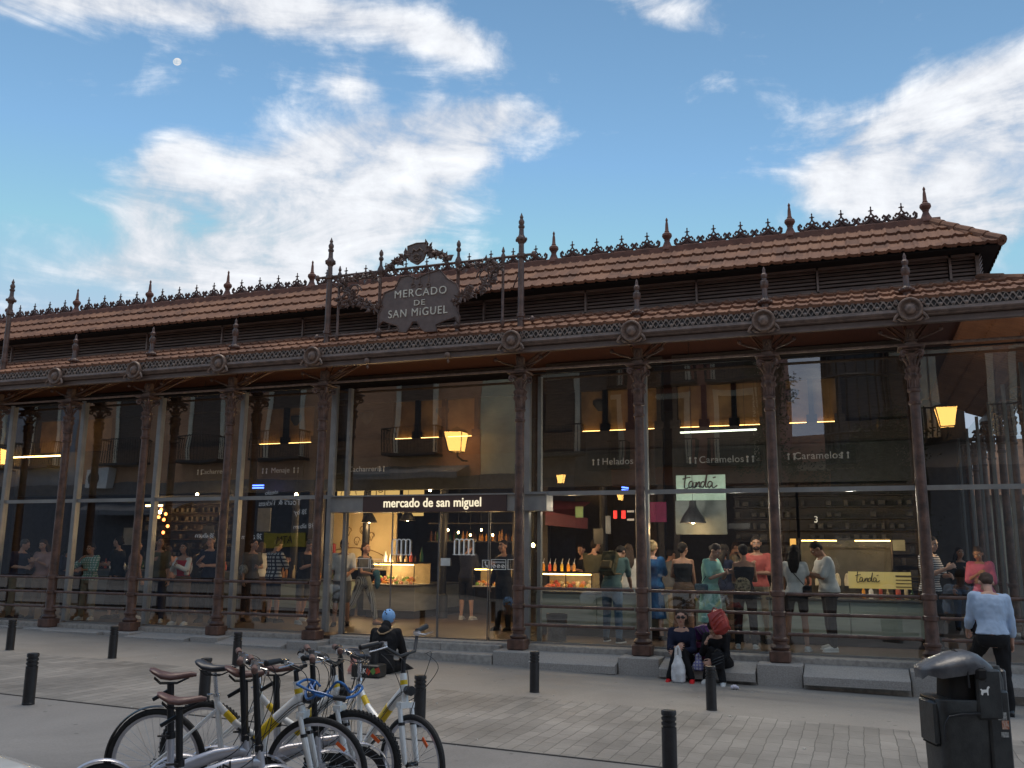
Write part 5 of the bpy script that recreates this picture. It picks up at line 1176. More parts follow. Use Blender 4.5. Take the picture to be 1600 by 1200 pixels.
# ---- inside ------------------------------------------------------------------
def crowd():
    G = None
    J = person('man with a camouflage backpack, teal T-shirt and blue jeans bending over the counter', F(957,1003), R(170), SKIN2, 1.74, False, dict(lean=30, head=(25,-15,0), aL=(50,6,35,20), aR=(45,6,40,20), lL=(8,4,6), lR=(-4,5,4)), (tealg,.42), ('trousers',jean,1), (blk,WHITE), ('short',HAIRD), vox=.0125, face=False)
    backpack(J, 'camouflage backpack with a tan pocket on the man in jeans', camo, cloth('tan_pocket',(.22,.15,.07)))
    person('person in a white top and denim shorts half hidden behind the plain middle column', F(984,992), R(200), SKIN, 1.66, True, dict(aR=HOLD, aL=HOLD), (wht,.4), ('shorts',skirtd,.3), bsh, ('long',HAIRB), vox=.0125)
    J = person('woman with a blond topknot and a long blue patterned dress seen from behind', F(1022,1000), R(172), SKIN, 1.70, True, dict(head=(8,10,0), aL=HOLD2, aR=HOLD2), (blue,.42,.022), ('skirt',blue,.62), bsh, ('bun',HAIRY), vox=.0125, face=False, bulk=1.12)
    b = MB(); tp = J['tp']; b.tube([tp(.83,Vector((-.07,.05,0))), tp(.76,Vector((0,.15,0))), tp(.66,Vector((.11,.13,0))), tp(.58,Vector((.20,.03,0)))],.010,6); c = tp(.56,Vector((.21,.02,0))); bb = MB(); bb.bbx(c,(.07,.22,.17),.02); bagthing('shoulder_bag','small black bag slung across the blue patterned dress','bag',J,bb,blk,(('strap',b,BLACKP),))
    person('woman in a black vest and brown shorts with dark tied hair', F(1070,1002), R(195), SKIN2, 1.68, True, dict(head=(0,-40,0), aL=HOLD2), (blk,0,.012), ('shorts',brown,.38), bsh, ('tied',HAIRD), vox=.0125)
    J = person('woman in a mint green dress looking down at her phone', F(1112,1010), R(62), SKIN, 1.68, True, dict(lean=6, head=(30,0,0), aL=HOLD, aR=HOLD), (mint,.40,.018), ('skirt',mint,.60), wsh, ('tied',HAIRB), vox=.0125)
    phone(J,'black phone in the hands of the woman in mint green')
    b = MB(); c = J['tp'](.55,Vector((-.20,.02,0))); b.bbx(c,(.08,.24,.16),.02); s_ = MB(); s_.tube([J['tp'](.83,Vector((.05,.02,0))),J['tp'](.70,Vector((-.15,-.06,0))),c+Vector((0,0,.08))],.007,5); bagthing('handbag','blue grey handbag hanging at the hip of the woman in mint green','bag',J,b,cloth('bag_blue',(.07,.13,.17)),(('strap',s_,BLACKP),))
    person('dark haired woman in a purple top standing behind the woman in mint green', F(1135,1002), R(150), SKIN2, 1.66, True, dict(aR=HOLD), (navy,.4), ('trousers',brown,1), bsh, ('long',HAIRD), vox=.0125, face=False)
    J = person('woman with dark hair and a bare back in a black halter top and black leggings', F(1167,1013), R(184), SKIN2, 1.64, True, dict(head=(10,20,0), aL=HOLD2, aR=HOLD2), (blk,0,.010), ('trousers',blk,1), wsh, ('short',HAIRD), vox=.0125, face=False)
    b = MB(); b.ell(J['tp'](.60,Vector((.02,.19,0))),(.13,.08,.14),14,10); bagthing('patterned_bag','black and cream leopard print bag on the back of the woman in black leggings','bag',J,b,cloth('leopard',(.45,.36,.22),(.015,.012,.01),scale=26))
    person('bearded man in a coral T-shirt facing the street', F(1188,1004), R(-8), SKIN2, 1.80, False, dict(head=(10,14,0), aL=HOLD2, aR=HOLD), (coral,.42), ('trousers',khaki,1), bsh, ('beard',HAIRD), vox=.011)
    J = person('woman with long black hair in a white sleeveless top and black shorts', F(1248,1017), R(176), SKIN2, 1.64, True, dict(head=(12,0,0), aL=(12,10,20,0), aR=(18,10,60,20), lL=(2,6,3)), (wht,.25,.016), ('shorts',blk,.28), wsh, ('long',HAIRD), vox=.0125, face=False)
    b = MB(); b.tube([J['tp'](.83,Vector((.06,.03,0))),J['tp'](.76,Vector((.05,.14,0))),J['tp'](.62,Vector((-.14,.12,0)))],.008,5); c = J['tp'](.56,Vector((-.18,.05,0))); bb = MB(); bb.bbx(c,(.12,.20,.18),.02); bagthing('shoulder_bag','black shoulder bag of the woman with long black hair','bag',J,bb,blk,(('strap',b,BLACKP),))
    person('young man in a white T-shirt and black trousers looking down to the left', F(1300,1017), R(-70), SKIN2, 1.74, False, dict(lean=8, head=(34,0,0), aL=HOLD, aR=HOLD, lR=(-3,6,4)), (wht,.42,.024), ('trousers',blk,1), wsh, ('short',HAIRD), vox=.011)
    person('man in a striped T-shirt and black trousers behind the last column, looking right', F(1462,1019), R(55), SKIN, 1.80, False, dict(head=(14,0,0), aR=HOLD, aL=HOLD2, lR=(28,4,50)), (strp,.42), ('trousers',blk,1), bsh, ('short',HAIRB), vox=.0125)
    J = person('woman in a loose pink top looking down, seated behind the stooping man', F(1542,1012), R(-10), SKIN2, 1.66, True, dict(head=(26,-10,0), aR=HOLD, aL=HOLD2), (pink,.5,.035), ('trousers',navy,1), bsh, ('tied',HAIRB), vox=.011)
    b = MB(); b.tube([J['tp'](.83,Vector((.07,-.04,0))),J['tp'](.75,Vector((.0,-.15,0))),J['tp'](.64,Vector((-.13,-.12,0)))],.007,5); bb = MB(); bb.bbx(J['tp'](.58,Vector((-.18,-.04,0))),(.10,.18,.16),.02); bagthing('crossbody_bag','dark crossbody bag of the woman in pink','bag',J,bb,blk,(('strap',b,BLACKP),))
    person('dark haired woman standing further back between the side columns', F(1508,985), R(20), SKIN2, 1.68, True, dict(aL=HOLD), (blk,1), ('trousers',jeand,1), bsh, ('long',HAIRD), vox=.0125)
    # entrance bay
    J = person('woman in pale striped trousers walking to the right past the lit counter', F(566,975), R(78), SKIN, 1.70, True, dict(head=(-4,0,0), aL=HOLD2, aR=(15,4,70,25), lL=(22,2,8,4,0), lR=(-24,2,16,4,24)), (grey,.3,.012), ('trousers',strl,.92), (SKIN,BLACKP), ('tied',HAIRB), vox=.0125)
    b = MB(); hh = J['handL']; b.ell(hh+Vector((.02,-.02,-.16)),(.07,.06,.20),12,8); b.ell(hh+Vector((0,0,-.03)),(.09,.06,.08),12,8); t = thing('folded_jacket','blue jacket hanging over the arm of the woman in striped trousers','jacket',J['M'].translation,J['root'].rotation_euler.z); link('cloth',remesh(b,'cloth',cloth('steel_blue',(.06,.16,.22)),.0125,2,.012,14),t)
    person('person in a white shirt and grey shorts standing at the left edge of the entrance', F(532,978), R(25), SKIN2, 1.72, False, dict(head=(6,40,0), aL=(20,8,55,20), lL=(12,3,24,8)), (wht,.42,.02), ('shorts',grey,.46), bsh, ('short',HAIRD), vox=.0125)
    person('man in a dark T-shirt and long black shorts with his back to the doors', F(728,968), R(172), SKIN, 1.76, False, dict(lean=8, head=(20,20,0), aL=HOLD, aR=HOLD), (navy,.42,.02), ('shorts',blk,.5), wsh, ('short',HAIRB), vox=.0125, face=False)
    person('dark dressed person standing in the doorway shadow next to the mast column', F(786,985), R(-20), SKIN2, 1.72, False, dict(aL=HOLD), (blk,1), ('trousers',blk,1), bsh, ('short',HAIRD), vox=.0125)
    # left bays
    person('person in a pale pink top standing by the leftmost panes', F(58,966), R(20), SKIN, 1.68, True, dict(head=(20,0,0), aL=HOLD, aR=HOLD), (palep,.5,.02), ('trousers',brown,1), bsh, ('long',HAIRB), vox=.0125)
    person('woman in a green and white checked shirt and khaki trousers scratching her head', F(134,968), R(10), SKIN2, 1.60, True, dict(head=(8,-10,0), aR=(40,30,120,20), aL=HOLD2), (patt,.75,.024), ('trousers',khaki,1), wsh, ('tied',HAIRD), vox=.0125)
    person('tall woman in a long dark dress turned to the left', F(176,966), R(-80), SKIN, 1.76, True, dict(head=(-4,0,0), aR=HOLD2, aL=HOLD2), (blk,.3,.016), ('skirt',blk,.8), bsh, ('tied',HAIRD), vox=.0125)
    person('person in a pink T-shirt half hidden behind the second column', F(203,966), R(150), SKIN, 1.68, False, {}, (palep,.42), ('trousers',khaki,1), wsh, ('short',HAIRB), vox=.0125, face=False)
    person('man in an olive shirt and jeans standing left of the woman in red', F(240,972), R(30), SKIN2, 1.74, False, dict(aR=HOLD, head=(0,30,0)), (olive,.5), ('trousers',jeand,1), wsh, ('short',HAIRB), vox=.0125)
    person('woman in a red top and open white cardigan', F(280,976), R(6), SKIN2, 1.62, True, dict(aL=HOLD, aR=HOLD), (red,.0,.012), ('trousers',brown,1), wsh, ('long',HAIRD), vox=.0125, extra=lambda J: J['part']('cardigan', cardi(J), wht, .0125, 2, .005))
    person('tall man in a dark blue shirt standing right of the woman in red', F(322,972), R(10), SKIN, 1.78, False, dict(aR=HOLD, aL=HOLD2), (navy,.5), ('trousers',blk,1), bsh, ('short',HAIRG), vox=.0125)
    q_ = person('woman with dark hair and a white patterned bag facing right', F(388,970), R(60), SKIN, 1.72, True, dict(head=(0,30,0), aL=HOLD2), (grey,.3), ('trousers',blk,.8), bsh, ('tied',HAIRD), vox=.0125)
    b = MB(); b.ell(q_['tp'](.62,Vector((-.17,.02,0))),(.09,.15,.13),14,10); bagthing('shoulder_bag','white and grey patterned bag on the shoulder of the woman facing right','bag',q_,b,cloth('bag_pattern',(.55,.55,.50),(.20,.20,.18),scale=22))
    person('man in a navy and white checked shirt and dark shorts seen from behind', F(424,972), R(165), SKIN, 1.74, False, dict(head=(26,0,0), aL=HOLD, aR=HOLD), (chk,.6,.026), ('shorts',navy,.44), bsh, ('short',HAIRB), vox=.0125, face=False)
    person('man in a black T-shirt, pale shorts and white trainers facing right', F(472,974), R(70), SKIN, 1.74, False, dict(lean=8, head=(20,0,0), aL=HOLD2, aR=HOLD, lL=(-14,3,6)), (blk,.42), ('shorts',grey,.46), wsh, ('short',HAIRG), vox=.0125)
def more():
    A = [('man in a grey T-shirt standing deep inside left of the woman in black',1045,985,160,grey,khaki,'short',HAIRD),('person in a red top behind the woman in mint green',1128,990,200,red,blk,'tied',HAIRB),
     ('person in a tan jacket behind the woman with the leopard print bag',1148,985,120,khaki,jeand,'short',HAIRB),('person in dark green deep inside by the Helados stall',925,982,150,olive,blk,'short',HAIRD),
     ('person in a cream top at the back of the bay left of the entrance',402,960,200,wht,brown,'long',HAIRB),('dark clothed person behind the woman in red',300,960,150,blk,blk,'short',HAIRD),
     ('person in a dusty rose shirt behind the man in olive',258,960,-120,palep,jeand,'short',HAIRB),('person in a blue shirt at the far left pane',20,966,90,navy,khaki,'short',HAIRG),
     ('woman in dark blue bending over a table near the leftmost column',88,962,120,navy,blk,'long',HAIRD),('person in black beside the juice counter',918,975,-60,blk,jeand,'tied',HAIRD)]
    for i, (lab, px, py, rz_, t_, b_, hk, hm) in enumerate(A):
        rnd = random.Random(i*7+1)
        person(lab, F(px, py), R(rz_), SKIN if i % 2 else SKIN2, 1.6+.18*rnd.random(), hk != 'short', dict(lean=rnd.uniform(2,16), side=rnd.uniform(-4,4), twist=rnd.uniform(-15,15), head=(rnd.uniform(0,30),rnd.uniform(-35,35),rnd.uniform(-8,8)), aL=HOLD if i % 2 else (rnd.uniform(-10,15),8,20,10), aR=HOLD2 if i % 3 else (5,14,30,20), lL=(rnd.uniform(-6,10),4,5), lR=(rnd.uniform(-6,8),3,8)), (t_,.45), ('trousers',b_,1), bsh, (hk,hm), vox=.0135, face=False)
def cardi(J):
    g = MB(); tp = J['tp']
    for s_ in (1,-1): g.tube([tp(.80,Vector((s_*.12,0,0))), J['el'+('L' if s_>0 else 'R')]],[.062,.054],10); g.tube([tp(.80,Vector((s_*.10,-.03,0))),tp(.72,Vector((s_*.125,-.06,0))),tp(.60,Vector((s_*.12,-.06,0)))],[.05,.055,.05],10); g.tube([J['el'+('L' if s_>0 else 'R')], J['hand'+('L' if s_>0 else 'R')]],[.052,.042],10)
    g.ell(tp(.70,Vector((0,.07,0))),(.16,.06,.22),14,10); return g
import os
if not os.environ.get('NOCROWD'): crowd(); more()

bpy.data.scenes.remove(TS)
# ================================================================ BICYCLES
WPAINT = mat('bike_white', (.86,.87,.86), .28, 0, scale=9, var=.06, coat=.5); SILV = mat('bike_silver', (.55,.55,.60), .28, .5, scale=9, var=.08, coat=.4); YEL = mat('bike_yellow', (.75,.52,.015), .4, var=.1); BROWNL = mat('saddle_brown', (.13,.058,.045), .42, scale=12, col2=(.085,.036,.03), bump=.1)
BRL = mat('grip_brown', (.14,.075,.06), .6, bump=.4, bscale=80); SPOKE = mat('spoke', (.45,.45,.46), .3, .9); DISC = mat('black_metal', (.025,.025,.028), .35, .5)
def wheel_parts(r, w, nsp, rim_m, knob=False):
    t = MB(); rings = []; n = 48
    for i in range(n):
        a = 2*math.pi*i/n; c, s_ = math.cos(a), math.sin(a); rr = r-w
        rings.append([((rr+w*math.cos(b_)*(1.0))*c, w*.95*math.sin(b_), (rr+w*math.cos(b_))*s_) for b_ in [2*math.pi*j/10 for j in range(10)]])
    t.loft(rings, closed=True)
    if knob:
        for i in range(72):
            a = 2*math.pi*i/72
            for y in (-.014,0.0,.014): t.box(((r-.001-abs(y)*.25)*math.cos(a+y*2), y, (r-.001-abs(y)*.25)*math.sin(a+y*2)), (.009,.009,.009), Matrix.Rotation(-a,4,'Y'))
    rm = MB(); rings = []; ro, ri = r-w*1.75, r-w*1.75-.020
    for i in range(n):
        a = 2*math.pi*i/n; c, s_ = math.cos(a), math.sin(a)
        rings.append([(q*c, y, q*s_) for q, y in ((ro,-.012),(ro,.012),(ri,.008),(ri,-.008))])
    rm.loft(rings, closed=True)
    sp = MB()
    for i in range(nsp):
        a = 2*math.pi*i/nsp; b_ = a + (.45 if i % 2 else -.45)*(1); y = .025*(1 if i % 4 < 2 else -1)
        sp.tube([(.022*math.cos(b_), y, .022*math.sin(b_)), (ri*math.cos(a), 0, ri*math.sin(a))], .0013, 4)
    hb = MB(); hb.tube([(0,-.055,0),(0,-.045,0),(0,-.035,0),(0,.035,0),(0,.045,0),(0,.055,0)], [.008,.02,.016,.016,.02,.008], 12)
    return t.mesh('wheel', RUBBER), rm.mesh('rim', rim_m), sp.mesh('spokes', SPOKE, False), hb.mesh('hub', DISC)
def put_wheel(root, parts, x, z, steer=0):
    t, rm, sp, hb = parts; w = link('wheel', t, root, (x,0,z), steer); link('rim', rm, w); link('spokes', sp, w); link('hub', hb, w); return w
def arc(r, a0, a1, n, cx, cz, w, th=.003):
    b = MB(); rings = []
    for i in range(n+1):
        a = R(a0+(a1-a0)*i/n); rr = [(y, r + .010*math.cos(y/w*1.4)) for y in [w*(-1+2*j/6) for j in range(7)]]
        rings.append([(cx+q*math.cos(a), y, cz+q*math.sin(a)) for y, q in rr]+[(cx+(q-th)*math.cos(a), y, cz+(q-th)*math.sin(a)) for y, q in rr[::-1]])
    b.loft(rings); return b
def saddle(root, x, z, m, L=.27, w=.075, tilt=0, name='saddle'):
    b = MB(); rings = []
    for (t, ww, h, dz) in ((0,.55,.010,.040),(.08,.95,.020,.030),(.25,1.0,.028,.004),(.45,.62,.027,-.008),(.65,.36,.024,-.004),(.88,.27,.022,.005),(1,.12,.012,.004)):
        X = x-.12+t*L; rings.append([(X, ww*w*math.cos(a), z+dz+h*(math.sin(a) if math.sin(a) > 0 else .75*math.sin(a))*(1)) for a in [2*math.pi*j/14 for j in range(14)]])
    b.loft(rings); s_ = b.build(name, m, root, world=False, ang=70)
    r_ = MB()
    for y in (-.025,.025): r_.tube([(x-.09,y,z-.01),(x-.05,y,z-.045),(x+.05,y,z-.045),(x+.12,y*.4,z-.012)], .004, 6)
    if name == 'saddle_': pass
    r_.build('saddle_rails', DISC, s_, world=False)
    return s_
def handlebar(root, x, z, half, rise, back, m, gm, steer=0, levers=True, tilt=0):
    h = link('handlebar', MB().tube([(0,0,0),(0,.06,.0)],.014,8).mesh('h',m), root, (x,0,z), steer); h.rotation_euler = (R(tilt),0,steer)
    b = MB(); pts = [(-back,-half,rise),(-back*.7,-half+.12,rise),(0,-.07,.0),(0,.07,.0),(-back*.7,half-.12,rise),(-back,half,rise)]
    b.tube(pts, .0125, 8); h.data = b.mesh('handlebar', m)
    for s_ in (1,-1):
        g = MB(); g.tube([(-back*.72,s_*(half-.125),rise),(-back*.86,s_*(half-.06),rise),(-back*1.02,s_*(half+.006),rise)], [.017,.0195,.020], 12); g.ell((-back*1.02,s_*(half+.006),rise),(.0205,.010,.0205),12,8); link('grip', g.mesh('grip', gm), h)
        if levers:
            l = MB(); l.box((-back*.6+.012,s_*(half-.15),rise-.008),(.045,.03,.03)); l.tube([(-back*.6+.03,s_*(half-.15),rise-.01),(-back*.6+.075,s_*(half-.13),rise-.018),(-back*.8+.07,s_*(half-.05),rise-.025),(-back*.9+.06,s_*(half-.01),rise-.028)], [.006,.006,.005,.006], 6); link('brake_lever', l.mesh('brake_lever', CHROME), h)
    return h
def cables(root, pts_list, r=.0028):
    for pts in pts_list:
        P = [Vector(p) for p in pts]; out = []
        for i in range(len(P)-1):
            p0 = P[max(i-1,0)]; p1 = P[i]; p2 = P[i+1]; p3 = P[min(i+2,len(P)-1)]
            for k in range(6):
                t = k/6; out.append(.5*((2*p1)+(-p0+p2)*t+(2*p0-5*p1+4*p2-p3)*t*t+(-p0+3*p1-3*p2+p3)*t**3))
        out.append(P[-1]); MB().tube(out, r, 5).build('cable', BLACKP, root, world=False)
def ebike(label, steer=0, knob=False, r=.345, rear_guard=True, up_=0.0, tl=0):
    t = thing('bicycle', label, 'bicycle', (0,0,0), 0, 'bicycles parked in the foreground')
    W_ = wheel_parts(r, .021 if not knob else .025, 32, SILV, knob); wb = 1.09
    put_wheel(t, W_, 0, r); 
    f = MB()
    BB, ST, HT, HB = (.47,0,.29), (.38,0,.80), (.925,0,.905), (.965,0,.755)
    f.tube([BB,(.38,0,.80)], [.020,.018], 12); f.tube([(.955,0,.80),(.80,0,.66),(.62,0,.47),BB], [.036,.036,.034,.030], 14, flat=.75); f.tube([(.39,0,.74),(.53,0,.62),(.69,0,.54)], [.021,.022,.022], 12); f.tube([HT,HB],[.025,.026],14)
    for s_ in (1,-1): f.tube([(.44,s_*.03,.30),(.25,s_*.055,.315),(0,s_*.06,r)],[.012,.010,.009],8); f.tube([(.392,s_*.018,.70),(.18,s_*.05,.50),(0,s_*.06,r)],[.010,.009,.008],8)
    fr = f.build('frame', WPAINT, t, world=False)
    d = MB(); d.tube([(.90,0,.755),(.84,0,.695)],[.0375,.0375],14,flat=.77); fr2 = MB(); fr2.tube([(.80,0,.661),(.70,0,.557)],[.0378,.037],14,flat=.77)
    d = MB(); d.tube([(.80,0,.661),(.665,0,.519)],[.0378,.0362],14,flat=.78); d.build('yellow_decal', YEL, fr, world=False)
    d = MB(); d.tube([(.455,0,.684),(.515,0,.633)],[.0226,.0229],12); d.build('yellow_decal', YEL, fr, world=False)
    d = MB(); d.tube([(.937,0,.86),(.945,0,.83)],[.0268,.0268],14); d.build('yellow_decal', YEL, fr, world=False)
    fk = link('fork', MB().tube([(0,0,.0),(0,0,.1)],.02,8).mesh('x',WPAINT), t, (HB[0],0,HB[2]), steer); b = MB(); b.tube([(.0,0,.0),(.012,0,-.045)],[.023,.026],12); b.box((.016,0,-.055),(.05,.13,.04))
    for s_ in (1,-1): b.tube([(.016,s_*.055,-.06),(.05,s_*.055,-.19),(.052,s_*.055,-.19)],[.017,.017,.017],10); b.tube([(.050,s_*.055,-.18),(.115,s_*.055,-(.755-r)+.01),(.125,s_*.055,-(.755-r))],[.022,.017,.010],10)
    fk.data = b.mesh('fork', WPAINT); bb = MB()
    for s_ in (1,-1): bb.tube([(.048,s_*.055,-.165),(.052,s_*.055,-.185)],.0235,10)
    link('fork_seal', bb.mesh('fork_seal', BLACKP), fk)
    cw, sw_ = math.cos(steer), math.sin(steer)
    w = put_wheel(t, W_, HB[0]+.125*cw, r, steer); w.location.y = .125*sw_
    st = MB(); st.tube([(.925,0,.90),(.915,0,.965+up_),(.955,0,.995+up_)],[.017,.017,.016],10); st.build('stem', DISC, t, world=False)
    handlebar(t, .955, .995+up_, .31, .06+up_, .12, BLACKP, BLACKP, steer, tilt=tl)
    sp = MB(); sp.tube([(.382,0,.79),(.357,0,.935)],.0135,10); sp.tube([(.384,0,.785),(.379,0,.805)],.024,12); sp.tube([(.36,-.02,.80),(.34,-.05,.80)],.006,6); sp.build('seat_post', CHROME, t, world=False)
    saddle(t, .35, .965, mat('saddle_black',(.022,.024,.032),.38,var=.2))
    if rear_guard: arc(r+.010, 66, 190, 24, 0, r, .020).build('mudguard', mat('guard_black',(.02,.02,.023),.3,coat=.4), t, world=False)
    c = MB(); c.tube([(.43,-.045,.29),(.43,-.055,.29)],[.075,.075],24); c.build('chainring', DISC, t, world=False)
    for s_, a in ((1,40),(-1,220)):
        c = MB(); e = (.43+.165*math.cos(R(a)), s_*.075, .29+.165*math.sin(R(a))); c.tube([(.43,s_*.06,.29), e],[.014,.011],8); cr_ = c.build('crank', DISC, t, world=False); c = MB(); c.bbx((e[0],s_*.12,e[2]),(.09,.08,.022),.005); link('pedal', c.mesh('pedal', BLACKP), cr_)
    c = MB(); c.tube([(.43,-.05,.36),(.0,-.045,r+.035)],.004,4); c.tube([(.43,-.05,.22),(.06,-.045,r-.10),(.0,-.045,r-.035)],.004,4); c.build('chain', DISC, t, world=False)
    cables(t, [[(.93,.18,1.04),(1.08,.12,1.06),(1.14,.03,.92),(1.05,.02,.72),(1.0,.03,.62)],[(.93,-.18,1.04),(1.10,-.14,1.02),(1.08,-.06,.84),(.93,-.035,.76),(.78,-.04,.62)],[(.92,-.20,1.04),(1.05,-.20,.98),(1.03,-.08,.80),(.90,-.04,.72),(.60,-.04,.42)],[(.92,.20,1.04),(1.12,.16,.96),(1.05,.06,.78),(.92,.03,.70)]])
    rf = MB(); rf.box((HB[0]+.125+.0+.16,-.012,r+.17),(.075,.006,.022),Matrix.Rotation(R(38),4,'Y')); rf.build('reflector', mat('reflector_orange',(.75,.12,.02),.3), t, world=False)
    lt = MB(); lt.lathe([(.002,-.03),(.03,-.028),(.034,0),(.034,.03),(.002,.032)], o=(1.01,0,.80), n=14, axis='X'); lt.build('headlight', BLACKP, t, world=False)
    return t
def folding(label, r=.215, brand=False, h=0, h_=0):
    t = thing('folding_bicycle', label, 'bicycle', (0,0,0), 0, 'folding bicycles parked in the foreground')
    W_ = wheel_parts(r, .019, 20, DISC); wb = .93
    put_wheel(t, W_, 0, r); put_wheel(t, W_, wb, r)
    f = MB(); f.tube([(.20,0,.24),(.34,0,.315),(.50,0,.40),(.66,0,.455),(.80,0,.475)], [.028,.036,.042,.040,.034], 16, flat=.8); f.tube([(.835,0,.545),(.86,0,.40)],[.026,.027],14); f.tube([(.80,0,.475),(.85,0,.47)],[.034,.028],12)
    f.tube([(.41,0,.22),(.375,0,.60-h_)],[.024,.024],14)
    for s_ in (1,-1): f.tube([(.36,s_*.03,.25),(.12,s_*.055,.22),(0,s_*.055,r)],[.012,.010,.009],8); f.tube([(.39,s_*.02,.42),(.16,s_*.05,.30),(0,s_*.055,r)],[.010,.009,.008],8)
    fr = f.build('frame', SILV, t, world=False)
    if brand:
        me = text_mesh("B'TWIN", .062, BLACKP, 'lettering', extr=.001, shear=.25, bold=.001); o = bpy.data.objects.new('lettering', me); COL.objects.link(o); o.parent = fr; o.location = (.55,-.0350,.416); o.rotation_euler = (R(90),R(-24),0); o.scale = (1.25,1,1)
    b = MB(); b.tube([(.86,0,.41),(.875,0,.35)],.022,12); b.box((.88,0,.36+.0),(.05,.11,.03))
    for s_ in (1,-1): b.tube([(.88,s_*.05,.36),(wb,s_*.05,r)],[.014,.009],8)
    b.build('fork', SILV, t, world=False)
    b = MB(); b.bbx((.832,0,.555),(.05,.05,.05),.008); b.tube([(.83,0,.55),(.775,0,.98+h)],[.021,.018],12); b.tube([(.78,-.022,.62),(.80,-.024,.60)],.008,6); b.build('handlebar_post', DISC, t, world=False)
    handlebar(t, .772, .99+h, .26, .045, .02, BLACKP, BRL)
    sp = MB(); sp.tube([(.376,0,.585-h_),(.347,0,.90-h_)],.0215,12); sp.tube([(.378,0,.565-h_),(.374,0,.605-h_)],.031,12); sp.tube([(.35,0,.86-h_),(.25,0,.80-h_)],[.014,.012],8); sp.tube([(.37,-.03,.585-h_),(.30,-.045,.59-h_)],.007,6); sp.build('seat_post', DISC, t, world=False)
    saddle(t, .335, .945-h_, BROWNL, .285, .08)
    arc(r+.018, 30, 175, 20, 0, r, .026).build('mudguard', SILV, t, world=False); arc(r+.018, 15, 120, 16, wb, r, .026).build('mudguard', SILV, t, world=False)
    c = MB(); c.tube([(.41,-.045,.22),(.41,-.055,.22)],[.07,.07],24); c.build('chainring', DISC, t, world=False)
    for s_, a in ((1,200),(-1,20)):
        c = MB(); e = (.41+.15*math.cos(R(a)), s_*.075, .22+.15*math.sin(R(a))); c.tube([(.41,s_*.06,.22), e],[.013,.010],8); cr_ = c.build('crank', DISC, t, world=False)
        c = MB(); X, Y_, Z_ = e[0], s_*.12, e[2]
        for (a_, b_) in (((-.04,-.045),(.04,-.045)),((.04,-.045),(.04,.045)),((.04,.045),(-.04,.045)),((-.04,.045),(-.04,-.045))): c.tube([(X+a_[0],Y_+a_[1],Z_),(X+b_[0],Y_+b_[1],Z_)],.007,5)
        link('pedal', c.mesh('pedal', BLACKP), cr_)
    cables(t, [[(.80,.15,1.03+h),(.90,.10,.98+h),(.90,.03,.75),(.88,.02,.55),(.90,.02,.42)],[(.80,-.15,1.03+h),(.92,-.10,.95+h),(.87,-.04,.70),(.80,-.03,.50),(.60,-.03,.38)],[(.80,-.13,1.03+h),(.88,-.12,.90+h),(.82,-.05,.66),(.76,-.04,.52)]])
    return t
def place(t, pr, pf, lean=0):
    """rear and front hub as (photo x, depth): stand on the ground there"""
    def g(px, d): p = CAM + (RT*((px-800)/FPX) + FW + UP*((600-1190)/FPX))*d; return p
    a, c = g(*pr), g(*pf); t.location = (a.x, a.y, gz(a.x)); t.rotation_euler = (R(lean), R(1.1), math.atan2(c.y-a.y, c.x-a.x)); return t
place(folding("silver folding bicycle with B'TWIN lettering on its frame, nearest the viewer at the left", brand=True, h=.02, h_=.10), (172,5.34), (408,5.60), 2)
place(folding("silver folding bicycle close behind the lettered one, its brown grip the upper of the pair", h=.03), (160,5.62), (398,5.88), 2)
place(folding('folding bicycle whose brown saddle shows left of the black handlebar posts', h=.04), (282,5.82), (500,6.06), 3)
place(folding('folding bicycle whose brown saddle points at the blue cable lock', h=.04), (336,6.04), (552,6.26), -2)
place(ebike('white bicycle with a black saddle and the widest front wheel of the row'), (243,6.0), (492,5.88), 1)
place(ebike('white bicycle with the knobbly front tyre, second from the right', knob=True, rear_guard=False), (318,6.35), (553,6.15), 1)
place(ebike('rightmost white bicycle with yellow decals and raised black handlebars', steer=R(6), r=.325, up_=.05, tl=13), (505,7.0), (655,6.15), -3)
# blue cable lock tying the bars together
def on(px, py, d): return CAM + ray(px,py)*d
lk = thing('cable_lock', 'blue coiled cable lock strung between the bicycle handlebars', 'bicycle lock', on(520,1085,5.8))
BLU = mat('lock_blue', (.015,.11,.35), .35, coat=.4)
def smooth_path(P, k=6, closed=False):
    out = []
    for i in range(len(P)-1):
        p0, p1, p2, p3 = P[max(i-1,0)], P[i], P[i+1], P[min(i+2,len(P)-1)]
        for j in range(k): t = j/k; out.append(.5*((2*p1)+(-p0+p2)*t+(2*p0-5*p1+4*p2-p3)*t*t+(-p0+3*p1-3*p2+p3)*t**3))
    return out+[P[-1]]
P_ = [on(464,1069,5.70),on(482,1078,5.62),on(505,1084,5.60),on(528,1091,5.62),on(552,1088,5.7),on(566,1076,5.8),on(560,1071,5.9),on(548,1082,5.85),on(538,1070,5.8),on(526,1066,5.85),on(515,1078,5.85),on(503,1088,5.8),on(487,1080,5.75),on(492,1066,5.85),on(478,1062,5.8),on(464,1069,5.70)]
MB().tube(smooth_path(P_), .0085, 8).build('cable', BLU, lk)
P_ = [on(485,1070,5.75),on(492,1086,5.7),on(480,1092,5.75),on(478,1078,5.85),on(490,1064,5.9),on(500,1072,5.85)]
MB().tube(smooth_path(P_), .0085, 8).build('cable', BLU, lk)
b = MB(); b.tube([on(520,1090,5.6),on(540,1092,5.62)],.016,10); b.build('lock_barrel', BLACKP, lk)
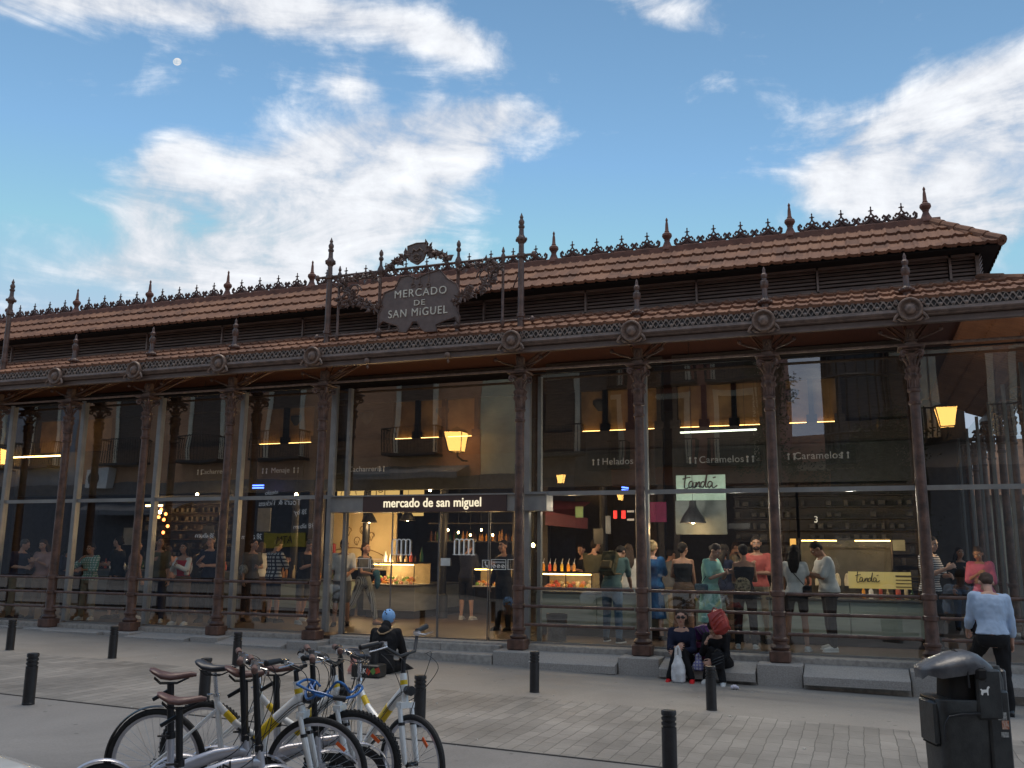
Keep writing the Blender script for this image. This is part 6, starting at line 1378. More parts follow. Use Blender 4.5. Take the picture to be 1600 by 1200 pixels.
# ================================================================ WHITE CAR at the bottom left corner
def car():
    d_ = ray(66,1179); p = CAM + d_*((gz(12.4)+.80-CAM.z)/d_.z); z0 = gz(p.x); t = thing('parked_car', 'white car, only the rounded corner of its bonnet in view at the bottom left', 'car', (p.x, p.y, z0), R(180))
    hb = p.z - z0; CW = mat('car_white', (.62,.64,.63), .25, coat=.8, var=.04); b = MB(); rings = []
    for (x, w, zb, zt) in ((-.0,.62,.30,hb-.10),(.04,.70,.24,hb-.03),(.14,.78,.2,hb),(.9,.86,.2,hb+.08),(1.1,.87,.2,hb+.10),(3.4,.87,.2,hb+.12),(3.9,.82,.24,hb+.0),(4.0,.7,.3,hb-.12)):
        rings.append([(x, w*y_, zb+(zt-zb)*z_) for y_, z_ in ((-.95,0),(-1,.15),(-1,.7),(-.95,.9),(-.78,.97),(-.3,1.0),(.3,1.0),(.78,.97),(.95,.9),(1,.7),(1,.15),(.95,0))])
    b.loft(rings, M=Matrix.Translation((0,.0,0))); b.build('body', CW, t, world=False, ang=50)
    b = MB(); rings = []
    for (x, w, zt) in ((1.0,.76,hb+.08),(1.7,.64,hb+.52),(2.9,.62,hb+.55),(3.6,.72,hb+.1)): rings.append([(x, w*y_, hb-.02+(zt-hb+.02)*z_) for y_, z_ in ((-1.05,0),(-.95,.8),(-.8,1),(.8,1),(.95,.8),(1.05,0))])
    b.loft(rings); b.build('cabin_glass', WGL, t, world=False, ang=40)
    W_ = MB(); W_.tube([(0,-.1,0),(0,.1,0)], .31, 28); wm = W_.mesh('wheel', RUBBER); H_ = MB(); H_.tube([(0,-.105,0),(0,.105,0)], .2, 20); hm = H_.mesh('rim', CHROME)
    for x in (.75,3.25):
        for y in (-.78,.78): w = link('wheel', wm, t, (x,y,.31)); link('rim', hm, w)
    for y in (-.55,.55): b = MB(); b.ell((.03,y,hb-.2),(.06,.16,.08)); link('headlight', b.mesh('headlight', CHROME), t)
    t.location = (p.x+.16, p.y-.74, z0)
car()
# ================================================================ INTERIOR STALLS
FZ = .055
STW = mat('stall_dark_wood', (.035,.026,.022), .6, scale=5, stretch=(1,1,8), var=.35)
AMB = mat('amber_wall', (.30,.175,.07), .7, scale=1.8, col2=(.15,.085,.035))
LED = emit('led_cove', (1,.56,.17), 5); LEDW = emit('led_tube', (.95,1,.80), 2.2)
YS = 5.0
def stall(name, label, x0, x1, panels, z0=4.15, z1=5.05, y=YS, lit=True):
    t = thing(name, label, 'market stall', ((x0+x1)/2, y, FZ))
    MB().bx(x0, x1, y+.12, y+.2, 3.75, 5.75).build('upper_wall', STW, t, smooth=False)
    MB().bx(x0, x1, y-.02, y+.12, 3.72, z0).build('ledge', STW, t, smooth=False); MB().bx(x0, x1, y-.05, y+.12, z1, 5.4).build('header', STW, t, smooth=False)
    n = len(panels)
    for (a, c) in panels:
        MB().bx(a+.05, c-.05, y+.10, y+.118, z0, z1).build('backlit_panel', AMB, t, smooth=False)
        if lit: MB().bx(a+.08, c-.08, y+.03, y+.05, z0+.004, z0+.02).build('light_strip', LED, t, smooth=False)
        for xx in (a, c):
            MB().bx(xx-.045, xx+.045, y-.04, y+.119, z0+.0, z1).build('pilaster', STW, t, smooth=False); MB().bx(xx-.10, xx+.10, y-.06, y+.119, z0, z0+.16).build('pilaster_base', STW, t, smooth=False)
    MB().bx(x0, x1, y-.10, y+.12, 2.95, 3.72).build('fascia', mat('stall_fascia', (.028,.03,.032), .5, var=.3), t, smooth=False)
    for xx in (x0+.06, x1-.06): MB().bx(xx-.06, xx+.06, y-.08, y+.1, FZ, 2.95).build('post', STW, t, smooth=False)
    return t
def xs_at(px, y=YS): return atY(px,650,y).x
def pan(pxs): v = [xs_at(p_) for p_ in pxs]; return list(zip(v[:-1], v[1:]))
STALLS = [('dark market stall left of the entrance with two amber panels over its sign', 385, 500, [402,447,495]),
          ('market stall behind the entrance with glowing amber upper panels', 505, 812, [612,652,694,745]),
          ('market stall with a Helados sign behind the bay right of the entrance', 850, 1035, [903,945,985,1030]),
          ('market stall with a Caramelos sign and a hanging light tube', 1050, 1200, [1055,1100,1147,1195]),
          ('market stall with a second Caramelos sign behind the last full bay', 1205, 1420, [1225,1268,1312])]
ST = []
for lab, a, c, ps in STALLS: ST.append(stall('market_stall', lab, xs_at(a), xs_at(c), pan(ps)))
ST.insert(0, stall('market_stall', 'unlit dark market stall behind the leftmost bays', xs_at(40), xs_at(380), pan([60,120,180]), lit=False))
SGN = mat('stall_sign_letters', (.30,.31,.31), .6, emis=(.7,.75,.8), estr=.035)
def ssign(t, txt, px, py, sz, w, icons=2):
    p = atY(px,py,YS-.13); MB().bx(p.x-w/2, p.x+w/2, YS-.13, YS-.10, p.z-.19, p.z+.19).build('sign_board', mat('slate',(.012,.016,.018),.5), t, smooth=False)
    sign_text(txt, sz, SGN, 'lettering', t, (p.x,YS-.133,p.z-.0), sx=1.0, extr=.003, space=1.05)
    for s_ in (-1,1):
        for k in range(icons):
            b = MB(); X = p.x+s_*(w/2-.14-.11*k); b.tube([(X,YS-.135,p.z-.07),(X,YS-.135,p.z+.01)],[.018,.012],6); b.ell((X,YS-.135,p.z+.04),(.026,.008,.026),8,6); b.build('sign_icon', SGN, t)
ssign(ST[3], 'Helados', 965, 721, .20, 1.35); ssign(ST[4], 'Caramelos', 1127, 718, .20, 1.55); ssign(ST[5], 'Caramelos', 1278, 712, .20, 1.4)
ssign(ST[1], 'Menaje', 438, 735, .18, 1.3); ssign(ST[2], 'Cacharreria', 570, 733, .18, 1.3); ssign(ST[0], 'Cacharreria', 335, 737, .17, 1.3)
b = MB(); a, c = atY(1063,676,YS-.5), atY(1182,671,YS-.5); b.tube([a,c],.018,8); t = thing('tube_light','long white fluorescent tube hanging under the amber panels','lamp',(a+c)/2); b.build('tube', LEDW, t); 
b = MB(); 
for k_ in (.15,.85): q = a.lerp(c,k_); b.tube([q, q+Vector((0,0,1.2))],.004,4)
b.build('wires', BLACKP, t)
def plight(px, py, y, e, col=(1,.62,.28), r=.06):
    l = bpy.data.lights.new('lamp_and_fill_light','POINT'); l.energy = e; l.color = col; l.shadow_soft_size = r; o = bpy.data.objects.new('lamp_and_fill_light', l); COL.objects.link(o); o.location = atY(px,py,y); return o
# counters
TEALP = mat('counter_panel', (.38,.44,.40), .45, scale=2.2, col2=(.27,.32,.29), stretch=(.4,1,3), detail=6); GREYM = mat('marble', (.34,.34,.31), .35, scale=1.5, col2=(.22,.22,.20), stretch=(.5,1,3), detail=8)
VIT = glass_mat('vitrine_glass', (.95,.96,.94), 1.2)
def counter(label, x0, x1, y0, y1, h, m, kick=.16):
    t = thing('stall_counter', label, 'counter', ((x0+x1)/2,(y0+y1)/2,FZ)); n = max(1, round((x1-x0)/1.4))
    MB().bx(x0+.05, x1-.05, y0+.06, y1, FZ, FZ+kick).build('plinth', STW, t, smooth=False)
    for k in range(n): MB().bbx((x0+(x1-x0)*(k+.5)/n,(y0+y1)/2,FZ+kick+(h-kick)/2),((x1-x0)/n-.008,y1-y0,h-kick),.006).build('front_panel', m, t)
    MB().bbx(((x0+x1)/2,(y0+y1)/2,FZ+h+.02),(x1-x0+.06,y1-y0+.06,.04),.008).build('worktop', mat('worktop',(.10,.10,.10),.3), t); return t
c1 = counter('long pale green panelled counter behind the right hand bays', 12.3, 16.1, 2.3, 3.0, .72, TEALP)
c2 = counter('pale stone counter carrying juices right of the entrance', xs_at(838,2.2), xs_at(1030,2.4), 2.2, 2.9, .74, TEALP)
c3 = counter('grey veined stone counter with a lit glass case inside the entrance', 4.35, 5.66, 4.7, 7.4, .70, GREYM)
c4 = counter('pale counter behind the bay left of the entrance', 1.7, 3.9, 4.6, 5.2, .78, TEALP)
FOODM = [mat('food_bread',(.50,.28,.09),.7), mat('food_red',(.45,.07,.04),.5), mat('food_green',(.16,.28,.06),.6), mat('food_cream',(.62,.52,.34),.6), mat('food_orange',(.70,.26,.03),.5), mat('food_pink',(.55,.22,.16),.5)]
def vitrine(label, x0, x1, y0, y1, z0, h, warm=26, seed=2, rows=3):
    t = thing('display_case', label, 'display case', ((x0+x1)/2,(y0+y1)/2,z0)); b = MB()
    b.bx(x0,x1,y0,y1,z0,z0+.025); b.build('tray', mat('tray_white',(.6,.58,.52),.4), t, smooth=False)
    g = MB(); g.add([(x0,y0,z0+.03),(x1,y0,z0+.03),(x1,y0,z0+h),(x0,y0,z0+h)],[(0,1,2,3)]); g.add([(x1,y0,z0+.03),(x1,y1,z0+.03),(x1,y1,z0+h),(x1,y0,z0+h)],[(0,1,2,3)]); g.build('glass', VIT, t, smooth=False)
    e = MB(); n = max(2, int((x1-x0)/.7))
    for k in range(n+1): X = x0+(x1-x0)*k/n; e.bx(X-.008,X+.008,y0-.008,y0+.008,z0+.025,z0+h)
    e.bx(x0-.008,x1+.008,y0-.01,y0+.01,z0+h,z0+h+.02); e.bx(x1-.01,x1+.01,y0,y1,z0+h,z0+h+.02); e.build('case_frame', STW, t, smooth=False)
    MB().bx(x0+.03,x1-.03,y0+.05,y0+.08,z0+h-.035,z0+h-.015).build('case_light', WARM, t, smooth=False)
    MB().bx(x0,x1,y1-.02,y1,z0,z0+h).build('case_back', mat('case_back',(.45,.36,.22),.6), t, smooth=False)
    rnd = random.Random(seed); nn = int((x1-x0)/.115)
    for i in range(nn):
        for j in range(rows):
            X = x0+.07+i*(x1-x0-.1)/nn+rnd.uniform(-.02,.02); Y_ = y0+.10+j*.15; Z_ = z0+.05+.05*j; m = rnd.choice(FOODM); b = MB(); kx = rnd.choice((0,1,2))
            if kx == 0: b.ell((X,Y_,Z_),(.05,.045,.035),9,6); 
            elif kx == 1: b.lathe([(.04,Z_-.02),(.045,Z_),(.04,Z_+.03),(.02,Z_+.05),(.004,Z_+.055)],o=(X,Y_,0),n=10)
            else: b.bbx((X,Y_,Z_),(.09,.06,.05),.008); b.ell((X,Y_,Z_+.03),(.03,.02,.015),7,5)
            yield t, b, m
def fill(gen, nm='food_piece', lab='', cat='food', grp=''):
    # pieces of food are countable but tiny: things of their own, one per piece
    for t, b, m in gen:
        o = b.build(nm, m); tag(o, lab, cat, grp)
fill(vitrine('lit glass case of pastries and cheese on the entrance counter', 4.45, 5.60, 4.75, 5.6, .78, .48, rows=3), 'pastry', 'small pastry or cheese inside the lit glass case within the entrance', 'pastry', 'food inside the entrance display case')
fill(vitrine('low lit glass case of fruit and salads on the juice counter', xs_at(848,2.4), xs_at(925,2.4), 2.3, 2.85, .82, .34, seed=5, rows=3), 'fruit_tub', 'small tub or fruit in the lit case beside the juices', 'fruit', 'food inside the juice bar case')
fill(vitrine('lit glass case between the entrance doors and the mast column', xs_at(745,5), xs_at(800,5), 4.9, 5.4, .78, .40, seed=9, rows=2), 'snack', 'small orange snack in the case right of the man with his back to the doors', 'snack', 'snacks in the right hand entrance case')
# juices on the case
JU = [mat('juice_orange',(.75,.30,.02),.3), mat('juice_red',(.55,.06,.03),.3), mat('juice_amber',(.55,.26,.08),.3), mat('juice_yellow',(.75,.50,.05),.3)]
for i, (px, m) in enumerate(((849,0),(859,1),(867,2),(878,3),(888,0),(897,2))):
    p = atY(px,880,2.5); t = thing('juice_bottle', ['clear bottle of orange juice with a straw, first of the row','bottle of red juice with a straw beside the orange one','bottle of amber juice right of the red one','bottle of yellow juice in the middle of the row','second orange juice bottle nearer the man with the backpack','last amber juice bottle next to the camouflage backpack'][i], 'bottle', (p.x,2.5,1.19), 0, 'juice bottles on the counter')
    b = MB(); b.lathe([(.001,1.19),(.030,1.19),(.032,1.28),(.028,1.30),(.014,1.33),(.001,1.33)],o=(p.x,2.5,0),n=12); b.build('bottle', JU[m], t); b = MB(); b.lathe([(.015,1.33),(.016,1.35),(.001,1.351)],o=(p.x,2.5,0),n=10); b.build('cap', WHITE, t); b = MB(); b.tube([(p.x,2.5,1.35),(p.x+.02,2.5,1.42)],.004,5); b.build('straw', WHITE, t)
# yellow lit menu wall inside the entrance
mw = thing('menu_wall', 'glowing cream illustrated wall of the first food stall inside the entrance', 'stall wall', (5.0, 6.4, FZ))
YW = emit('cream_backlight', (1,.62,.20), .62); SKT = mat('sketch_line',(.20,.12,.04),.8)
p0, p1 = atY(528,752,5.9), atY(622,800,5.9); MB().bx(p0.x, p1.x, 5.9, 5.95, p1.z+.15, p0.z).build('light_box', YW, mw, smooth=False)
p2_ = atY(630,775,6.2); MB().bx(p2_.x, p2_.x+.55, 6.2, 6.25, 2.4, p0.z+.02).build('light_box', YW, mw, smooth=False)
p3 = atY(530,890,7.0); p4 = atY(620,815,7.0); MB().bx(p3.x-.3, p4.x, 7.0, 7.05, p3.z, p4.z+.3).build('back_panel', mat('cream_wall',(.62,.50,.30),.7,scale=2,var=.08), mw, smooth=False)
b = MB(); c = atY(552,868,6.98); b.tube([(c.x+1.15*math.cos(R(a)),6.97,c.z-.35+.55*math.sin(R(a))) for a in range(10,175,8)],.012,5)
for k,(px,py) in enumerate(((545,830),(558,845),(538,850),(567,828),(580,838))):
    q = atY(px,py,6.96); b.tube([(q.x+.09*math.cos(t*.7),6.96,q.z+.10*math.sin(t*.7)) for t in range(8)],.011,5); b.tube([(q.x-.04,6.96,q.z),(q.x,6.96,q.z-.12),(q.x+.05,6.96,q.z)],.010,5)
q = atY(545,767,5.88); b.tube([(q.x+.22*math.cos(t*.5),5.88,q.z-.1+.22*math.sin(t*.5)) for t in range(8)],.010,5)
for k in range(6): b.ell((q.x-.12+.05*k,5.88,q.z-.05-.08*(k%3)),(.02,.008,.025),6,5)
q = atY(588,768,5.88); b.box((q.x,5.88,q.z-.05),(.02,.01,.3)); b.box((q.x+.14,5.88,q.z-.1),(.2,.01,.02)); b.box((q.x+.24,5.88,q.z-.05),(.02,.01,.3)); b.tube([(q.x+.12+.06*math.cos(t*.8),5.88,q.z+.02*math.sin(t*.8)) for t in range(9)],.01,5)
b.build('line_drawings', SKT, mw)
plight(560,845,6.0,34); plight(610,880,5.2,18); plight(600,820,4.3,28)  # added fill brightening the entrance counter and wall, no fixtures
# glazed jars and hanging bar things right of the emblem
gs = thing('bottle_shelf', 'wooden shelf of bottles and glasses glowing behind the right hand door leaf', 'shelf', (atY(730,850,7).x, 7, 1.6))
b = MB(); a, c = atY(668,845,7), atY(800,845,7); b.bx(a.x,c.x,7,7.35,a.z-.03,a.z); b.bx(a.x,c.x,7,7.35,a.z+.42,a.z+.45); b.build('shelf_board', STW, gs, smooth=False)
for i in range(26):
    X = a.x+.05+(c.x-a.x-.1)*i/25; h_ = random.choice((.18,.24,.28)); b = MB(); b.lathe([(.001,a.z+.002),(.035,a.z+.002),(.036,a.z+h_*.6),(.014,a.z+h_*.8),(.013,a.z+h_),(.001,a.z+h_)],o=(X,7.12+.06*(i%2),0),n=8)
    tag(b.build('bottle', random.choice([JU[2],JU[0],mat('bottle_green',(.02,.06,.02),.2),mat('bottle_brown',(.08,.03,.01),.2)])), 'small bottle on the back shelf seen through the right hand door', 'bottle', 'bottles on the back shelf')
# pendant lamps
def pendant(px, py, y, label, s=1.0, glow=True, bulb=False, e=9, grp='pendant lamps inside the hall'):
    p = atY(px,py,y); t = thing('pendant_lamp', label, 'lamp', p, 0, grp); k = s
    b = MB(); b.tube([(p.x,y,p.z+.28*k),(p.x,y,5.7)],.005,5); b.build('cord', BLACKP, t)
    if not bulb:
        b = MB(); b.lathe([(.175*k,p.z-.02*k),(.17*k,p.z),(.13*k,p.z+.08*k),(.075*k,p.z+.16*k),(.05*k,p.z+.2*k),(.045*k,p.z+.28*k),(.001,p.z+.285*k)],o=(p.x,y,0),n=20); b.lathe([(.16*k,p.z-.018*k),(.12*k,p.z+.07*k),(.05*k,p.z+.15*k)],o=(p.x,y,0),n=20); b.build('shade', BLACKP, t, ang=60)
        b = MB(); b.ell((p.x,y,p.z+.02*k),(.045*k,.045*k,.05*k),10,8); b.build('bulb', WARMS, t)
    else: b = MB(); b.ell((p.x,y,p.z),(.05*k,.05*k,.06*k),12,8); b.build('bulb', WARMS, t)
    if e: plight(px, py+1+(8*s if not bulb else 6), y-.02, e)
pendant(1083,815,2.6,'black bell pendant lamp glowing in front of the tanda board',1.35,e=14)
pendant(577,815,5.2,'black bell pendant lamp hanging left inside the entrance',1.1,e=5); pendant(637,812,5.6,'black bell pendant lamp behind the first emblem',1.1,e=5)
pendant(672,765,5.5,'bare glowing bulb above the entrance sign',.8,bulb=True,e=3)
for px, py, lab in ((308,773,'bare orange bulb glowing behind the third column'),(463,773,'bare orange bulb glowing left of the entrance mast'),(250,800,'cluster bulb glowing red orange between the second and third columns'),(833,852,'small bare bulb beside the steel door post')):
    pendant(px, py, 4.2, lab, .75, bulb=True, e=4)
b = MB(); p = atY(403,760,4.4); t = thing('neon_sign','small blue neon strip sign behind the fourth bay from the left','sign',p)
for k in range(2): b.bx(p.x-.16,p.x+.16,4.4,4.42,p.z-.05+.06*k,p.z-.02+.06*k)
b.build('neon_tube', emit('neon_blue',(.08,.16,1),5), t, smooth=False)
b = MB(); p = atY(976,765,4.2); t = thing('neon_sign','small blue neon squiggle beside the plain middle column','sign',p)
for k in range(3): b.tube([(p.x-.06,4.2,p.z-.05+.05*k),(p.x+.08,4.2,p.z-.07+.05*k)],.014,6)
b.build('neon_tube', MATS['neon_blue'], t)
b = MB(); t = thing('red_sign','dark red awning band over the juice bar','sign',atY(890,815,3.6)); a, c = atY(852,808,3.6), atY(918,825,4.2); b.add([(a.x,3.6,a.z-.16),(c.x,4.2,a.z-.22),(c.x,4.2,a.z+.0),(a.x,3.6,a.z+.12),(a.x,3.63,a.z-.16),(c.x,4.23,a.z-.22),(c.x,4.23,a.z),(a.x,3.63,a.z+.12)],[(0,1,2,3),(7,6,5,4),(0,4,5,1),(3,2,6,7)]); b.build('band', mat('dark_red',(.09,.010,.014),.6), t, smooth=False)
for i,(px,py,w_,h_,m) in enumerate(((961,804,.07,.16,mat('led_red',(.6,.02,.02),.5,emis=(1,.04,.03),estr=1.2)),(974,804,.08,.16,mat('led_red',(.6,.02,.02),.5)),(985,799,.14,.04,DW),(985,812,.14,.04,DW))):
    p = atY(px,py,4.3); tag(MB().bx(p.x-w_/2,p.x+w_/2,4.3,4.33,p.z-h_/2,p.z+h_/2).build('price_panel', m, smooth=False), ['narrow glowing red panel, left one of the pair','second glowing red panel beside the white strips','upper white strip sign left of the plain column','lower white strip sign left of the plain column'][i], 'sign')
p = atY(1028,800,4.2); tag(MB().bx(p.x-.17,p.x+.17,4.2,4.24,p.z-.2,p.z+.2).build('magenta_poster', mat('magenta',(.22,.012,.10),.6,scale=6), smooth=False), 'magenta square poster right of the plain middle column', 'poster')
# tanda board, hand lettering in strokes
tb = thing('stall_board', 'pale green board with black handwritten tanda above a grey panel', 'sign', atY(1093,800,3.0))
a, c = atY(1056,743,3.0), atY(1134,781,3.0); MB().bx(a.x, c.x, 3.0, 3.05, c.z, a.z).build('board', mat('mint_board',(.36,.50,.43),.5,emis=(.4,.6,.5),estr=.06), tb, smooth=False)
d_ = atY(1134,835,3.0); MB().bx(a.x-.03, c.x+.0, 3.03, 3.08, d_.z, c.z-.002).build('panel', mat('grey_board',(.10,.12,.12),.5), tb, smooth=False)
def tanda(root, cx, cz, y, s, m):
    st = [[(-1.0,.25),(-.75,.33),(-.55,.36)],[(-.80,.62),(-.88,.1),(-.90,-.2),(-.82,-.3),(-.68,-.22)],[(-.42,.08),(-.55,.12),(-.66,-.05),(-.62,-.22),(-.50,-.18),(-.40,.06),(-.42,-.2),(-.32,-.22),(-.22,.05)],[(-.22,.08),(-.26,-.22),(-.14,.02),(-.04,.08),(-.06,-.2),(.06,-.18)],[(.26,.05),(.12,.08),(.02,-.1),(.10,-.24),(.24,-.05),(.40,.55),(.30,.0),(.30,-.22),(.40,-.2)],[(.66,.06),(.52,.10),(.42,-.08),(.50,-.24),(.64,-.1),(.68,.05),(.66,-.2),(.78,-.24),(.95,-.12)],[(.72,.30),(.88,.34)]]
    b = MB()
    for s_ in st: P_ = smooth_path([Vector((cx+x*s, y, cz+z*s)) for x, z in s_], 4); b.tube(P_, s*.038, 5)
    b.build('lettering', m, root)
m_ = (a+c)/2; tanda(tb, m_.x, m_.z+.075, 2.985, (c.x-a.x)*.36, BLACKP)
yb = thing('counter_banner', 'long yellow lit banner lettered tanda on the counter of the last bay', 'banner', atY(1380,907,2.25)); a, c = atY(1325,893,2.25), atY(1425,921,2.25)
MB().bx(a.x, c.x, 2.25, 2.29, c.z, a.z).build('panel', mat('banner_yellow',(.60,.45,.12),.5,scale=1.6,col2=(.40,.38,.22),emis=(1,.70,.2),estr=.16), yb, smooth=False)
tanda(yb, a.x+.30, (a.z+c.z)/2+.02, 2.24, .19, BLACKP)
for k in range(4): q = (a.z-.07-.055*k); MB().bx(a.x+.72, a.x+1.15-.08*(k%2), 2.243, 2.249, q-.008, q+.008 if k else q+.02).build('text_line', mat('banner_text',(.10,.07,.03),.6), yb, smooth=False)
# glazed display above that counter with a lit upper edge
dc = thing('display_case', 'tall dark glass display with a warm lit top edge behind the young man in white', 'display case', atY(1330,860,3.1)); a, c = atY(1248,843,3.1), atY(1394,890,3.1)
g = MB(); g.add([(a.x,3.1,c.z),(c.x,3.1,c.z),(c.x,3.1,a.z),(a.x,3.1,a.z)],[(0,1,2,3)]); g.build('glass', VIT, dc, smooth=False)
e = MB(); e.bx(a.x,c.x,3.08,3.12,a.z,a.z+.02); e.bx(a.x-.02,a.x,3.08,3.12,c.z,a.z); e.bx(c.x,c.x+.02,3.08,3.12,c.z,a.z); e.build('case_frame', STW, dc, smooth=False)
for u0,u1 in ((.03,.42),(.62,1.0)): MB().bx(a.x+(c.x-a.x)*u0, a.x+(c.x-a.x)*u1, 3.13, 3.15, a.z-.025, a.z-.01).build('case_light', WARM, dc, smooth=False)
MB().bx(a.x, c.x, 3.5, 3.55, .8, a.z).build('case_back', mat('case_dark',(.09,.08,.06),.6), dc, smooth=False)
for i in range(9):
    X = a.x+.12+(c.x-a.x-.2)*i/8; b = MB(); b.lathe([(.001,1.0),(.05,1.0),(.055,1.1),(.03,1.2),(.001,1.22)],o=(X,3.3,0),n=10); tag(b.build('jar', random.choice(FOODM)), 'small jar inside the tall dark glass display', 'jar', 'jars in the tall display')
p = atY(1239,848,2.9); tag(MB().bx(p.x-.05,p.x+.05,2.9,2.93,p.z-.07,p.z+.07).build('lit_card', emit('amber_card',(1,.5,.12),.9), smooth=False),'small glowing amber card beside the column with the woman with long black hair','sign')
p = atY(1404,852,2.7); tag(MB().bx(p.x-.09,p.x+.10,2.7,2.73,p.z-.09,p.z+.09).build('menu_card', mat('menu_card',(.35,.28,.14),.6), smooth=False),'tan card beside the last column above the banner','sign')
p = atY(1275,812,3.3); me = text_mesh('3', .16, DW, 'stall_number', extr=.004); o = bpy.data.objects.new('stall_number', me); COL.objects.link(o); o.location = p; o.rotation_euler = (R(90),0,0); tag(o,'white number 3 on the dark wall behind the last full bay','sign')
# dark shelving with goods behind the counters
for (pa, pb, y, lab) in ((1140,1235,4.6,'tall dark shelving behind the bearded man'),(1240,1420,4.6,'dark shelving behind the last full bay'),(235,370,4.7,'dark back shelving behind the third bay')):
    x0, x1 = xs_at(pa,y), xs_at(pb,y); t = thing('shelving', lab, 'shelving', ((x0+x1)/2,y,FZ)); b = MB()
    MB().bx(x0,x1,y+.3,y+.33,FZ,2.9).build('back_board', STW, t, smooth=False)
    for k in range(9): MB().bx(x0,x1,y,y+.3,.9+.22*k,.915+.22*k).build('shelf', STW, t, smooth=False)
    for k in range(8):
        n = int((x1-x0)/.16)
        for i in range(n):
            if random.random() < .35: continue
            X = x0+.08+i*.16; b.bbx((X,y+.15,.925+.22*k+.06),(random.uniform(.05,.12),.12,random.uniform(.07,.13)),.006)
    tag(b.build('stacked_goods', mat('goods',(.12,.10,.08),.6,scale=3,col2=(.03,.03,.035)), t), kind='stuff')
# litter bin inside the glass
p = F(870,1000); t = thing('indoor_bin', 'round perforated metal litter bin with black liner just inside the glass', 'litter bin', p)
b = MB(); b.lathe([(.001,p.z),(.165,p.z),(.175,p.z+.30),(.178,p.z+.40)],o=(p.x,p.y,0),n=24); b.build('body', mat('bin_steel',(.16,.16,.16),.35,.6,scale=30,var=.2), t)
b = MB(); b.lathe([(.182,p.z+.36),(.186,p.z+.41),(.18,p.z+.44),(.15,p.z+.44),(.15,p.z+.38)],o=(p.x,p.y,0),n=24); b.build('liner', BLACKP, t)
# fire extinguisher red box near the entrance
p = F(517,975); q = atY(517,865,p.y); t = thing('red_box','red box with a white label hanging left of the entrance doors','fire box',q); MB().bbx(q,(.18,.12,.42),.02).build('case', mat('fire_red',(.35,.01,.015),.4), t); MB().bx(q.x-.05,q.x+.05,q.y-.064,q.y-.061,q.z+.0,q.z+.14).build('label', DW, t, smooth=False)
# added fill lights without fixtures, brightening the crowd, stalls and entrance
plight(890,820,2.9,20); plight(770,850,4.6,14); plight(1150,785,1.7,30,(1,.90,.76)); plight(1330,785,1.7,28,(1,.90,.76)); plight(1020,785,1.7,26,(1,.90,.76)); plight(900,790,1.8,18,(1,.8,.6)); plight(1500,840,2.2,7); plight(600,800,2.4,26); plight(740,800,3.4,16); plight(300,800,3.4,8); plight(440,820,3.6,8)

# more of the left hand stalls: bars, bottles, menus, warm strips
c5 = counter('dark bar counter behind the second and third bays', -2.6, 1.3, 3.6, 4.2, .95, mat('dark_tile',(.06,.07,.075),.3,scale=3))
def bottles(y, x0, x1, z, n, lab, grp, seed):
    rnd = random.Random(seed)
    for i in range(n):
        X = x0+(x1-x0)*(i+rnd.uniform(.2,.8))/n; h_ = rnd.uniform(.14,.32); w = rnd.uniform(.025,.045); yy = y+rnd.uniform(-.08,.12); m = rnd.choice([JU[0],JU[2],MATS['bottle_green'],MATS['bottle_brown'],WHITE,MATS['food_red'],MATS['case_back']])
        b = MB(); b.lathe([(.001,z),(w,z),(w*1.02,z+h_*.55),(w*.4,z+h_*.75),(w*.38,z+h_),(.001,z+h_)],o=(X,yy,0),n=9); tag(b.build('bottle', m), lab, 'bottle', grp)
bottles(3.8,-2.5,1.2,1.06,22,'bottle or jar on the dark bar behind the left bays','bottles on the left bar',3)
bottles(4.8,1.8,3.8,.89,14,'jar or bottle on the pale counter left of the entrance','jars on the left counter',5)
bottles(2.6,12.4,13.6,.82,9,'small bottle on the pale green counter behind the bearded man','bottles on the right counter',8)
bottles(2.6,15.0,16.0,.82,8,'small bottle on the pale green counter right of the yellow banner','bottles right of the banner',9)
bottles(5.3,4.5,5.5,1.30,9,'jar standing on top of the lit entrance case','jars on the entrance case',11)
t = thing('light_strip', 'long warm light strip over the leftmost bays', 'lamp', atY(100,718,4.4)); a, c = atY(14,714,4.4), atY(92,722,4.4)
MB().bx(a.x,c.x,4.4,4.43,a.z-.03,a.z).build('strip', WARM, t, smooth=False)
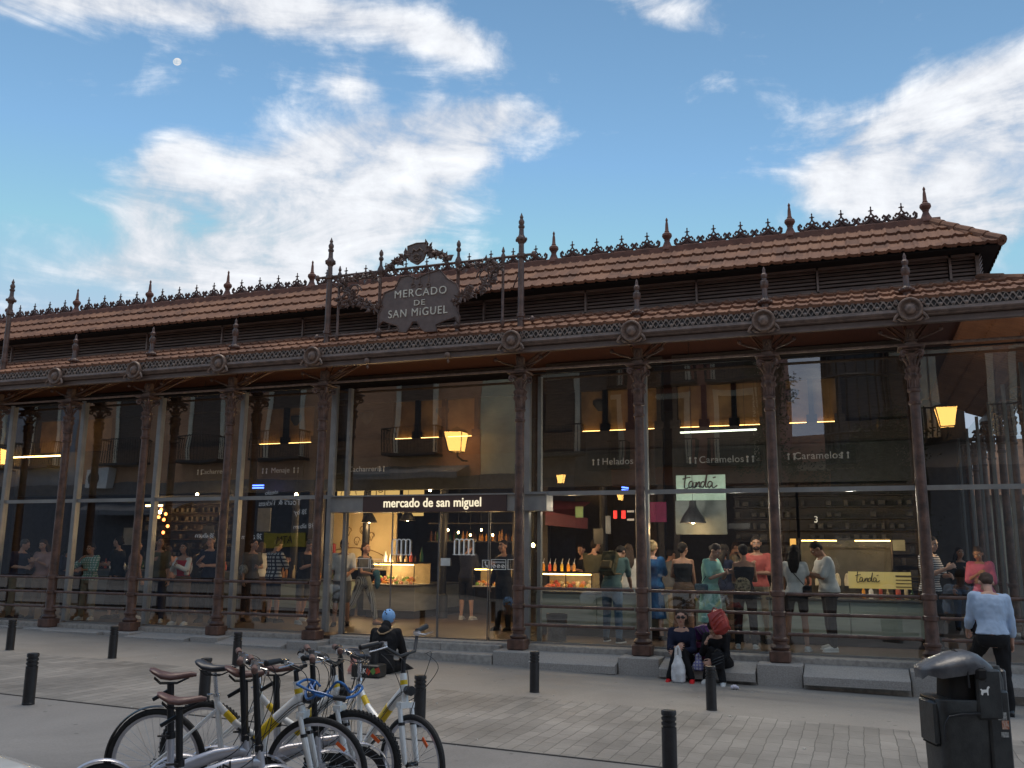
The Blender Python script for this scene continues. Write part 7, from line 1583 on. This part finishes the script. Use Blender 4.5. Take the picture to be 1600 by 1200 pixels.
for i,(px,py,y,w_,h_,m,lab) in enumerate(((240,790,3.9,.5,.04,WARM,'short glowing strip over the dark bar'),(300,776,4.1,2.4,.07,STEELD,'grey beam over the dark bar'),(200,838,4.0,.30,.42,mat('board_grey',(.16,.17,.18),.6),'grey menu board behind the dark dressed woman'),(325,835,3.9,.34,.4,mat('board_black',(.02,.02,.022),.5),'black menu board right of the woman in red'),
    (412,812,4.2,.36,.55,MATS['board_grey'],'grey poster behind the fourth bay'),(1150,822,3.4,.5,.10,BLKIRON,'black extractor ledge over the bearded man'),(905,800,3.8,.16,.22,mat('card_green',(.18,.30,.14),.6),'small green card above the juices'),(935,838,3.6,.2,.3,MATS['board_black'],'black menu board behind the man with the backpack'),
    (950,820,3.2,.10,.34,MATS['board_grey'],'narrow grey column sign left of the plain column'),(1015,880,3.3,.3,.2,DW,'white notice behind the woman in blue'),(1210,835,3.2,.12,.3,WARM,'thin glowing lamp edge beside the column of the last full bay'))):
    p = atY(px,py,y); tag(MB().bx(p.x-w_/2,p.x+w_/2,y,y+.03,p.z-h_/2,p.z+h_/2).build('menu_board' if 'board' in lab or 'card' in lab or 'poster' in lab or 'notice' in lab else ('light_strip' if m is WARM else 'beam'), m, smooth=False), lab, 'sign' if m is not WARM else 'lamp')
for i,(px,py) in enumerate(((243,800),(252,796),(259,803),(248,808),(256,812),(262,822),(255,832))):
    p = atY(px,py,4.0); b = MB(); b.ell(p,(.035,.035,.04),8,6); tag(b.build('fairy_bulb', emit('ember_%d'%i,(1,.22,.05),9)), 'small red orange bulb of the cluster between the second and third columns', 'bulb', 'red orange bulb cluster')
for i,(px,y) in enumerate(((700,5.6),(716,5.8),(735,5.5),(752,5.7),(690,5.9),(770,5.6))):
    pendant(px, 828+4*(i%3), y, 'small glass globe lamp over the bar behind the right hand door leaves', .45, bulb=True, e=0, grp='globe lamps over the bar')
plight(730,840,5.4,10); plight(60,820,3.6,8); plight(200,820,3.2,6); plight(1400,850,2.8,6)
# litter on the paving
rnd = random.Random(21); PS = mat('litter_pale',(.62,.60,.56),.8)
for i in range(46):
    x, y = rnd.uniform(4,18), rnd.uniform(-8,-.8); b = MB(); z = gz(x)+.006; a = rnd.uniform(0,3.14); L_ = rnd.uniform(.008,.022)
    b.box((x,y,z+.004),(L_*1.6,L_*.8,.006),rz=a); tag(b.build('litter_scrap', PS, smooth=False), 'tiny pale scrap of litter lying on the paving', 'litter', 'litter scraps on the paving')
